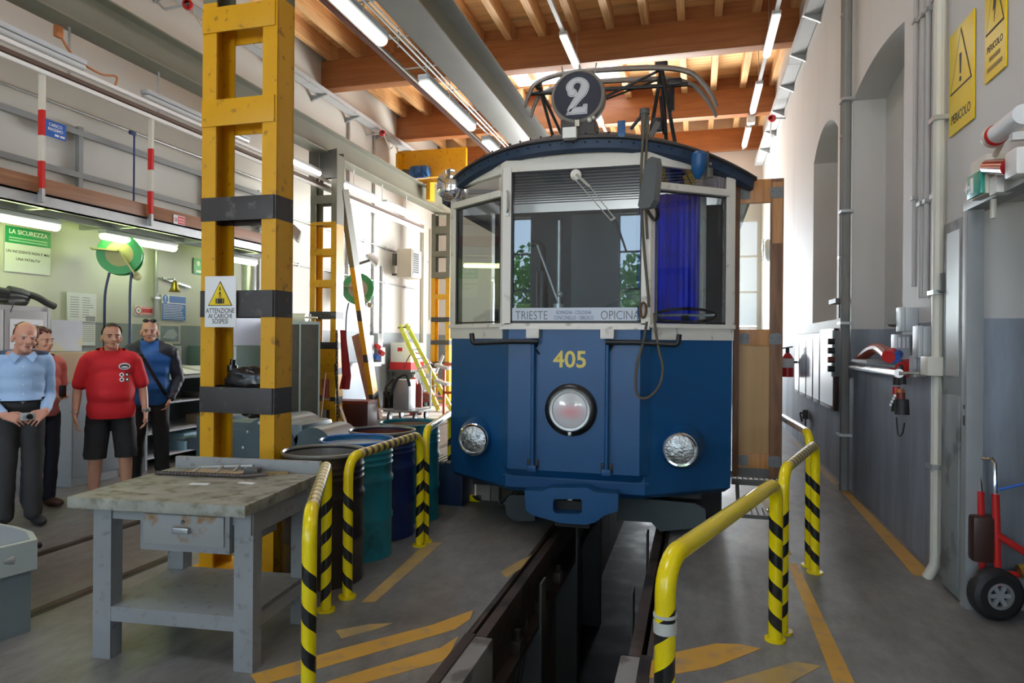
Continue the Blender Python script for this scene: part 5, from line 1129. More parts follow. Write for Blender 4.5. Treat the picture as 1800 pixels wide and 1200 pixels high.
b = B(); a, c_ = Q(513, 552, my+.45), Q(546, 612, my+.45); b.bb(a.x-.1, c_.x, my+.42, my+.46, ztop+.002, a.z); t2 = solo('grey_board', b, mat('grey beige board', (.36, .36, .34), .5, v=.06), 'grey beige board standing behind the cream roll', 'panel')
b = B(); a = Q(513, 612, my+.38); b.bb(a.x-.05, Q(546, 612, my+.38).x, my+.36, my+.40, ztop+.002, a.z); solo('cardboard_box', b, m_card, 'brown cardboard piece standing on the mesh cabinet', 'box')
cy_ = 10.6
b = B(); b.bar(Q(560, 640, 10.4), V((-6.32, 10.2, .05)), .03, .03); solo('broom_handle', b, m_gdark, 'dark broom stick leaning by the mesh cabinet', 'stick')
b = B(); b.bar(Q(572, 655, 10.5), V((-6.02, 10.0, .02)), .025, .025); solo('broom_handle', b, wood('broom wood', (.45, .30, .16), (.36, .23, .12), 'z'), 'pale wooden broom stick leaning by the mesh cabinet', 'stick')
b = B(); a, c_ = Q(562, 640, 11.2), Q(578, 700, 11.2); b.rings([[V((a.x+(c_.x-a.x)*k/8, 11.2+.03*math.sin(k*1.9), z)) for k in range(9)] for z in (a.z, (a.z+c_.z)/2, c_.z)], False, False); solo('hanging_cloth', b, mat('faded pink cloth', (.40, .12, .16), .8, v=.3, s=5), 'faded pink and grey cloth hanging behind the tall grey topped column', 'cloth')
xs_ = -6.10
b = B()
pc = [Q(595, 575, 10.95), Q(613, 600, 10.95), Q(616, 660, 10.95), Q(613, 680, 10.95), Q(596, 684, 10.95)]
b.rings([[V((x, 10.95+.05*math.sin(x*40+z*3)+q, z)) for x in [xa+(xb-xa)*k/8 for k in range(9)]] for xa, xb, z, q in ((Q(597, 580, 10.95).x, Q(606, 580, 10.95).x, Q(597, 580, 10.95).z, 0), (Q(597, 620, 10.95).x, Q(610, 620, 10.95).x, Q(597, 620, 10.95).z, 0), (Q(598, 660, 10.95).x, Q(615, 660, 10.95).x, Q(597, 660, 10.95).z, .02), (Q(596, 684, 10.95).x, Q(612, 684, 10.95).x, Q(597, 684, 10.95).z, .03))], False, False)
solo('red_overall', b, mat('dull red cloth', (.30, .012, .014), .8, v=.3, s=6), 'dull red cloth hanging on the tall grey topped column', 'cloth')
b = B(); ya = 10.80
for ch, (pa, pb) in enumerate(((Q(592, 580, ya), Q(593, 745, ya)), (Q(589, 640, ya), Q(597, 735, ya)))):
    n = 26
    for k in range(n):
        p = V(pa).lerp(V(pb), k/n); q = V(pa).lerp(V(pb), (k+1.25)/n); o = V((.012, 0, 0)) if k % 2 else V((0, .012, 0)); b.tube([p-o, (p*.9+q*.1)+V((0, 0, 0))-o*1.6, q-o, q+o, p+o], .007, 5, True)
t = solo('chain', b, m_steel, 'dark lifting chains hanging down the tall grey topped column', 'chain')
b = B()
for k in range(46):
    a_ = random.random()*2*PI; r_ = random.random()**.5*.33; z = .03+.10*(1-r_/.33)*random.random(); p = V((-5.98+r_*math.cos(a_), 10.35+r_*.8*math.sin(a_), z)); b.tube([p+V((.04*math.cos(j*PI/3), .022*math.sin(j*PI/3), .01*math.sin(j+k))) for j in range(6)], .011, 5, True)
solo('chain_heap', b, mat('rusty chain', (.16, .10, .06), .5, m=.3, v=.3), 'heap of rusty chain on the floor at the tall column foot', 'chain')
b = B(); b.bar(Q(598, 715, 10.5), V((-5.45, 10.0, .03)), .04, .04); solo('steel_tube', b, m_galv, 'grey steel tube leaning over the rusty chain heap', 'tube')
t = thing('tool_chest', 'dark oxide red steel box on the floor by the raking strut', 'box', (-6.05, 11.4, 0)); a, c_ = Q(603, 705, 11.35), Q(646, 745, 11.35)
b = B(); b.bb(a.x-.35, c_.x, 11.35, 11.75, 0, a.z, .01); part('body', b, mat('dark red brown box', (.06, .018, .018), .4, v=.25), t); b = B(); b.bb(a.x-.36, c_.x+.01, 11.34, 11.76, a.z-.05, a.z+.01, .004); part('lid', b, m_dred, t)
b = B(); b.bar(Q(628, 590, 13.2)+V((0, 0, 0)), Q(664, 738, 12.62)+V((0, 0, -.05)), .19, .16, (0, 1, 0), .006); solo('timber_plank', b, wood('reddish timber', (.33, .145, .07), (.24, .095, .045), 'z', .6, .8), 'reddish timber beam leaning beside the raking strut', 'plank')
# trolley cart with grey canister
cy_ = 12.3; t = thing('trolley', 'flat grey trolley carrying a grey canister near the leaning timber', 'trolley', (-5.6, cy_, 0)); a, c_ = Q(673, 722, cy_), Q(736, 722, cy_)
b = B(); b.bb(a.x, c_.x, cy_, cy_+.7, a.z-.02, a.z+.02, .005); part('deck', b, m_grey2, t)
for x in (a.x+.12, c_.x-.10):
    for y_ in (cy_+.06, cy_+.62):
        b = B(); b.cyl((x-.02, y_, .09), (x+.02, y_, .09), .09, n=18); o = part('wheel', b, m_black, t); b = B(); b.cyl((x-.022, y_, .09), (x+.022, y_, .09), .05, n=12); part('hub', b, m_galv, o); b = B(); b.bar((x, y_, .09), (x, y_, a.z-.02), .05, .05, (1, 0, 0)); part('fork', b, m_gdark, o)
b = B(); b.bar((c_.x-.02, cy_+.65, a.z), (c_.x-.02, cy_+.65, 1.05), .03, .03, (1, 0, 0)); b.bar((c_.x-.3, cy_+.65, 1.0), (c_.x-.02, cy_+.65, 1.15), .03, .03); part('push_handle', b, m_white, t)
b = B(); p = Q(708, 722, cy_+.2); b.bb(p.x-.17, p.x+.17, cy_+.1, cy_+.45, a.z+.02, a.z+.62, .02); t3 = solo('canister', b, mat('grey canister', (.34, .36, .37), .35, m=.4, v=.1), 'square grey metal canister standing on the flat trolley', 'canister')
b = B(); b.tube(catmull([(p.x-.15, cy_+.1, a.z+.66), (p.x-.3, cy_+.05, a.z+.45), (p.x-.22, cy_+.04, a.z+.25), (p.x-.1, cy_+.06, a.z+.6), (p.x+.1, cy_+.1, a.z+.72), (p.x+.2, cy_+.08, a.z+.5)]), .03, 8); b.cyl((p.x-.36, cy_+.1, a.z+.35), (p.x-.2, cy_+.1, a.z+.35), .05); solo('hose', b, m_black, 'black hose coiled over the grey canister', 'hose')
b = B(); p2 = Q(683, 712, cy_+.4); b.cyl((p2.x, cy_+.45, a.z+.02), (p2.x, cy_+.45, a.z+.34), .14, n=18); b.cyl((p2.x, cy_+.45, a.z+.34), (p2.x, cy_+.45, a.z+.4), .05); solo('compressor_pot', b, m_blackg, 'black pot on the left end of the flat trolley', 'pot')
# parts washer behind, table, gas bottle, welding set
wy = 15.36; t = thing('parts_washer', 'white and red parts washer tank on a dark stand against the left wall', 'tank', (-6.9, wy, 0)); a, c_ = Q(686, 602, wy), Q(722, 650, wy)
b = B(); b.bb(a.x, c_.x, wy, wy+.8, c_.z, a.z, .03); part('tank', b, m_white, t)
b = B(); b.bb(a.x-.01, c_.x+.01, wy-.01, wy+.81, c_.z, c_.z+(a.z-c_.z)*.28); part('red_band', b, m_red, t); b = B(); p = Q(703, 614, wy-.01); b.box((p.x, wy-.012, p.z), (.12, .012, .09)); part('label_plate', b, m_red, t)
b = B(); b.bb(a.x-.05, c_.x+.02, wy-.05, wy+.85, c_.z-.05, c_.z); b.bb(a.x+.1, c_.x+.1, wy+.05, wy+.8, .35, c_.z-.05); 
for x in (a.x, c_.x-.04):
    for y_ in (wy, wy+.75): b.bb(x, x+.05, y_, y_+.05, 0, c_.z)
part('stand', b, m_gdark, t)
b = B(); p, p3 = Q(712, 645, wy-.2), Q(735, 622, wy-.2); b.tube(catmull([(p.x-.1, wy-.05, c_.z+.05), (p.x+.1, wy-.1, p3.z-.02), (p3.x, wy-.1, p3.z), (p3.x+.3, wy, p3.z-.25)]), .014); part('hose', b, m_dred, t)
t = thing('bench_table', 'white topped side table by the yellow ladder', 'table', (-5.7, 14.2, 0)); a, c_ = Q(729, 648, 15.9), Q(756, 648, 15.9)
b = B(); b.bb(a.x, c_.x, 15.9, 16.4, a.z-.14, a.z, .006); part('top', b, m_white, t)
for x in (a.x+.03, c_.x-.06):
    for y_ in (15.93, 16.32): b = B(); b.bb(x, x+.035, y_, y_+.035, 0, a.z-.1); part('leg', b, m_white, t)
for i, (px, r_, h_, m_, lb) in enumerate(((727, .09, .85, m_red, 'red gas bottle behind the flat trolley'), (737, .07, .72, m_dred, 'dark red extinguisher bottle standing under the white side table'))):
    p = at(px, 715, 'z', 0); t = thing('gas_bottle', lb, 'bottle', (p.x, 13.6, 0)); xx = Q(px, 700, 13.6).x; b = B(); b.lathe([(0, 0), (r_, 0), (r_, h_*.8), (r_*.7, h_*.9), (r_*.3, h_*.95), (0, h_*.96)], (xx, 13.6, 0), 18); part('body', b, m_, t); b = B(); b.cyl((xx, 13.6, h_*.95), (xx, 13.6, h_*1.03), .025); part('valve', b, m_galv, t)
t = thing('welding_set', 'red and dark welding set on wheels beside the ladder foot', 'machine', (-5.9, 14.9, 0)); a, c_ = Q(736, 690, 15.4), Q(757, 715, 15.4)
b = B(); b.bb(a.x, c_.x, 15.4, 15.8, .10, a.z, .02); part('case', b, m_dred, t); b = B(); b.bb(a.x+.02, c_.x-.02, 15.385, 15.4, .2, a.z-.1); part('front_panel', b, m_gdark, t)
for x in (a.x+.08, c_.x-.08): b = B(); b.cyl((x-.03, 15.55, .1), (x+.03, 15.55, .1), .1, n=16); part('wheel', b, m_black, t)
# ladder
m_lad = mat('ladder yellow green', (.62, .66, .04), .4, v=.08)
t = thing('ladder', 'yellow green extension ladder leaning against the far left wall', 'ladder', (-6.3, 15.6, 0))
f0, f1 = at(771, 708, 'y', 14.5), at(703, 572, 'y', 15.2); f0.z = .03
e0, e1 = at(794, 700, 'y', 14.5), at(714, 570, 'y', 15.2); e0.z = .03
for p, q in ((f0, f1), (e0, e1)): b = B(); b.bar(p, q, .10, .05, (0, 1, 0)); part('stile', b, m_lad, t)
for k in range(9):
    f = .05+k*.108; b = B(); b.bar(f0.lerp(f1, f), e0.lerp(e1, f), .06, .03); part('rung', b, m_alu, t)
b = B(); b.bar(f0.lerp(f1, .97)+V((-.08, 0, 0)), e0.lerp(e1, .97)+V((.08, 0, 0)), .05, .03); part('top_bar', b, m_gdark, t)
# orange stand with white folding steps, at the edge of the tram
t = thing('step_stool', 'white folding steps on an orange frame just left of the tram', 'steps', (-5.2, 14.0, 0)); oy = 13.2
b = B(); p, q = Q(781, 640, oy), Q(798, 690, oy); b.bar((p.x, oy, 0), (p.x, oy, p.z), .05, .05, (1, 0, 0)); b.bar((q.x, oy, 0), (q.x, oy, p.z), .05, .05, (1, 0, 0)); b.bar((p.x, oy, p.z), (q.x, oy, p.z), .05, .05); b.bar((p.x, oy, q.z), (q.x, oy, q.z), .05, .05); part('frame', b, mat('orange enamel', (.75, .12, .02), .35), t)
for py in (640, 668): b = B(); p, q = Q(767, py, oy-.1), Q(789, py+8, oy-.1); b.bar(p, q, .25, .06, bev=.01); part('step', b, m_white, t)
b = B(); b.bar(Q(779, 625, oy-.05), Q(766, 655, oy-.05), .05, .05, (0, 1, 0)); part('brace', b, m_white, t)
# left wall equipment
t = thing('heater_unit', 'beige wall mounted air heater with black louvres on far left wall', 'heater', (-6.9, 15.6, 3.5)); xh = -6.75; a, c_ = at(702, 436, 'y', 15.4), at(740, 478, 'x', xh)
y0h, y1h = 15.4, at(741, 455, 'x', xh).y; zt, zb = at(720, 435, 'x', xh).z, at(720, 486, 'x', xh).z
b = B(); b.bb(XL+.25, xh, y0h, y1h, zb, zt, .02); part('case', b, mat('heater beige', (.46, .40, .31), .4, v=.04), t)
b = B(); b.bb(xh, xh+.02, y0h+.05, y1h-.05, zb+.04, zt-.03, .005); part('front', b, m_cream, t)
for k in range(9): z = zb+.14+k*(zt-zb-.26)/8; b = B(); b.bb(xh+.018, xh+.03, y0h+(y1h-y0h)*.12, y0h+(y1h-y0h)*.62, z-.025, z+.02); part('louvre', b, m_black, t)
b = B(); b.bar((XL, y0h+.3, zb+.1), (XL+.3, y0h+.3, zb+.1), .05, .05); b.bar((XL, y1h-.3, zt-.1), (XL+.3, y1h-.3, zt-.1), .05, .05); b.cyl((XL+.15, y0h+.1, zb+.3), (XL+.15, y0h+.1, zb+.6), .06); part('bracket', b, m_gdark, t)
for i, (px, py, lb) in enumerate(((515, 410, 'grey floodlight on the left wall just right of the near column'), (655, 456, 'grey floodlight on the bright left wall above the far hose reel'))):
    c = at(px, py, 'x', XL+.45); t = thing('floodlight', lb, 'floodlight', tuple(c), 'grey wall floodlights'); R_ = Matrix.Rotation(.5, 3, 'Z') @ Matrix.Rotation(.75, 3, 'Y')
    b = B(); b.rings([[V(c)+R_ @ V((x*s_, y*s_, z)) for x, y in ((-.16, -.2), (.16, -.2), (.16, .2), (-.16, .2))] for s_, z in ((.5, .12), (1, -.02), (1.05, -.05))]); part('housing', b, m_galv, t)
    b = B(); b.rings([[V(c)+R_ @ V((x, y, -.052)) for x, y in ((-.15, -.19), (.15, -.19), (.15, .19), (-.15, .19))], [V(c)+R_ @ V((x, y, -.056)) for x, y in ((-.15, -.19), (.15, -.19), (.15, .19), (-.15, .19))]]); part('lens', b, m_grey, t)
    b = B(); b.bar(c+V((-.45, 0, -.12)), c+V((-.02, 0, 0)), .05, .05); b.box(c+V((-.42, 0, -.15)), (.08, .14, .2), None, .01); part('arm', b, m_gdark, t)
t = thing('switch_cabinets', 'cluster of grey switch boxes with red plug sockets on far left wall', 'switch box', (XL+.1, 14.2, 1.4)); 
for px, py, w_, h_ in ((647, 610, .24, .55), (662, 600, .22, .38), (668, 625, .20, .4), (656, 640, .5, .1)):
    c = at(px, py, 'x', XL+.10); b = B(); b.box(c, (.18, w_, h_), None, .01); part('box', b, m_grey, t)
for px, py, m_ in ((661, 607, m_red), (668, 618, m_red), (660, 625, m_blue)):
    c = at(px, py, 'x', XL+.2); b = B(); b.cyl(c, c+V((.10, -.05, -.05)), .06, n=14); part('socket', b, m_, t)
# conduits on the left wall
def conduit(name, label, pts, r, m, cat='conduit', group=None, clips=True):
    t = thing(name, label, cat, tuple(pts[0]), group); b = B(); b.tube(pts, r, 10); part('pipe', b, m, t)
    if clips:
        b = B()
        for p, q in zip(pts, pts[1:]):
            n = int((V(q)-V(p)).length/1.1)
            for k in range(n): c = V(p).lerp(V(q), (k+.5)/n); b.box(c, (r*2.6, r*3.4, .03) if abs(q[2]-p[2]) > .5 else (r*2.6, .03, r*3.4))
        part('clip', b, m_galv, t, kind='stuff')
    return t
GL = 'grey conduits on the left wall'
for px, ya, z0, z1, lb in ((134, 0, 1.8, 2.75, None), (275, 0, 1.5, 2.85, 'grey vertical pipe on left wall right of the hose reel'), (455, 0, 1.5, 4.2, 'grey vertical pipe on left wall seen inside the near column'), (612, 0, 2.6, 6.4, 'thin vertical conduit on left wall past the tall column'), (657, 0, 1.3, 6.5, 'thin vertical conduit on left wall above the far hose reel'), (672, 0, 1.0, 3.4, 'double vertical conduit on left wall by the switch boxes')):
    if not lb: continue
    y = at(px, 450, 'x', XL+.04).y; conduit('conduit', lb, [(XL+.035, y, z0), (XL+.035, y, z1)], .028, m_galv, group=GL)
for z, y0, y1, lb in ((3.9, 10.2, 18, 'upper horizontal conduit along the far left wall'), (3.05, 9.6, 17, 'lower horizontal conduit along the far left wall')):
    conduit('conduit', lb, [(XL+.03, y0, z), (XL+.03, y1, z-.05)], .018, m_galv, group=GL)
y = at(748, 450, 'x', XL+.1).y
b = B(); b.bb(XL+.005, XL+.10, y-.12, y+.12, .05, 4.8); b.bb(XL+.005, XL+.06, y+.5, y+.7, 2.2, 4.8); solo('cable_duct', b, m_cream, 'cream vertical cable ducts on far left wall beside the heater', 'duct')
b = B(); c0 = at(465, 500, 'x', -6.9); b.tube([(-7.2, c0.y, 3.0), (-7.2, c0.y, 2.2), (-7.3, c0.y-.35, 1.9)], .12, 14); solo('vent_duct', b, m_galv, 'grey bent vent duct on left wall seen through the near column', 'duct')
b = B(); b.bb(XL+.02, -7.0, 12.2, 13.8, 0, 1.12, .01); solo('low_cabinet', b, mat('pale blue cabinet', (.34, .42, .50), .45, v=.06), 'pale blue grey cabinet against the far left wall behind the raking strut', 'cabinet')

# ---------------------------------------------------------------- right wall
GP = 'grey pipes on the right wall'
def vp(px, py, x): return at(px, py, 'x', x).y
y = vp(1487, 500, XR-.06); conduit('drain_pipe', 'thick grey vertical pipe on the right wall beside the near niche', [(XR-.065, y, .0), (XR-.065, y, 6.1)], .05, mat('pipe grey', (.22, .225, .22), .5, v=.15), 'pipe', GP)
y = vp(1478, 500, XR-.03); conduit('conduit', 'thin rusty pipe just behind the thick grey pipe on right wall', [(XR-.03, y, 1.9), (XR-.03, y, 6.1)], .022, mat('pipe brown grey', (.26, .22, .20), .5, v=.2), 'pipe', GP)
y = vp(1649, 700, XR-.045); conduit('drain_pipe', 'cream vertical pipe on the right wall beside the steel door', [(XR-.05, y, .18), (XR-.05, y, 6.1)], .038, m_cream, 'pipe', GP)
b = B(); b.tube([(XR-.05, y, .2), (XR-.055, y-.0, .1), (XR-.10, y+.01, .0)], .036, 12); solo('pipe_shoe', b, m_cream, 'cream pipe shoe at the floor under the cream pipe', 'pipe')
for i, (px, z0, lb) in enumerate(((1607, 2.05, 'pale conduit on right wall, leftmost above the socket boxes'), (1621, 1.95, 'pale conduit on right wall, second above the socket boxes'), (1629, 1.95, 'pale conduit on right wall, third above the socket boxes'), (1642, 1.95, 'pale conduit on right wall close beside the cream pipe'))):
    y = vp(px, 400, XR-.02); conduit('conduit', lb, [(XR-.02, y, z0), (XR-.02, y, 6.15)], .018 if i != 1 else .024, mat('conduit pale %d' % i, (.47, .46, .45), .45, v=.05), 'conduit', GP)
b = B(); p = at(1478, 530, 'x', XR-.06); b.bb(XR-.16, XR-.02, p.y-.25, p.y+.15, p.z-.025, p.z+.025); solo('wall_bracket', b, m_gdark, 'short dark bracket bar across the pipes on right wall', 'bracket')
# electric boxes
GE = 'grey boxes around the sockets'
def ebox(label, px0, py0, px1, py1, m=m_grey, cat='electric box', face=True, nm='electric_box', fr=.22):
    # the broad face the photo shows is the side turned to the viewer; the front is the narrow strip at its left
    pm = (py0+py1)/2; yn = at(px1, pm, 'x', XR).y; x = at(px0+fr*(px1-px0), pm, 'y', yn).x; yf = at(px0, pm, 'x', x).y
    zt, zb = at(px1, py0, 'y', yn).z, at(px1, py1, 'y', yn).z
    t = thing(nm, label, cat, (XR, (yn+yf)/2, zb)); b = B(); b.bb(x+.03, XR-.002, yn, yf, zb, zt, .006); part('case', b, m, t)
    if face: b = B(); b.bb(x, x+.028, yn-.004, yf+.004, zb-.004, zt+.004, .006); part('lid', b, m, t)
    return t, yn, yf, zb, zt, x
ebox('pale grey upper box on right wall above the red sockets', 1575, 540, 1615, 582)
ebox('large pale grey box on right wall next to the cream pipe', 1604, 573, 1650, 628)
t, yn, yf, zb, zt, x = ebox('pale grey socket panel with red and blue plugs on right wall', 1566, 588, 1602, 632)
for px, py, m_, r_ in ((1565, 622, m_red, .042), (1575, 624, m_blue, .036), (1592, 644, m_red, .055)):
    p = at(px, py, 'y', yn-.03); b = B(); b.cyl(p+V((.03, .05, .01)), p+V((-.02, -.04, -.02)), r_, r_*1.1, 16); so = part('socket', b, m_, t); b = B(); b.cyl(p+V((-.02, -.04, -.02)), p+V((-.025, -.05, -.023)), r_*1.18, n=16); part('socket_cap', b, m_, so)
for k in range(4): p = at(1574+k*7, 602, 'y', yn-.01); b = B(); b.box(p, (.022, .03, .09), None, .006); part('breaker_window', b, m_sgnw, t)
ebox('pale grey lower box on right wall behind the large red socket', 1598, 626, 1630, 662)
b = B(); p = at(1641, 643, 'x', XR-.08); b.box(p, (.12, .16, .13), None, .01); solo('junction_box', b, m_cream, 'small cream junction box at the cream pipe', 'box')
t = thing('halogen_lamp', 'small grey halogen floodlight tilted on the upper socket box', 'lamp', tuple(at(1578, 558, 'x', XR-.25))); c = at(1577, 560, 'y', 6.0); b = B(); b.box(c, (.05, .13, .13), Matrix.Rotation(.35, 3, 'Z') @ Matrix.Rotation(.25, 3, 'Y'), .01); part('housing', b, m_gdark, t); b = B(); b.bar(c, V((XR, c.y+.05, c.z-.06)), .03, .03); part('bracket', b, m_galv, t); b = B(); b.box(c+V((-.028, -.006, .008)), (.01, .115, .11), Matrix.Rotation(.35, 3, 'Z') @ Matrix.Rotation(.25, 3, 'Y')); part('lens', b, mat('lamp glass grey', (.30, .31, .28), .15), t)
# chrome rail, orange hose, hanging pendant control
t = thing('chrome_rail', 'chrome tube rail running out from the niche ledge', 'rail', (XR-.1, 7, 1.3)); p, q = at(1497, 645, 'x', XR-.05), at(1580, 656, 'x', XR-.28)
b = B(); b.tube([p, q], .032, 14); b.bar(p, p+V((.05, .0, 0)), .05, .05); b.bar(q, V((XR, q.y+.1, q.z)), .025, .025); part('tube', b, m_chrome, t)
b = B(); pts = [at(1512, 630, 'x', XR+.05), at(1530, 616, 'x', XR+.05), at(1545, 612, 'x', XR+.05), at(1562, 624, 'x', XR-.1)]; b.tube(catmull(pts), .05, 10); solo('orange_hose', b, mat('orange red hose', (.42, .05, .02), .4, v=.15), 'orange red hose lying on the niche ledge on right wall', 'hose')
b = B(); p = at(1530, 634, 'x', XR-.05); b.bb(XR-.16, XR+.10, p.y-.35, p.y+.25, p.z-.015, p.z+.01); solo('ledge_tray', b, m_grey2, 'thin grey tray on the niche ledge below the orange hose', 'tray')
t = thing('pendant_control', 'black and red plug cluster hanging below the sockets on right wall', 'plug', tuple(at(1583, 690, 'x', XR-.2))); c = at(1583, 688, 'x', XR-.2)
b = B(); b.cyl(c+V((0, 0, .20)), c+V((0, 0, .06)), .012); b.sph(c+V((0, 0, .17)), .02, 10); part('cord', b, m_black, t)
for dy_, dz, m_, s_ in ((.08, .10, m_black, .05), (-.08, .12, m_black, .055), (.1, .0, m_red, .05), (-.02, -.02, mat('orange plug', (.45, .12, .03), .4), .06), (.06, -.14, m_black, .075), (-.10, -.14, m_black, .09), (-.06, -.05, m_dred, .055)):
    b = B(); p = c+V((-.01, dy_*.75, dz*.75)); s_ *= .6; b.cyl(p+V((0, 0, s_)), p-V((0, 0, s_)), s_*.8, s_*.9, 14); part('plug', b, m_, t)
for k in range(4): b = B(); b.box(c+V((-.06, .02-.035*k, -.10+.025*k)), (.015, .02, .02), None, .004); part('button', b, m_sgnw, t)
b = B(); b.tube(catmull([c+V((0, .1, -.2)), c+V((0, .05, -.32)), c+V((0, -.05, -.3)), c+V((0, -.1, -.22))]), .006); part('lead', b, m_black, t)
# frames with notices, breaker box
m_fr = mat('dark wood frame', (.10, .05, .04), .4); m_gl = mat('glazed notice sheet', (.50, .55, .60), .28, v=.06, s=3)
b0y, b1y = 9.12, 12.6
n = 5; ed = [vp(px, 650, XR-.05) for px in (1466, 1441, 1429, 1417, 1405, 1397)]
for k in range(5):
    ya, yb_ = ed[k], ed[k+1]; z1 = 1.74+(.05 if k == 0 else 0); z0 = .80
    t = thing('wall_notice', 'glazed notice frame on the right wall, %s from the grey breaker box' % ('first', 'second', 'third', 'fourth', 'fifth and farthest')[k], 'notice', (XR, (ya+yb_)/2, z0), 'glazed frames on the right wall')
    b = B(); b.bb(XR-.05, XR-.002, ya+.01, yb_-.01, z0, z1, .004); part('frame', b, m_fr, t)
    b = B(); b.bb(XR-.054, XR-.05, ya+.05, yb_-.05, z0+.05, z1-.05); part('glazed_sheet', b, m_gl, t)
t, yn, yf, zb, zt, x = ebox('flat grey breaker box on right wall beside the glazed frames', 1461, 581, 1483, 662, m_grey2, fr=.1)
for k in range(4): p = at(1460, 600+k*16, 'y', yf-.1); b = B(); b.cyl(p+V((.04, 0, 0)), p+V((-.03, .0, 0)), .035, n=10); part('knob', b, m_black if k != 2 else m_dred, t)
t = thing('extinguisher', 'red fire extinguisher on the right wall beyond the wooden tram door', 'extinguisher', (XR-.15, 14, 1.0)); p = at(1384, 640, 'x', XR-.2); zb = at(1384, 662, 'x', XR-.2).z; zt = at(1384, 620, 'x', XR-.2).z
b = B(); b.lathe([(0, zb), (.10, zb), (.10, zt-.1), (.06, zt-.03), (.03, zt), (0, zt)], (p.x, p.y, 0), 18); part('body', b, m_red, t); b = B(); b.cyl((p.x, p.y, zt), (p.x, p.y, zt+.08), .03); b.bar((p.x-.1, p.y, zt+.07), (p.x+.08, p.y, zt+.1), .03, .02); part('valve', b, m_black, t); b = B(); b.lathe([(.102, zb+.15), (.102, zb+.3)], (p.x, p.y, 0), 18); part('label_band', b, m_sgnw, t); b = B(); b.bar((p.x, p.y, zt-.15), (XR, p.y, zt-.15), .04, .04); part('wall_bracket', b, m_gdark, t)
b = B(); p = at(1415, 728, 'x', XR-.05); b.box(p, (.08, .1, .14), None, .01); b.tube(catmull([p+V((-.04, 0, .02)), p+V((-.08, -.1, .02)), p+V((-.06, -.14, -.1))]), .014); b.tube([p+V((0, -.05, -.05)), V((p.x, p.y-.05, .1))], .012); solo('water_tap', b, m_gdark, 'small dark wall tap with pipe below the glazed frames', 'tap')
t = thing('wall_lamp', 'round caged wall lamp on right wall seen through the tram door glass', 'lamp', tuple(at(1345, 435, 'x', XR-.12))); c = at(1350, 440, 'x', XR-.1); b = B(); b.sph(c, (.10, .16, .26), 18); part('shade', b, m_sgnw, t)
b = B()
for k in range(3): b.tube([c+V((-.11, .17*math.cos(a*PI/10), .2*math.sin(a*PI/10)*(.5+.4*k))) for a in range(20)], .01, 6, True)
part('cage', b, m_galv, t)
# danger signs
def rsign(label, px0, px1, zt, zb, tri):
    x = XR-.004; ya, yb_ = vp(px0, 150, x), vp(px1, 150, x); w_, h_ = ya-yb_, zt-zb
    return board('danger_sign', label, 'sign', (x, (ya+yb_)/2, (zt+zb)/2), w_, h_, RIGHTW, m_sgny, .008), w_, h_
def tri(s, w_, h_, cy, r, m1, m2):
    flat('triangle_edge', s, [(-w_*.44, cy-r*.5), (w_*.44, cy-r*.5), (0, cy+r)], .0082, m1); k = .90; flat('triangle', s, [(-w_*.44*k+.0, cy-r*.5+.012), (w_*.44*k, cy-r*.5+.012), (0, cy+r-.03)], .0096, m2)
x = XR-.004; zt = at(1692, 42, 'x', x).z; zb = at(1692, 225, 'x', x).z
s, w_, h_ = rsign('yellow danger sign with exclamation mark on right wall above the door', 1671, 1714, zt, zb, 0); tri(s, w_, h_, .06, .26, m_ink, m_sgny)
flat('mark', s, [(-.018, .15), (.018, .15), (.010, .02), (-.010, .02)], .0110, m_ink); flat('mark', s, circ(0, -.015, .017), .0110, m_ink); text('PERICOLO', s, (0, -h_*.36, .0084), .085, m_ink, bold=.015, sx=.82)
zb = at(1751, 133, 'x', x).z
s, w_, h_ = rsign('yellow electric danger sign with lightning bolt nearest the right edge', 1733, 1770, zb+.62, zb, 0); tri(s, w_, h_, .07, .22, m_ink, m_sgny)
flat('bolt', s, [(.0, .20), (.02, .20), (.005, .11), (.025, .12), (-.004, .0), (.0, .08), (-.02, .07)], .0110, m_ink); text('PERICOLO', s, (0, -h_*.21, .0084), .055, m_ink, bold=.015, sx=.82); [flat('print_line', s, rect(-w_*q, w_*q, h_*y_-.012, h_*y_+.012), .0082, mat('dull sign print %d' % int(q*100), (.30, .20, .03), .5, v=0)) for q, y_ in ((.26, -.31), (.36, -.40))]
# exit light, alarm lamp, siren above the door
t = thing('exit_light', 'small green emergency exit light over the steel door', 'exit light', tuple(at(1722, 325, 'x', XR-.15))); c = at(1722, 322, 'x', XR-.10); R_ = Matrix.Rotation(-.5, 3, 'Z')
b = B(); b.box(c+V((.04, 0, .03)), (.10, .22, .22), None, .01); part('case', b, m_cream, t); b = B(); b.box(c+V((-.02, 0, -.01)), (.02, .20, .13), None, .004); lp = part('panel', b, mat('exit green', (.03, .34, .26), .25, v=.02), t)
sg = board('exit_figure', 'x', 'x', (0, 0, 0), .04, .09, RIGHTW, m_inkw, .002); del sg['label'], sg['category']; sg.name = 'exit_mark'; sg.parent = lp; sg.location = c+V((-.031, .02, -.01))-ORG[lp.name]
flat('white_arrow', sg, [(-.11, 0), (-.07, .035), (-.07, .012), (-.03, .012), (-.03, -.012), (-.07, -.012), (-.07, -.035)], .0, m_inkw)
p0, p1 = at(1738, 293, 'x', XR-.10), at(1776, 293, 'x', XR-.10); t = thing('alarm_lamp', 'red glass warning lamp above the exit light', 'lamp', tuple(p0))
b = B(); b.cyl(p0, p1, .040, .046, 18); b.sph(p0, .040, 14); part('red_glass', b, mat('deep red glass', (.38, .004, .01), .12, v=.08, coat=.8), t)
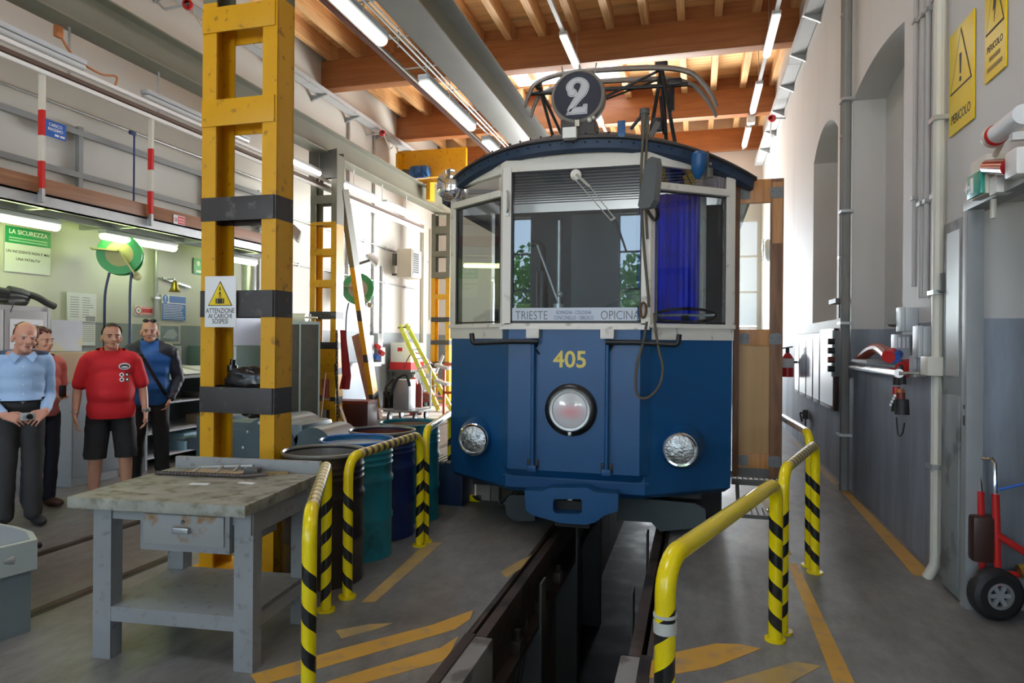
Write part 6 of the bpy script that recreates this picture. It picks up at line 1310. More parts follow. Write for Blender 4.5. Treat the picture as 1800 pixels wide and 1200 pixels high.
b = B(); b.box(p1+V((.03, -.07, .0)), (.12, .14, .14), None, .02); part('base', b, m_white, t); b = B(); b.box(p0+V((.05, -.04, -.11)), (.09, .10, .10), None, .01); part('base', b, m_white, t)
p0 = at(1753, 236, 'x', XR-.12); t = thing('siren', 'white cylinder siren with red ring near the right edge', 'siren', tuple(p0)); c = p0+V((0, -.1, 0))
b = B(); b.cyl(p0, p0+V((0, -.30, .01)), .050, n=22); part('body', b, m_sgnw, t); b = B(); b.lathe([(.05, -.01), (.056, .0), (.056, .018), (.05, .024)], p0, 22, (0, 1, 0)); part('red_ring', b, m_red, t); b = B(); b.lathe([(.054, .0), (.060, .02), (.056, .04), (.045, .042), (.0, .02)], p0+V((0, .022, 0)), 22, (0, 1, 0)); part('mouth', b, m_cream, t)
b = B(); b.bar(c+V((0, -.06, -.06)), c+V((.12, -.06, -.06)), .04, .04); part('bracket', b, m_white, t)
b = B(); b.tube(catmull([c+V((.05, .18, -.02)), c+V((.06, .32, -.10)), c+V((.08, .36, -.24)), c+V((.08, .36, -.40))]), .016); b.tube(catmull([c+V((.09, -.02, .08)), c+V((.1, -.2, .16)), c+V((.1, -.5, .3))]), .018); part('lead', b, m_cream, t)
# hand truck with machine in the door recess
tx, ty = 1.9, 4.5
t = thing('hand_truck', 'red hand truck with black wheel standing in the right doorway', 'hand truck', (tx, ty, 0))
def wheel(x, y, R_, wd):
    b = B(); pr = [(R_*.5, -wd*.5), (R_*.8, -wd*.52), (R_*.96, -wd*.36), (R_, -wd*.12), (R_, wd*.12), (R_*.96, wd*.36), (R_*.8, wd*.52), (R_*.5, wd*.5)]
    ax_ = (.25, -1, 0)
    b.lathe(pr, (x, y, R_), 36, ax_); o = part('tyre', b, m_black, t)
    b = B(); b.lathe([(R_*.48, wd*.3), (R_*.52, wd*.5), (R_*.42, wd*.52), (R_*.38, wd*.2)], (x, y, R_), 28, ax_); part('wheel_rim', b, m_galv, o)
    b = B(); u = V(ax_).normalized()
    for k in range(6):
        a = k*PI/3; e = V((math.cos(a)*abs(u.y), math.cos(a)*u.x*1, math.sin(a))); e = e-u*e.dot(u); b.bar(V((x, y, R_))+u*wd*.35, V((x, y, R_))+u*wd*.35+e.normalized()*R_*.44, .025, .012, tuple(u))
    b.cyl(V((x, y, R_))+u*wd*.2, V((x, y, R_))+u*wd*.45, R_*.12, n=14); part('spokes', b, m_grey2, o)
wheel(1.70, 4.56, .150, .10); wheel(2.30, 4.60, .150, .10)
b = B(); xr = 1.73
for dx_, dy_ in ((0, 0), (-.055, .22)):
    b.tube([(xr+dx_, 4.60+dy_*.3, .18), (xr+dx_-.01, 4.62+dy_*.3, .72)], .02, 10)
b.tube([(xr, 4.60, .48), (xr+.28, 4.56, .30), (xr+.5, 4.56, .2)], .02, 10); b.tube([(xr, 4.6, .26), (xr+.5, 4.6, .26)], .018, 10)
part('frame', b, m_red, t)
b = B(); b.tube([(xr-.065, 4.685, .72), (xr-.07, 4.70, .90), (xr-.06, 4.69, .92), (xr-.02, 4.65, .92), (xr-.012, 4.63, .90), (xr-.01, 4.62, .72)], .012, 8); part('handle', b, m_chrome, t)
b = B(); b.box((xr+.32, 4.50, .86), (.34, .2, .10), None, .03); b.sph((xr+.32, 4.52, .72), (.20, .12, .16), 18); b.cyl((xr+.18, 4.45, .80), (xr+.45, 4.45, .80), .06); part('pump_head', b, mat('pump dark grey', (.05, .05, .055), .35, v=.2), t)
b = B(); b.cyl((xr+.08, 4.53, .30), (xr+.22, 4.53, .34), .04); b.sph((xr+.2, 4.52, .36), .05, 10); part('brass_valve', b, bpy.data.materials['old brass'], t)
b = B(); b.tube(catmull([(xr-.0, 4.6, .75), (xr+.1, 4.55, .80), (xr+.2, 4.5, .84)]), .009); part('blue_hose', b, m_blue, t)
b = B(); b.bb(xr-.13, xr+.0, 4.60, 4.72, .31, .58, .02); part('dark_canister', b, mat('dark brown canister', (.05, .02, .015), .4), t)
b = B(); b.bb(1.7, 1.95, 3.7, 4.2, 0, .003); solo('plate', b, mat('worn steel sheet', (.30, .24, .2), .4, m=.2, v=.25, s=5), 'worn pinkish steel sheet on the floor by the right doorway', 'plate')
# machine corner at the lower left edge
t = thing('machine_cover', 'pale grey metal machine corner jutting in at lower left', 'machine', (-4.2, 3.1, 0)); m_mc = mat('grey green hammered paint', (.20, .24, .25), .35, v=.1); m_mt = mat('blue grey machine top', (.22, .27, .36), .3, v=.06)
ux = at(66, 940, 'z', .55); 
poly = [at(66, 948, 'z', .5), at(58, 934, 'z', .5), at(30, 925, 'z', .5), at(-20, 916, 'z', .5), at(-260, 930, 'z', .5), at(-200, 1010, 'z', .5), at(0, 963, 'z', .5)]
b = B(); b.prism([(p.x, p.y) for p in poly], .16, Matrix.Translation((0, 0, .34))); part('rim', b, mat('pale machine rim', (.46, .52, .50), .35, v=.05), t)
cc = sum((V((p.x, p.y, 0)) for p in poly), V())/len(poly); b = B(); b.prism([(cc.x+(p.x-cc.x)*.88, cc.y+(p.y-cc.y)*.88) for p in poly], .002, Matrix.Translation((0, 0, .50))); part('top_sheet', b, m_mt, t)
b = B(); b.prism([(cc.x+(p.x-cc.x)*.97, cc.y+(p.y-cc.y)*.97) for p in poly], .12, Matrix.Translation((0, 0, .36))); b.prism([(cc.x+(p.x-cc.x)*.9, cc.y+(p.y-cc.y)*.9) for p in poly], .36, Matrix.Translation((0, 0, 0.0))); part('skirt', b, m_mc, t)
for px, py in ((42, 965), (8, 985)): p = at(px, py, 'z', .42); b = B(); b.cyl(p+V((.02, .03, 0)), p+V((-.02, -.05, 0)), .03, n=16); part('roller', b, m_galv, t)
p = at(69, 958, 'z', .42); b = B(); b.sph(p, .018, 10); b.cyl(p, p+V((-.06, .02, 0)), .008); part('knob', b, m_black, t)
# ---------------------------------------------------------------- people (local: face towards -Y)
from mathutils.bvhtree import BVHTree
def skinmat(name, c): 
    M = mat(name, c, .5, v=.10, s=14); N, L, p = nodes(M); p.inputs['Subsurface Weight'].default_value = .12; p.inputs['Subsurface Radius'].default_value = (.02, .008, .004); return M
def remesh(b, vox, it=5):
    me = bpy.data.meshes.new('tmp'); bmesh.ops.recalc_face_normals(b.bm, faces=b.bm.faces[:]); b.bm.to_mesh(me); b.bm.free()
    o = bpy.data.objects.new('tmp', me); C.objects.link(o)
    m1 = o.modifiers.new('r', 'REMESH'); m1.mode = 'VOXEL'; m1.voxel_size = vox
    m2 = o.modifiers.new('s', 'SMOOTH'); m2.iterations = it; m2.factor = .5
    dg = bpy.context.evaluated_depsgraph_get(); r = bpy.data.meshes.new_from_object(o.evaluated_get(dg))
    bpy.data.objects.remove(o); bpy.data.meshes.remove(me); return r
def mpart(name, me, m, parent, label=None):
    me.name = name; me.materials.clear(); me.materials.append(m); me.polygons.foreach_set('use_smooth', [True]*len(me.polygons))
    o = bpy.data.objects.new(name, me); C.objects.link(o); o.parent = parent; ORG[o.name] = V((0, 0, 0))
    if label: o['label'] = label
    return o
def cut(me, co, no):
    """open hem: throw away what lies on the side of the plane that no points to"""
    bm = bmesh.new(); bm.from_mesh(me); g = bm.verts[:]+bm.edges[:]+bm.faces[:]
    bmesh.ops.bisect_plane(bm, geom=g, plane_co=co, plane_no=no, clear_outer=True); bm.to_mesh(me); bm.free(); return me
def hand(b, w, d, up, side, curl=.5, k=1.0):
    """w wrist, d direction of the palm, up = back of the hand, side = towards the thumb"""
    w, d, up = V(w), V(d).normalized(), V(up); up = (up-d*up.dot(d)).normalized(); s = V(side); s = (s-d*s.dot(d)-up*s.dot(up)).normalized()
    for q in (-.026, -.009, .009, .027): b.limb(w+s*q*.5*k, w+(d*.085+s*q)*k, .019*k, .0135*k, 8)
    for q, L_, r in ((-.034, .060, .0078), (-.011, .076, .0086), (.012, .082, .009), (.035, .074, .0086)):
        p = w+(d*.088+s*q)*k; a = curl
        e = (d*math.cos(a)-up*math.sin(a)); p2 = p+e*L_*.5*k+s*q*.08; f = (d*math.cos(a*2.1)-up*math.sin(a*2.1)); p3 = p2+f*L_*.45*k
        b.limb(p, p2, r*k, r*.95*k, 8); b.limb(p2, p3, r*.95*k, r*.8*k, 8)
    p = w+(d*.025+s*.030)*k; p2 = p+(d*.035+s*.026-up*.012)*k; p3 = p2+(d*.034+s*.004-up*.010)*k
    b.limb(p, p2, .0135*k, .0115*k, 8); b.limb(p2, p3, .0112*k, .009*k, 8)
def head(b, M, k=1.0, fat=0):
    R = M.to_3x3(); f = lambda x, y, z: M @ V((x*k, y*k, z*k))
    S_ = lambda c, r, n=16: b.sph(f(*c), [a*k for a in r], n, R)
    S_((0, .012, .085), (.075, .095, .088), 20); S_((0, -.022, .025), (.060+fat, .070, .085), 18); S_((0, -.045, -.022), (.046+fat, .048, .042)); S_((0, -.076, -.038), (.026, .02, .02), 12)
    for s in (-1, 1):
        S_((s*.036, -.064, .018), (.027+fat, .022, .024), 12); S_((s*.030, -.079, .073), (.028, .014, .010), 12); S_((s*.078, .012, .035), (.012, .026, .034), 12); S_((s*.012, -.098, .018), (.010, .010, .009), 10)
    b.limb(f(0, -.088, .060), f(0, -.112, .022), .0105*k, .0145*k, 10)
    S_((0, -.092, -.004), (.026, .009, .007), 10); S_((0, -.090, -.014), (.022, .010, .007), 10)
def face(M, par, hairm, k=1.0, brow=True, skin=None):
    f = lambda x, y, z: M @ V((x*k, y*k, z*k)); R = M.to_3x3()
    for s in (-1, 1):
        b = B(); b.sph(f(s*.031, -.0855, .052), (.013*k, .006*k, .0055*k), 10, R); e = part('eye', b, mat_eye, par)
        b = B(); b.sph(f(s*.031, -.0905, .052), (.006*k, .003*k, .005*k), 8, R); part('iris', b, m_ink, e)
        if brow: b = B(); b.sph(f(s*.031, -.0925, .074), (.021*k, .005*k, .0045*k), 10, R); part('eyebrow', b, hairm, par)
    b = B(); b.sph(f(0, -.101, -.0095), (.021*k, .004*k, .0035*k), 10, R); part('mouth', b, mat_lip, par)
def hair(M, par, m, keep, k=1.0, pad=1.07):
    b = B(); b.sph((0, 0, 0), (1, 1, 1), 40)
    kill = [f for f in b.bm.faces if not keep(f.calc_center_median())]; bmesh.ops.delete(b.bm, geom=kill, context='FACES')
    from mathutils import noise
    for v in b.bm.verts:
        n = 1+.035*noise.noise(v.co*9); v.co = M @ V((v.co.x*.078*pad*n*k, (v.co.y*.098*pad*n+.012)*k, (v.co.z*.092*pad*n+.085-(.035 if v.co.z < 0 else .0)*abs(v.co.z))*k))
    return part('hair', b, m, par, smooth=60)
mat_eye = mat('eye', (.22, .16, .14), .4, v=0); mat_lip = mat('lip', (.22, .06, .06), .5, v=0)  # dull eye colour puts the socket shade into the whites
sk1 = skinmat('pinkish old skin', (.60, .30, .21)); sk2 = skinmat('tanned skin', (.55, .29, .19)); sk3 = skinmat('fair skin', (.58, .31, .21))
m_bk = mat('black cloth', (.012, .012, .014), .8, v=.2, b=.1); m_dt = mat('charcoal trousers', (.035, .035, .038), .8, v=.2, b=.1)
def torso(b, g, x=1.0, lean=0, belly=0):
    """torso volume grown by g"""
    L_ = lambda z: -lean*max(0, z-.95)
    for (cx, cy, cz), (rx, ry, rz) in (((0, .0, .95), (.160, .115, .12)), ((0, -.012-belly*.5, 1.07), (.155+belly*.5, .118+belly, .13)), ((0, -.01, 1.20), (.165, .12, .14)), ((0, .0, 1.32), (.175, .118, .13))):
        b.sph((cx, cy+L_(cz), cz), (rx*x+g, ry+g, rz+g), 22)
    b.limb((-.155*x, .005+L_(1.43), 1.405), (.155*x, .005+L_(1.43), 1.405), .066+g, None, 14); b.limb((-.08*x, .008+L_(1.46), 1.46), (.08*x, .008+L_(1.46), 1.46), .048+g, None, 12)
def arm(b, sh, el, wr_, g=0, full=True, x=1):
    b.limb(sh, el, .054*x+g, .043*x+g, 12)
    if full: b.limb(el, V(el).lerp(V(wr_), .35), .043*x+g, .042*x+g, 12); b.limb(V(el).lerp(V(wr_), .35), wr_, .042*x+g, .028*x+g, 12)
def leg(b, h, kn, an, g=0, x=1):
    b.limb(h, kn, .088*x+g, .060*x+g, 14); b.limb(kn, V(kn).lerp(V(an), .35)+V((0, .012, 0)), .058*x+g, .056*x+g, 14); b.limb(V(kn).lerp(V(an), .35)+V((0, .012, 0)), an, .056*x+g, .038*x+g*1.3, 14)
def shoe(par, an, toe, m, n='shoe'):
    an, toe = V(an), V(toe).normalized(); b = B(); R = toe.to_track_quat('-Y', 'Z').to_matrix()
    b.sph(an+toe*.055+V((0, 0, .045-an.z)), (.047, .14, .045), 18, R); b.sph(an+V((0, 0, .075-an.z)), (.042, .06, .06), 14, R)
    me = remesh(b, .008, 4); cut(me, V((0, 0, .001)), V((0, 0, -1))); return mpart(n, me, m, par)
def root(name, label, loc, rz, k):
    t = thing(name, label, 'person', loc, None, rz=rz); t.scale = (k, k, k); ORG[t.name] = V((0, 0, 0)); return t
def wob(me, amp, sc_, zlim=None):
    from mathutils import noise
    out = []
    for c, q in [(v.co.copy(), v.normal.copy()) for v in me.vertices]:
        n = noise.noise(V((c.x*sc_, c.y*sc_, c.z*sc_*1.6)))+.5*noise.noise(V((c.z*sc_*3, c.x*sc_*1.2, c.y*sc_))); out.extend(c+q*n*amp)
    me.vertices.foreach_set('co', out); me.update()
    return me
def pxloc(px, depth): p = _fw*depth+_rt*((px-900)/FPX*depth); return (p.x, p.y, 0)
def aim(loc, off=0): return math.atan2(loc[0], -loc[1])*-1*0+math.atan2(-loc[0], loc[1])+off   # turned so that -Y faces the viewer

# --- man in the red polo shirt
loc = pxloc(196, 6.55); t = root('person', 'man in red polo shirt and black shorts standing with arms hanging', loc, aim(loc, .05), .99)
HM = Matrix.Translation((0.0, -.015, 1.575)) @ Matrix.Rotation(.10, 4, 'Z') @ Matrix.Rotation(.03, 4, 'Y')
ja = [((s*.205, .01, 1.39), (s*.275, .03, 1.12), (s*.295, -.05, .885)) for s in (-1, 1)]
b = B(); torso(b, -.02, 1.08); b.limb((0, .02, 1.44), (0, -.0, 1.56), .062, .060, 14); head(b, HM, 1.04, .006)
for s, (sh, el, wr_) in zip((-1, 1), ja): arm(b, sh, el, wr_, -.002, x=1.0); hand(b, wr_, (0, -.12, -1), (s, 0, .0), (-s*.2, -1, 0), .42, 1.05)
for s in (-1, 1): leg(b, (s*.10, 0, .92), (s*.125, -.01, .50), (s*.14, .03, .09), x=1.08)
body_ = mpart('body', remesh(b, .0055, 3), sk2, t); face(HM, t, m_hr := mat('dark brown hair', (.035, .022, .016), .7, v=.3, s=40), 1.04)
hair(HM, t, m_hr, lambda c: (c.z > .62 and c.y > -.62) or (c.z > .12 and c.y > -.18) or (c.y > .3 and c.z > -.6), 1.04, 1.09)
m_redp = mat('red polo cotton', (.62, .012, .02), .75, v=.06, s=8, b=.12, bs=25)
b = B(); torso(b, .022, 1.06, belly=.035); b.sph((0, -.02, .93), (.212, .17, .22), 22); b.sph((0, -.022, 1.10), (.212, .172, .28), 22)
for s, (sh, el, wr_) in zip((-1, 1), ja): b.limb(sh, V(sh).lerp(V(el), .78), .070, .070, 14)
me = wob(remesh(b, .009, 18), .004, 6); cut(me, V((0, 0, .845)), V((0, 0, -1)))
for s, (sh, el, wr_) in zip((-1, 1), ja):
    pass
cut(me, V((0, -.02, 1.505)), V((0, -.35, 1))); shirt = mpart('polo_shirt', me, m_redp, t)
b = B(); b.tube([V((.085*math.cos(a), .012+.075*math.sin(a), 1.50+.025*math.sin(a))) for a in [math.radians(-58+k*(296/16)) for k in range(17)]], .016, 8); b.prism([(-.05, -.11), (.05, -.11), (.02, -.12)], .01, Matrix.Translation((0, 0, 1.47))) ; part('collar', b, m_redp, t)
def bvh(o): return BVHTree.FromPolygons([v.co for v in o.data.vertices], [p.vertices for p in o.data.polygons])
def decal(o, pts, m, name, lift=.002):
    T = bvh(o); out = []
    for x, z in pts:
        h = T.ray_cast(V((x, -2, z)), V((0, 1, 0))); out.append(V((x, (h[0].y if h[0] else -.15)-lift, z)))
    b = B(); c = sum(out, V())/len(out); n = len(out)
    h = T.ray_cast(V((c.x, -2, c.z)), V((0, 1, 0))); c.y = min(c.y, h[0].y-lift) if h[0] else c.y
    vs = [b.bm.verts.new(p) for p in out]; vc = b.bm.verts.new(c)
    for i in range(n): b.bm.faces.new((vs[i], vs[(i+1) % n], vc))
    return part(name, b, m, o)
decal(shirt, circ(.105, 1.345, .052, 20, .034), m_sgnw, 'chest_print', .003); decal(shirt, circ(.105, 1.343, .040, 20, .022), m_ink, 'chest_print', .0045); decal(shirt, circ(.105, 1.338, .030, 16, .011), m_sgnw, 'chest_print', .006)
for i, (dx_, dz_) in enumerate(((-.022, .02), (.024, .02), (-.022, -.026), (.024, -.026))):
    decal(shirt, circ(.102+dx_, 1.245+dz_, .021, 16), m_ink if i in (1, 3) else m_sgnw, 'chest_print', .003); decal(shirt, circ(.102+dx_, 1.245+dz_, .010, 12), m_sgnw if i in (1, 3) else m_ink, 'chest_print', .0045)
b = B(); b.sph((0, 0, .93), (.185, .14, .12), 20)
for s in (-1, 1): b.limb((s*.098, 0, .90), (s*.13, -.005, .50), .112, .102, 16); b.sph((s*.13, -.005, .46), (.10, .10, .06), 14)
me = wob(remesh(b, .010, 5), .007, 8); cut(me, V((0, 0, .455)), V((0, 0, -1))); mpart('shorts', me, m_bk, t)
for s in (-1, 1): shoe(t, (s*.14, .03, .09), (s*.25, -1, 0), m_grey2); b = B(); b.cyl((s*.14, .03, .07), (s*.14, .03, .14), .048, n=14); part('sock', b, m_sgnw, t)
w_ = V(ja[1][2]); b = B(); b.cyl(w_+V((0, 0, .012)), w_+V((0, -.008, .04)), .037, n=16); b.box(w_+V((.034, -.01, .026)), (.014, .032, .034), None, .005); part('wristwatch', b, m_galv, t)
w_ = V(ja[0][2]); b = B(); b.tube([w_+V((.036*math.cos(a*PI/8), .034*math.sin(a*PI/8), .03)) for a in range(16)], .004, 6, True); part('bracelet', b, m_galv, t)

# --- man in the blue jacket
loc = pxloc(263, 7.35); t = root('person', 'bald man in blue and black jacket with shoulder strap, hand in pocket', loc, aim(loc, .0), 1.03)
HM = Matrix.Translation((0, -.015, 1.575)) @ Matrix.Rotation(-.05, 4, 'Z')
ja = [((-.205, .01, 1.40), (-.265, .04, 1.12), (-.26, -.04, .90)), ((.205, .01, 1.40), (.275, .05, 1.12), (.20, -.08, .93))]
b = B(); torso(b, -.02); b.limb((0, .02, 1.44), (0, -.0, 1.56), .058, .056, 14); head(b, HM)
for s, (sh, el, wr_) in zip((-1, 1), ja): arm(b, sh, el, wr_); hand(b, wr_, (0, -.1, -1) if s < 0 else (-.3, -.1, -1), (s, 0, 0), (-s*.2, -1, 0), .45)
for s in (-1, 1): leg(b, (s*.09, 0, .92), (s*.115, -.01, .50), (s*.13, .03, .09))
mpart('body', remesh(b, .0055, 3), sk3, t); face(HM, t, mat('grey brow', (.20, .16, .13), .7))
b = B(); R = HM.to_3x3()
for s in (-1, 1): b.sph(HM @ V((s*.034, -.045, .165)), (.030, .012, .020), 12, R)
b.limb(HM @ V((-.01, -.05, .165)), HM @ V((.01, -.05, .165)), .005); part('sunglasses', b, m_blackg, t)
m_jb = mat('blue jacket nylon', (.012, .12, .40), .55, v=.1, s=6, b=.1); m_jd = mat('dark jacket panels', (.02, .025, .04), .6, v=.15, b=.1)
b = B(); torso(b, .035, 1.02, belly=.015); b.sph((0, -.01, .98), (.195, .15, .15), 20); b.limb((0, .012, 1.48), (0, .0, 1.53), .078, .075, 14)
me = wob(remesh(b, .010, 18), .008, 7); cut(me, V((0, 0, .86)), V((0, 0, -1))); cut(me, V((0, -.0, 1.545)), V((0, -.25, 1)))
me.materials.clear(); jk = mpart('jacket', me, m_jb, t); me.materials.append(m_jd)
for p in me.polygons:
    if p.center.z > 1.46-abs(p.center.x)*.55 and abs(p.center.x) > .085: p.material_index = 1
for s, (sh, el, wr_) in zip((-1, 1), ja):
    b = B(); b.limb(sh, el, .075, .060, 14); b.limb(el, wr_, .060, .045, 14); mpart('sleeve', wob(remesh(b, .010, 4), .008, 12), m_jd, t)
T = bvh(jk); pts = []
for k in range(15):
    f = k/14; x = -.115+.27*f; z = 1.46-.50*f; h = T.ray_cast(V((x, -2, z)), V((0, 1, 0))); pts.append(V((x, (h[0].y if h[0] else -.12)-.008, z)))
b = B()
for p, q in zip(pts, pts[1:]): b.bar(p, q, .032, .006, (0, 1, 0))
part('shoulder_strap', b, m_bk, t)
b = B(); b.sph((0, 0, .93), (.17, .125, .11), 20)
for s in (-1, 1): b.limb((s*.092, 0, .90), (s*.115, -.005, .50), .100, .080, 16); b.limb((s*.115, -.005, .50), (s*.13, .03, .10), .078, .070, 14)
me = wob(remesh(b, .010, 5), .007, 9); cut(me, V((0, 0, .05)), V((0, 0, -1))); mpart('trousers', me, m_bk, t)
for s in (-1, 1): shoe(t, (s*.13, .03, .09), (s*.2, -1, 0), m_black)

# --- old man with the camera
loc = pxloc(36, 5.72); t = root('person', 'old balding man in light blue shirt holding a small camera', loc, aim(loc, .12), 1.0)
HM = Matrix.Translation((.015, -.085, 1.545)) @ Matrix.Rotation(.12, 4, 'Z') @ Matrix.Rotation(.10, 4, 'Y') @ Matrix.Rotation(.10, 4, 'X')
ja = [((-.18, -.04, 1.375), (-.225, .02, 1.10), (-.125, -.22, .965)), ((.18, -.04, 1.375), (.205, .02, 1.10), (.145, -.23, .985))]
b = B(); torso(b, -.02, lean=.10); b.limb((0, -.02, 1.42), (.01, -.065, 1.535), .060, .058, 14); head(b, HM, 1.06)
cam_c = V((.02, -.27, .955))
for s, (sh, el, wr_) in zip((-1, 1), ja): arm(b, sh, el, wr_, .002); hand(b, wr_, (cam_c+V((s*.05, -.01, -.02))-V(wr_)), (0, -.9, .5), (0, .1, 1), .62, 1.05)
for s in (-1, 1): leg(b, (s*.09, 0, .92), (s*.11, -.01, .50), (s*.12, .03, .09))
mpart('body', remesh(b, .0055, 3), sk1, t); face(HM, t, m_hw := mat('white hair', (.70, .68, .64), .7, v=.1, s=40), 1.06)
hair(HM, t, m_hw, lambda c: c.y > -.12 and c.z > -.5 and (c.z < .48 or c.y > .55) and abs(c.x)+max(0, c.y) > .55, 1.06, 1.15)
m_lb = mat('light blue shirt cotton', (.36, .54, .80), .75, v=.06, s=6, b=.12, bs=20)
b = B(); torso(b, .020, .95, lean=.10, belly=.02); b.sph((0, -.03, 1.0), (.180, .150, .13), 20)
for s, (sh, el, wr_) in zip((-1, 1), ja): b.limb(sh, V(sh).lerp(V(el), .3), .064, .060, 14)
me = wob(remesh(b, .009, 14), .006, 7); cut(me, V((0, 0, 1.080)), V((0, 0, -1)))
for s, (sh, el, wr_) in zip((-1, 1), ja):
    b = B(); b.limb(sh, el, .060, .055, 14); b.limb(el, V(el).lerp(V(wr_), .86), .055, .040, 14); mpart('sleeve', wob(remesh(b, .009, 5), .005, 12), m_lb, t)
cut(me, V((0, -.06, 1.475)), V((0, -.4, 1))); st = mpart('shirt', me, m_lb, t)
for s in (-1, 1):
    b = B(); b.prism([(s*.02, .0), (s*.075, .045), (s*.10, .01), (s*.062, -.055)], .010, Matrix.Translation((0, -.150, 1.44)) @ Matrix.Rotation(1.15, 4, 'X')); part('collar', b, m_lb, t)
pk = decal(st, rect(.06, .15, 1.18, 1.29), mat('shirt pocket blue', (.33, .50, .76), .75, v=.05), 'pocket', .004)
for k in range(5): decal(st, circ(.0, 1.36-.075*k, .006, 8), m_sgnw, 'button', .004)
b = B(); b.tube([V((.172*math.cos(a*PI/16), -.020+.137*math.sin(a*PI/16), 1.085)) for a in range(32)], .019, 8, True); part('belt', b, m_bk, t)
b = B(); b.box((0, -.162, 1.085), (.045, .012, .034), None, .004); part('belt_buckle', b, m_galv, t)
b = B(); b.sph((0, -.005, .95), (.168, .130, .10), 20); b.sph((0, -.018, 1.04), (.172, .136, .09), 20)
for s in (-1, 1): b.limb((s*.088, 0, .90), (s*.095, -.005, .50), .095, .078, 16); b.limb((s*.095, -.005, .50), (s*.10, .03, .10), .076, .070, 14)
me = wob(remesh(b, .010, 5), .006, 9); cut(me, V((0, 0, .04)), V((0, 0, -1))); cut(me, V((0, 0, 1.09)), V((0, 0, 1))); mpart('trousers', me, m_dt, t)
for s in (-1, 1): shoe(t, (s*.12, .03, .09), (s*.2, -1, 0), m_black)
oldp = t
MW = Matrix.Translation(loc) @ Matrix.Rotation(t.rotation_euler.z, 4, 'Z')
t = thing('compact_camera', 'small silver camera held in both hands by the old man', 'camera', tuple(MW @ cam_c), None, rz=oldp.rotation_euler.z); ORG[t.name] = V((0, 0, 0))
b = B(); b.box((0, 0, 0), (.105, .026, .062), None, .006); part('body', b, mat('silver camera', (.55, .56, .55), .3, m=.5, v=.03), t); b = B(); b.cyl((.01, -.014, 0), (.01, -.034, 0), .024, .022, 20); part('lens', b, m_blackg, t); b = B(); b.box((-.018, -.014, -.004), (.03, .003, .032)); part('viewfinder', b, m_grey2, t)

# --- woman behind the old man
loc = pxloc(72, 6.35); t = root('person', 'woman with curly brown hair half hidden behind the old man', loc, aim(loc, .55), .965)
HM = Matrix.Translation((0, -.015, 1.575)) @ Matrix.Rotation(.25, 4, 'Z')
ja = [((-.18, .01, 1.39), (-.22, .03, 1.12), (-.07, -.20, 1.09)), ((.18, .01, 1.39), (.22, .03, 1.12), (.10, -.20, 1.09))]
b = B(); torso(b, -.02, .92); b.limb((0, .02, 1.44), (0, -.0, 1.56), .05, .05, 14); head(b, HM, .98)
for s, (sh, el, wr_) in zip((-1, 1), ja): arm(b, sh, el, wr_, -.004); hand(b, wr_, (-s*.6, -1, .25), (0, -.3, 1), (-s, .2, .2), .6, .92)
for s in (-1, 1): leg(b, (s*.09, 0, .92), (s*.10, -.01, .50), (s*.10, .03, .09))
mpart('body', remesh(b, .006, 3), sk3, t); face(HM, t, m_hb := mat('curly red brown hair', (.10, .035, .025), .7, v=.4, s=40), .98)
b = B(); random.seed(3)
for k in range(90):
    a, e = random.uniform(0, 2*PI), random.uniform(-.9, 1.5); d = V((math.cos(a)*math.cos(e), math.sin(a)*math.cos(e), math.sin(e)))
    if d.y < -.25 and d.z < .55: continue
    b.sph(HM @ V((d.x*.088, d.y*.105+.02, d.z*.10+.075)), random.uniform(.018, .030), 8)
mpart('hair', remesh(b, .007, 2), m_hb, t)
b = B(); torso(b, .015, .95)
for s, (sh, el, wr_) in zip((-1, 1), ja): b.limb(sh, V(sh).lerp(V(el), .7), .066, .060, 14)
me = wob(remesh(b, .010, 5), .006, 9); cut(me, V((0, 0, .90)), V((0, 0, -1))); cut(me, V((0, -.02, 1.49)), V((0, -.3, 1))); mpart('blouse', me, mat('coral blouse', (.55, .16, .13), .8, v=.08, b=.1), t)
b = B(); b.sph((0, 0, .93), (.165, .12, .11), 20)
for s in (-1, 1): b.limb((s*.09, 0, .90), (s*.10, -.005, .50), .096, .070, 16); b.limb((s*.10, -.005, .50), (s*.10, .03, .10), .068, .062, 14)
me = wob(remesh(b, .010, 5), .005, 9); cut(me, V((0, 0, .06)), V((0, 0, -1))); mpart('trousers', me, mat('dark navy trousers', (.012, .014, .03), .8, v=.15), t)
for s in (-1, 1): shoe(t, (s*.10, .03, .09), (s*.15, -1, 0), mat('brown shoe %d' % s, (.06, .022, .015), .5))
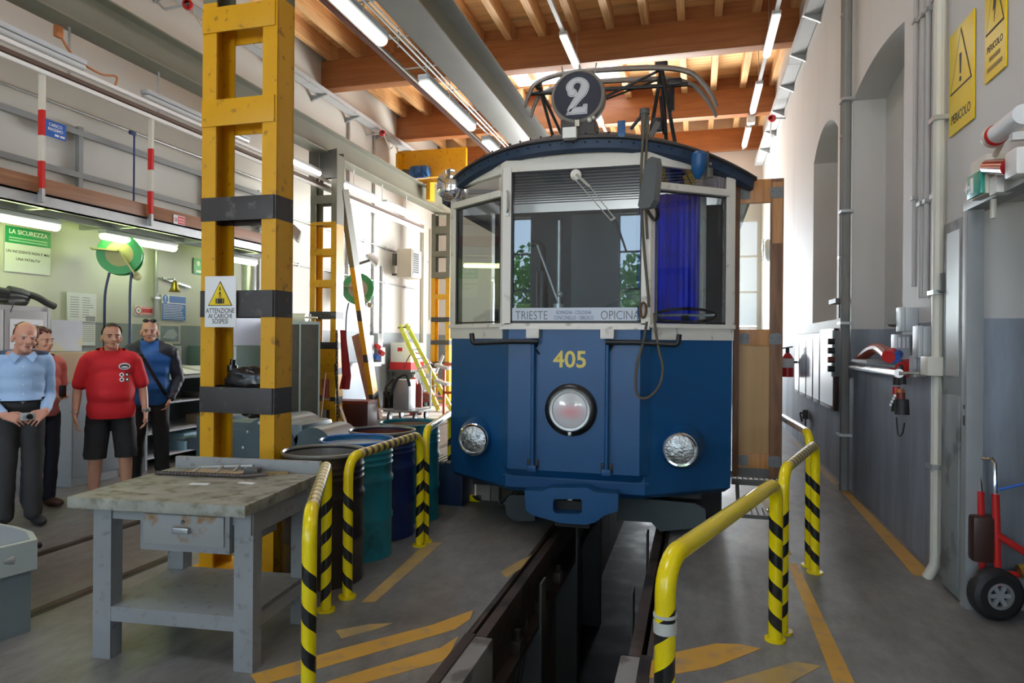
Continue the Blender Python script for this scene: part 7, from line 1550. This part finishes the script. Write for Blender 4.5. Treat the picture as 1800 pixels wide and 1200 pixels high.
MW = Matrix.Translation(loc) @ Matrix.Rotation(t.rotation_euler.z, 4, 'Z') @ Matrix.Scale(.965, 4)
b = B(); p = MW @ V((.02, -.30, 1.15)); b.box(p, (.045, .045, .11), None, .01); solo('pouch', b, m_blackg, 'small black pouch held by the woman behind the old man', 'pouch')
# ---------------------------------------------------------------- trees outside the front windows (seen mirrored in the tram glass)
m_leaf = mat('leaf green', (.10, .26, .04), .5, v=.5, s=3); m_bark = mat('bark', (.09, .065, .045), .8, v=.3)
for i, (x, y, h, lb) in enumerate(((-1.4, -10.5, 4.6, 'leafy tree outside the window behind the viewer, right one'), (-4.9, -11.5, 5.2, 'leafy tree outside the window behind the viewer, middle one'), (-8.0, -10.0, 4.4, 'leafy tree outside the window behind the viewer, left one'))):
    t = thing('tree', lb, 'tree', (x, y, 0)); rr = random.Random(i)
    b = B(); b.tube([(x, y, 0), (x+.1, y, 1.2), (x, y+.1, h*.7)], [.16, .12, .06], 8)
    for k in range(7): a = k*.9; b.tube([(x, y, 1.4+.3*k), (x+.9*math.cos(a), y+.9*math.sin(a), 2.2+.35*k)], [.05, .02], 6)
    part('trunk', b, m_bark, t)
    b = B()
    for k in range(1500):
        d = V((rr.gauss(0, 1), rr.gauss(0, 1), rr.gauss(0, 1))).normalized()*(rr.random()**.4); p = V((x+d.x*1.5, y+d.y*1.5, h*.62+d.z*h*.36)); u = V((rr.gauss(0, 1), rr.gauss(0, 1), rr.gauss(0, 1))).normalized(); v = u.orthogonal().normalized()*.09; u *= .13
        b.face([p-u, p+v, p+u, p-v])
    part('foliage', b, m_leaf, t, kind='stuff', smooth=0)
# lettering becomes plain mesh
bpy.context.view_layer.update(); dg_ = bpy.context.evaluated_depsgraph_get()
for o in [o for o in C.objects if o.type == 'FONT']:
    me = bpy.data.meshes.new_from_object(o.evaluated_get(dg_)); n = bpy.data.objects.new('lettering', me); C.objects.link(n)
    n.parent = o.parent; n.location = o.location; n.rotation_euler = o.rotation_euler; n.scale = o.scale
    cu = o.data; bpy.data.objects.remove(o); bpy.data.curves.remove(cu)
bpy.context.view_layer.update()
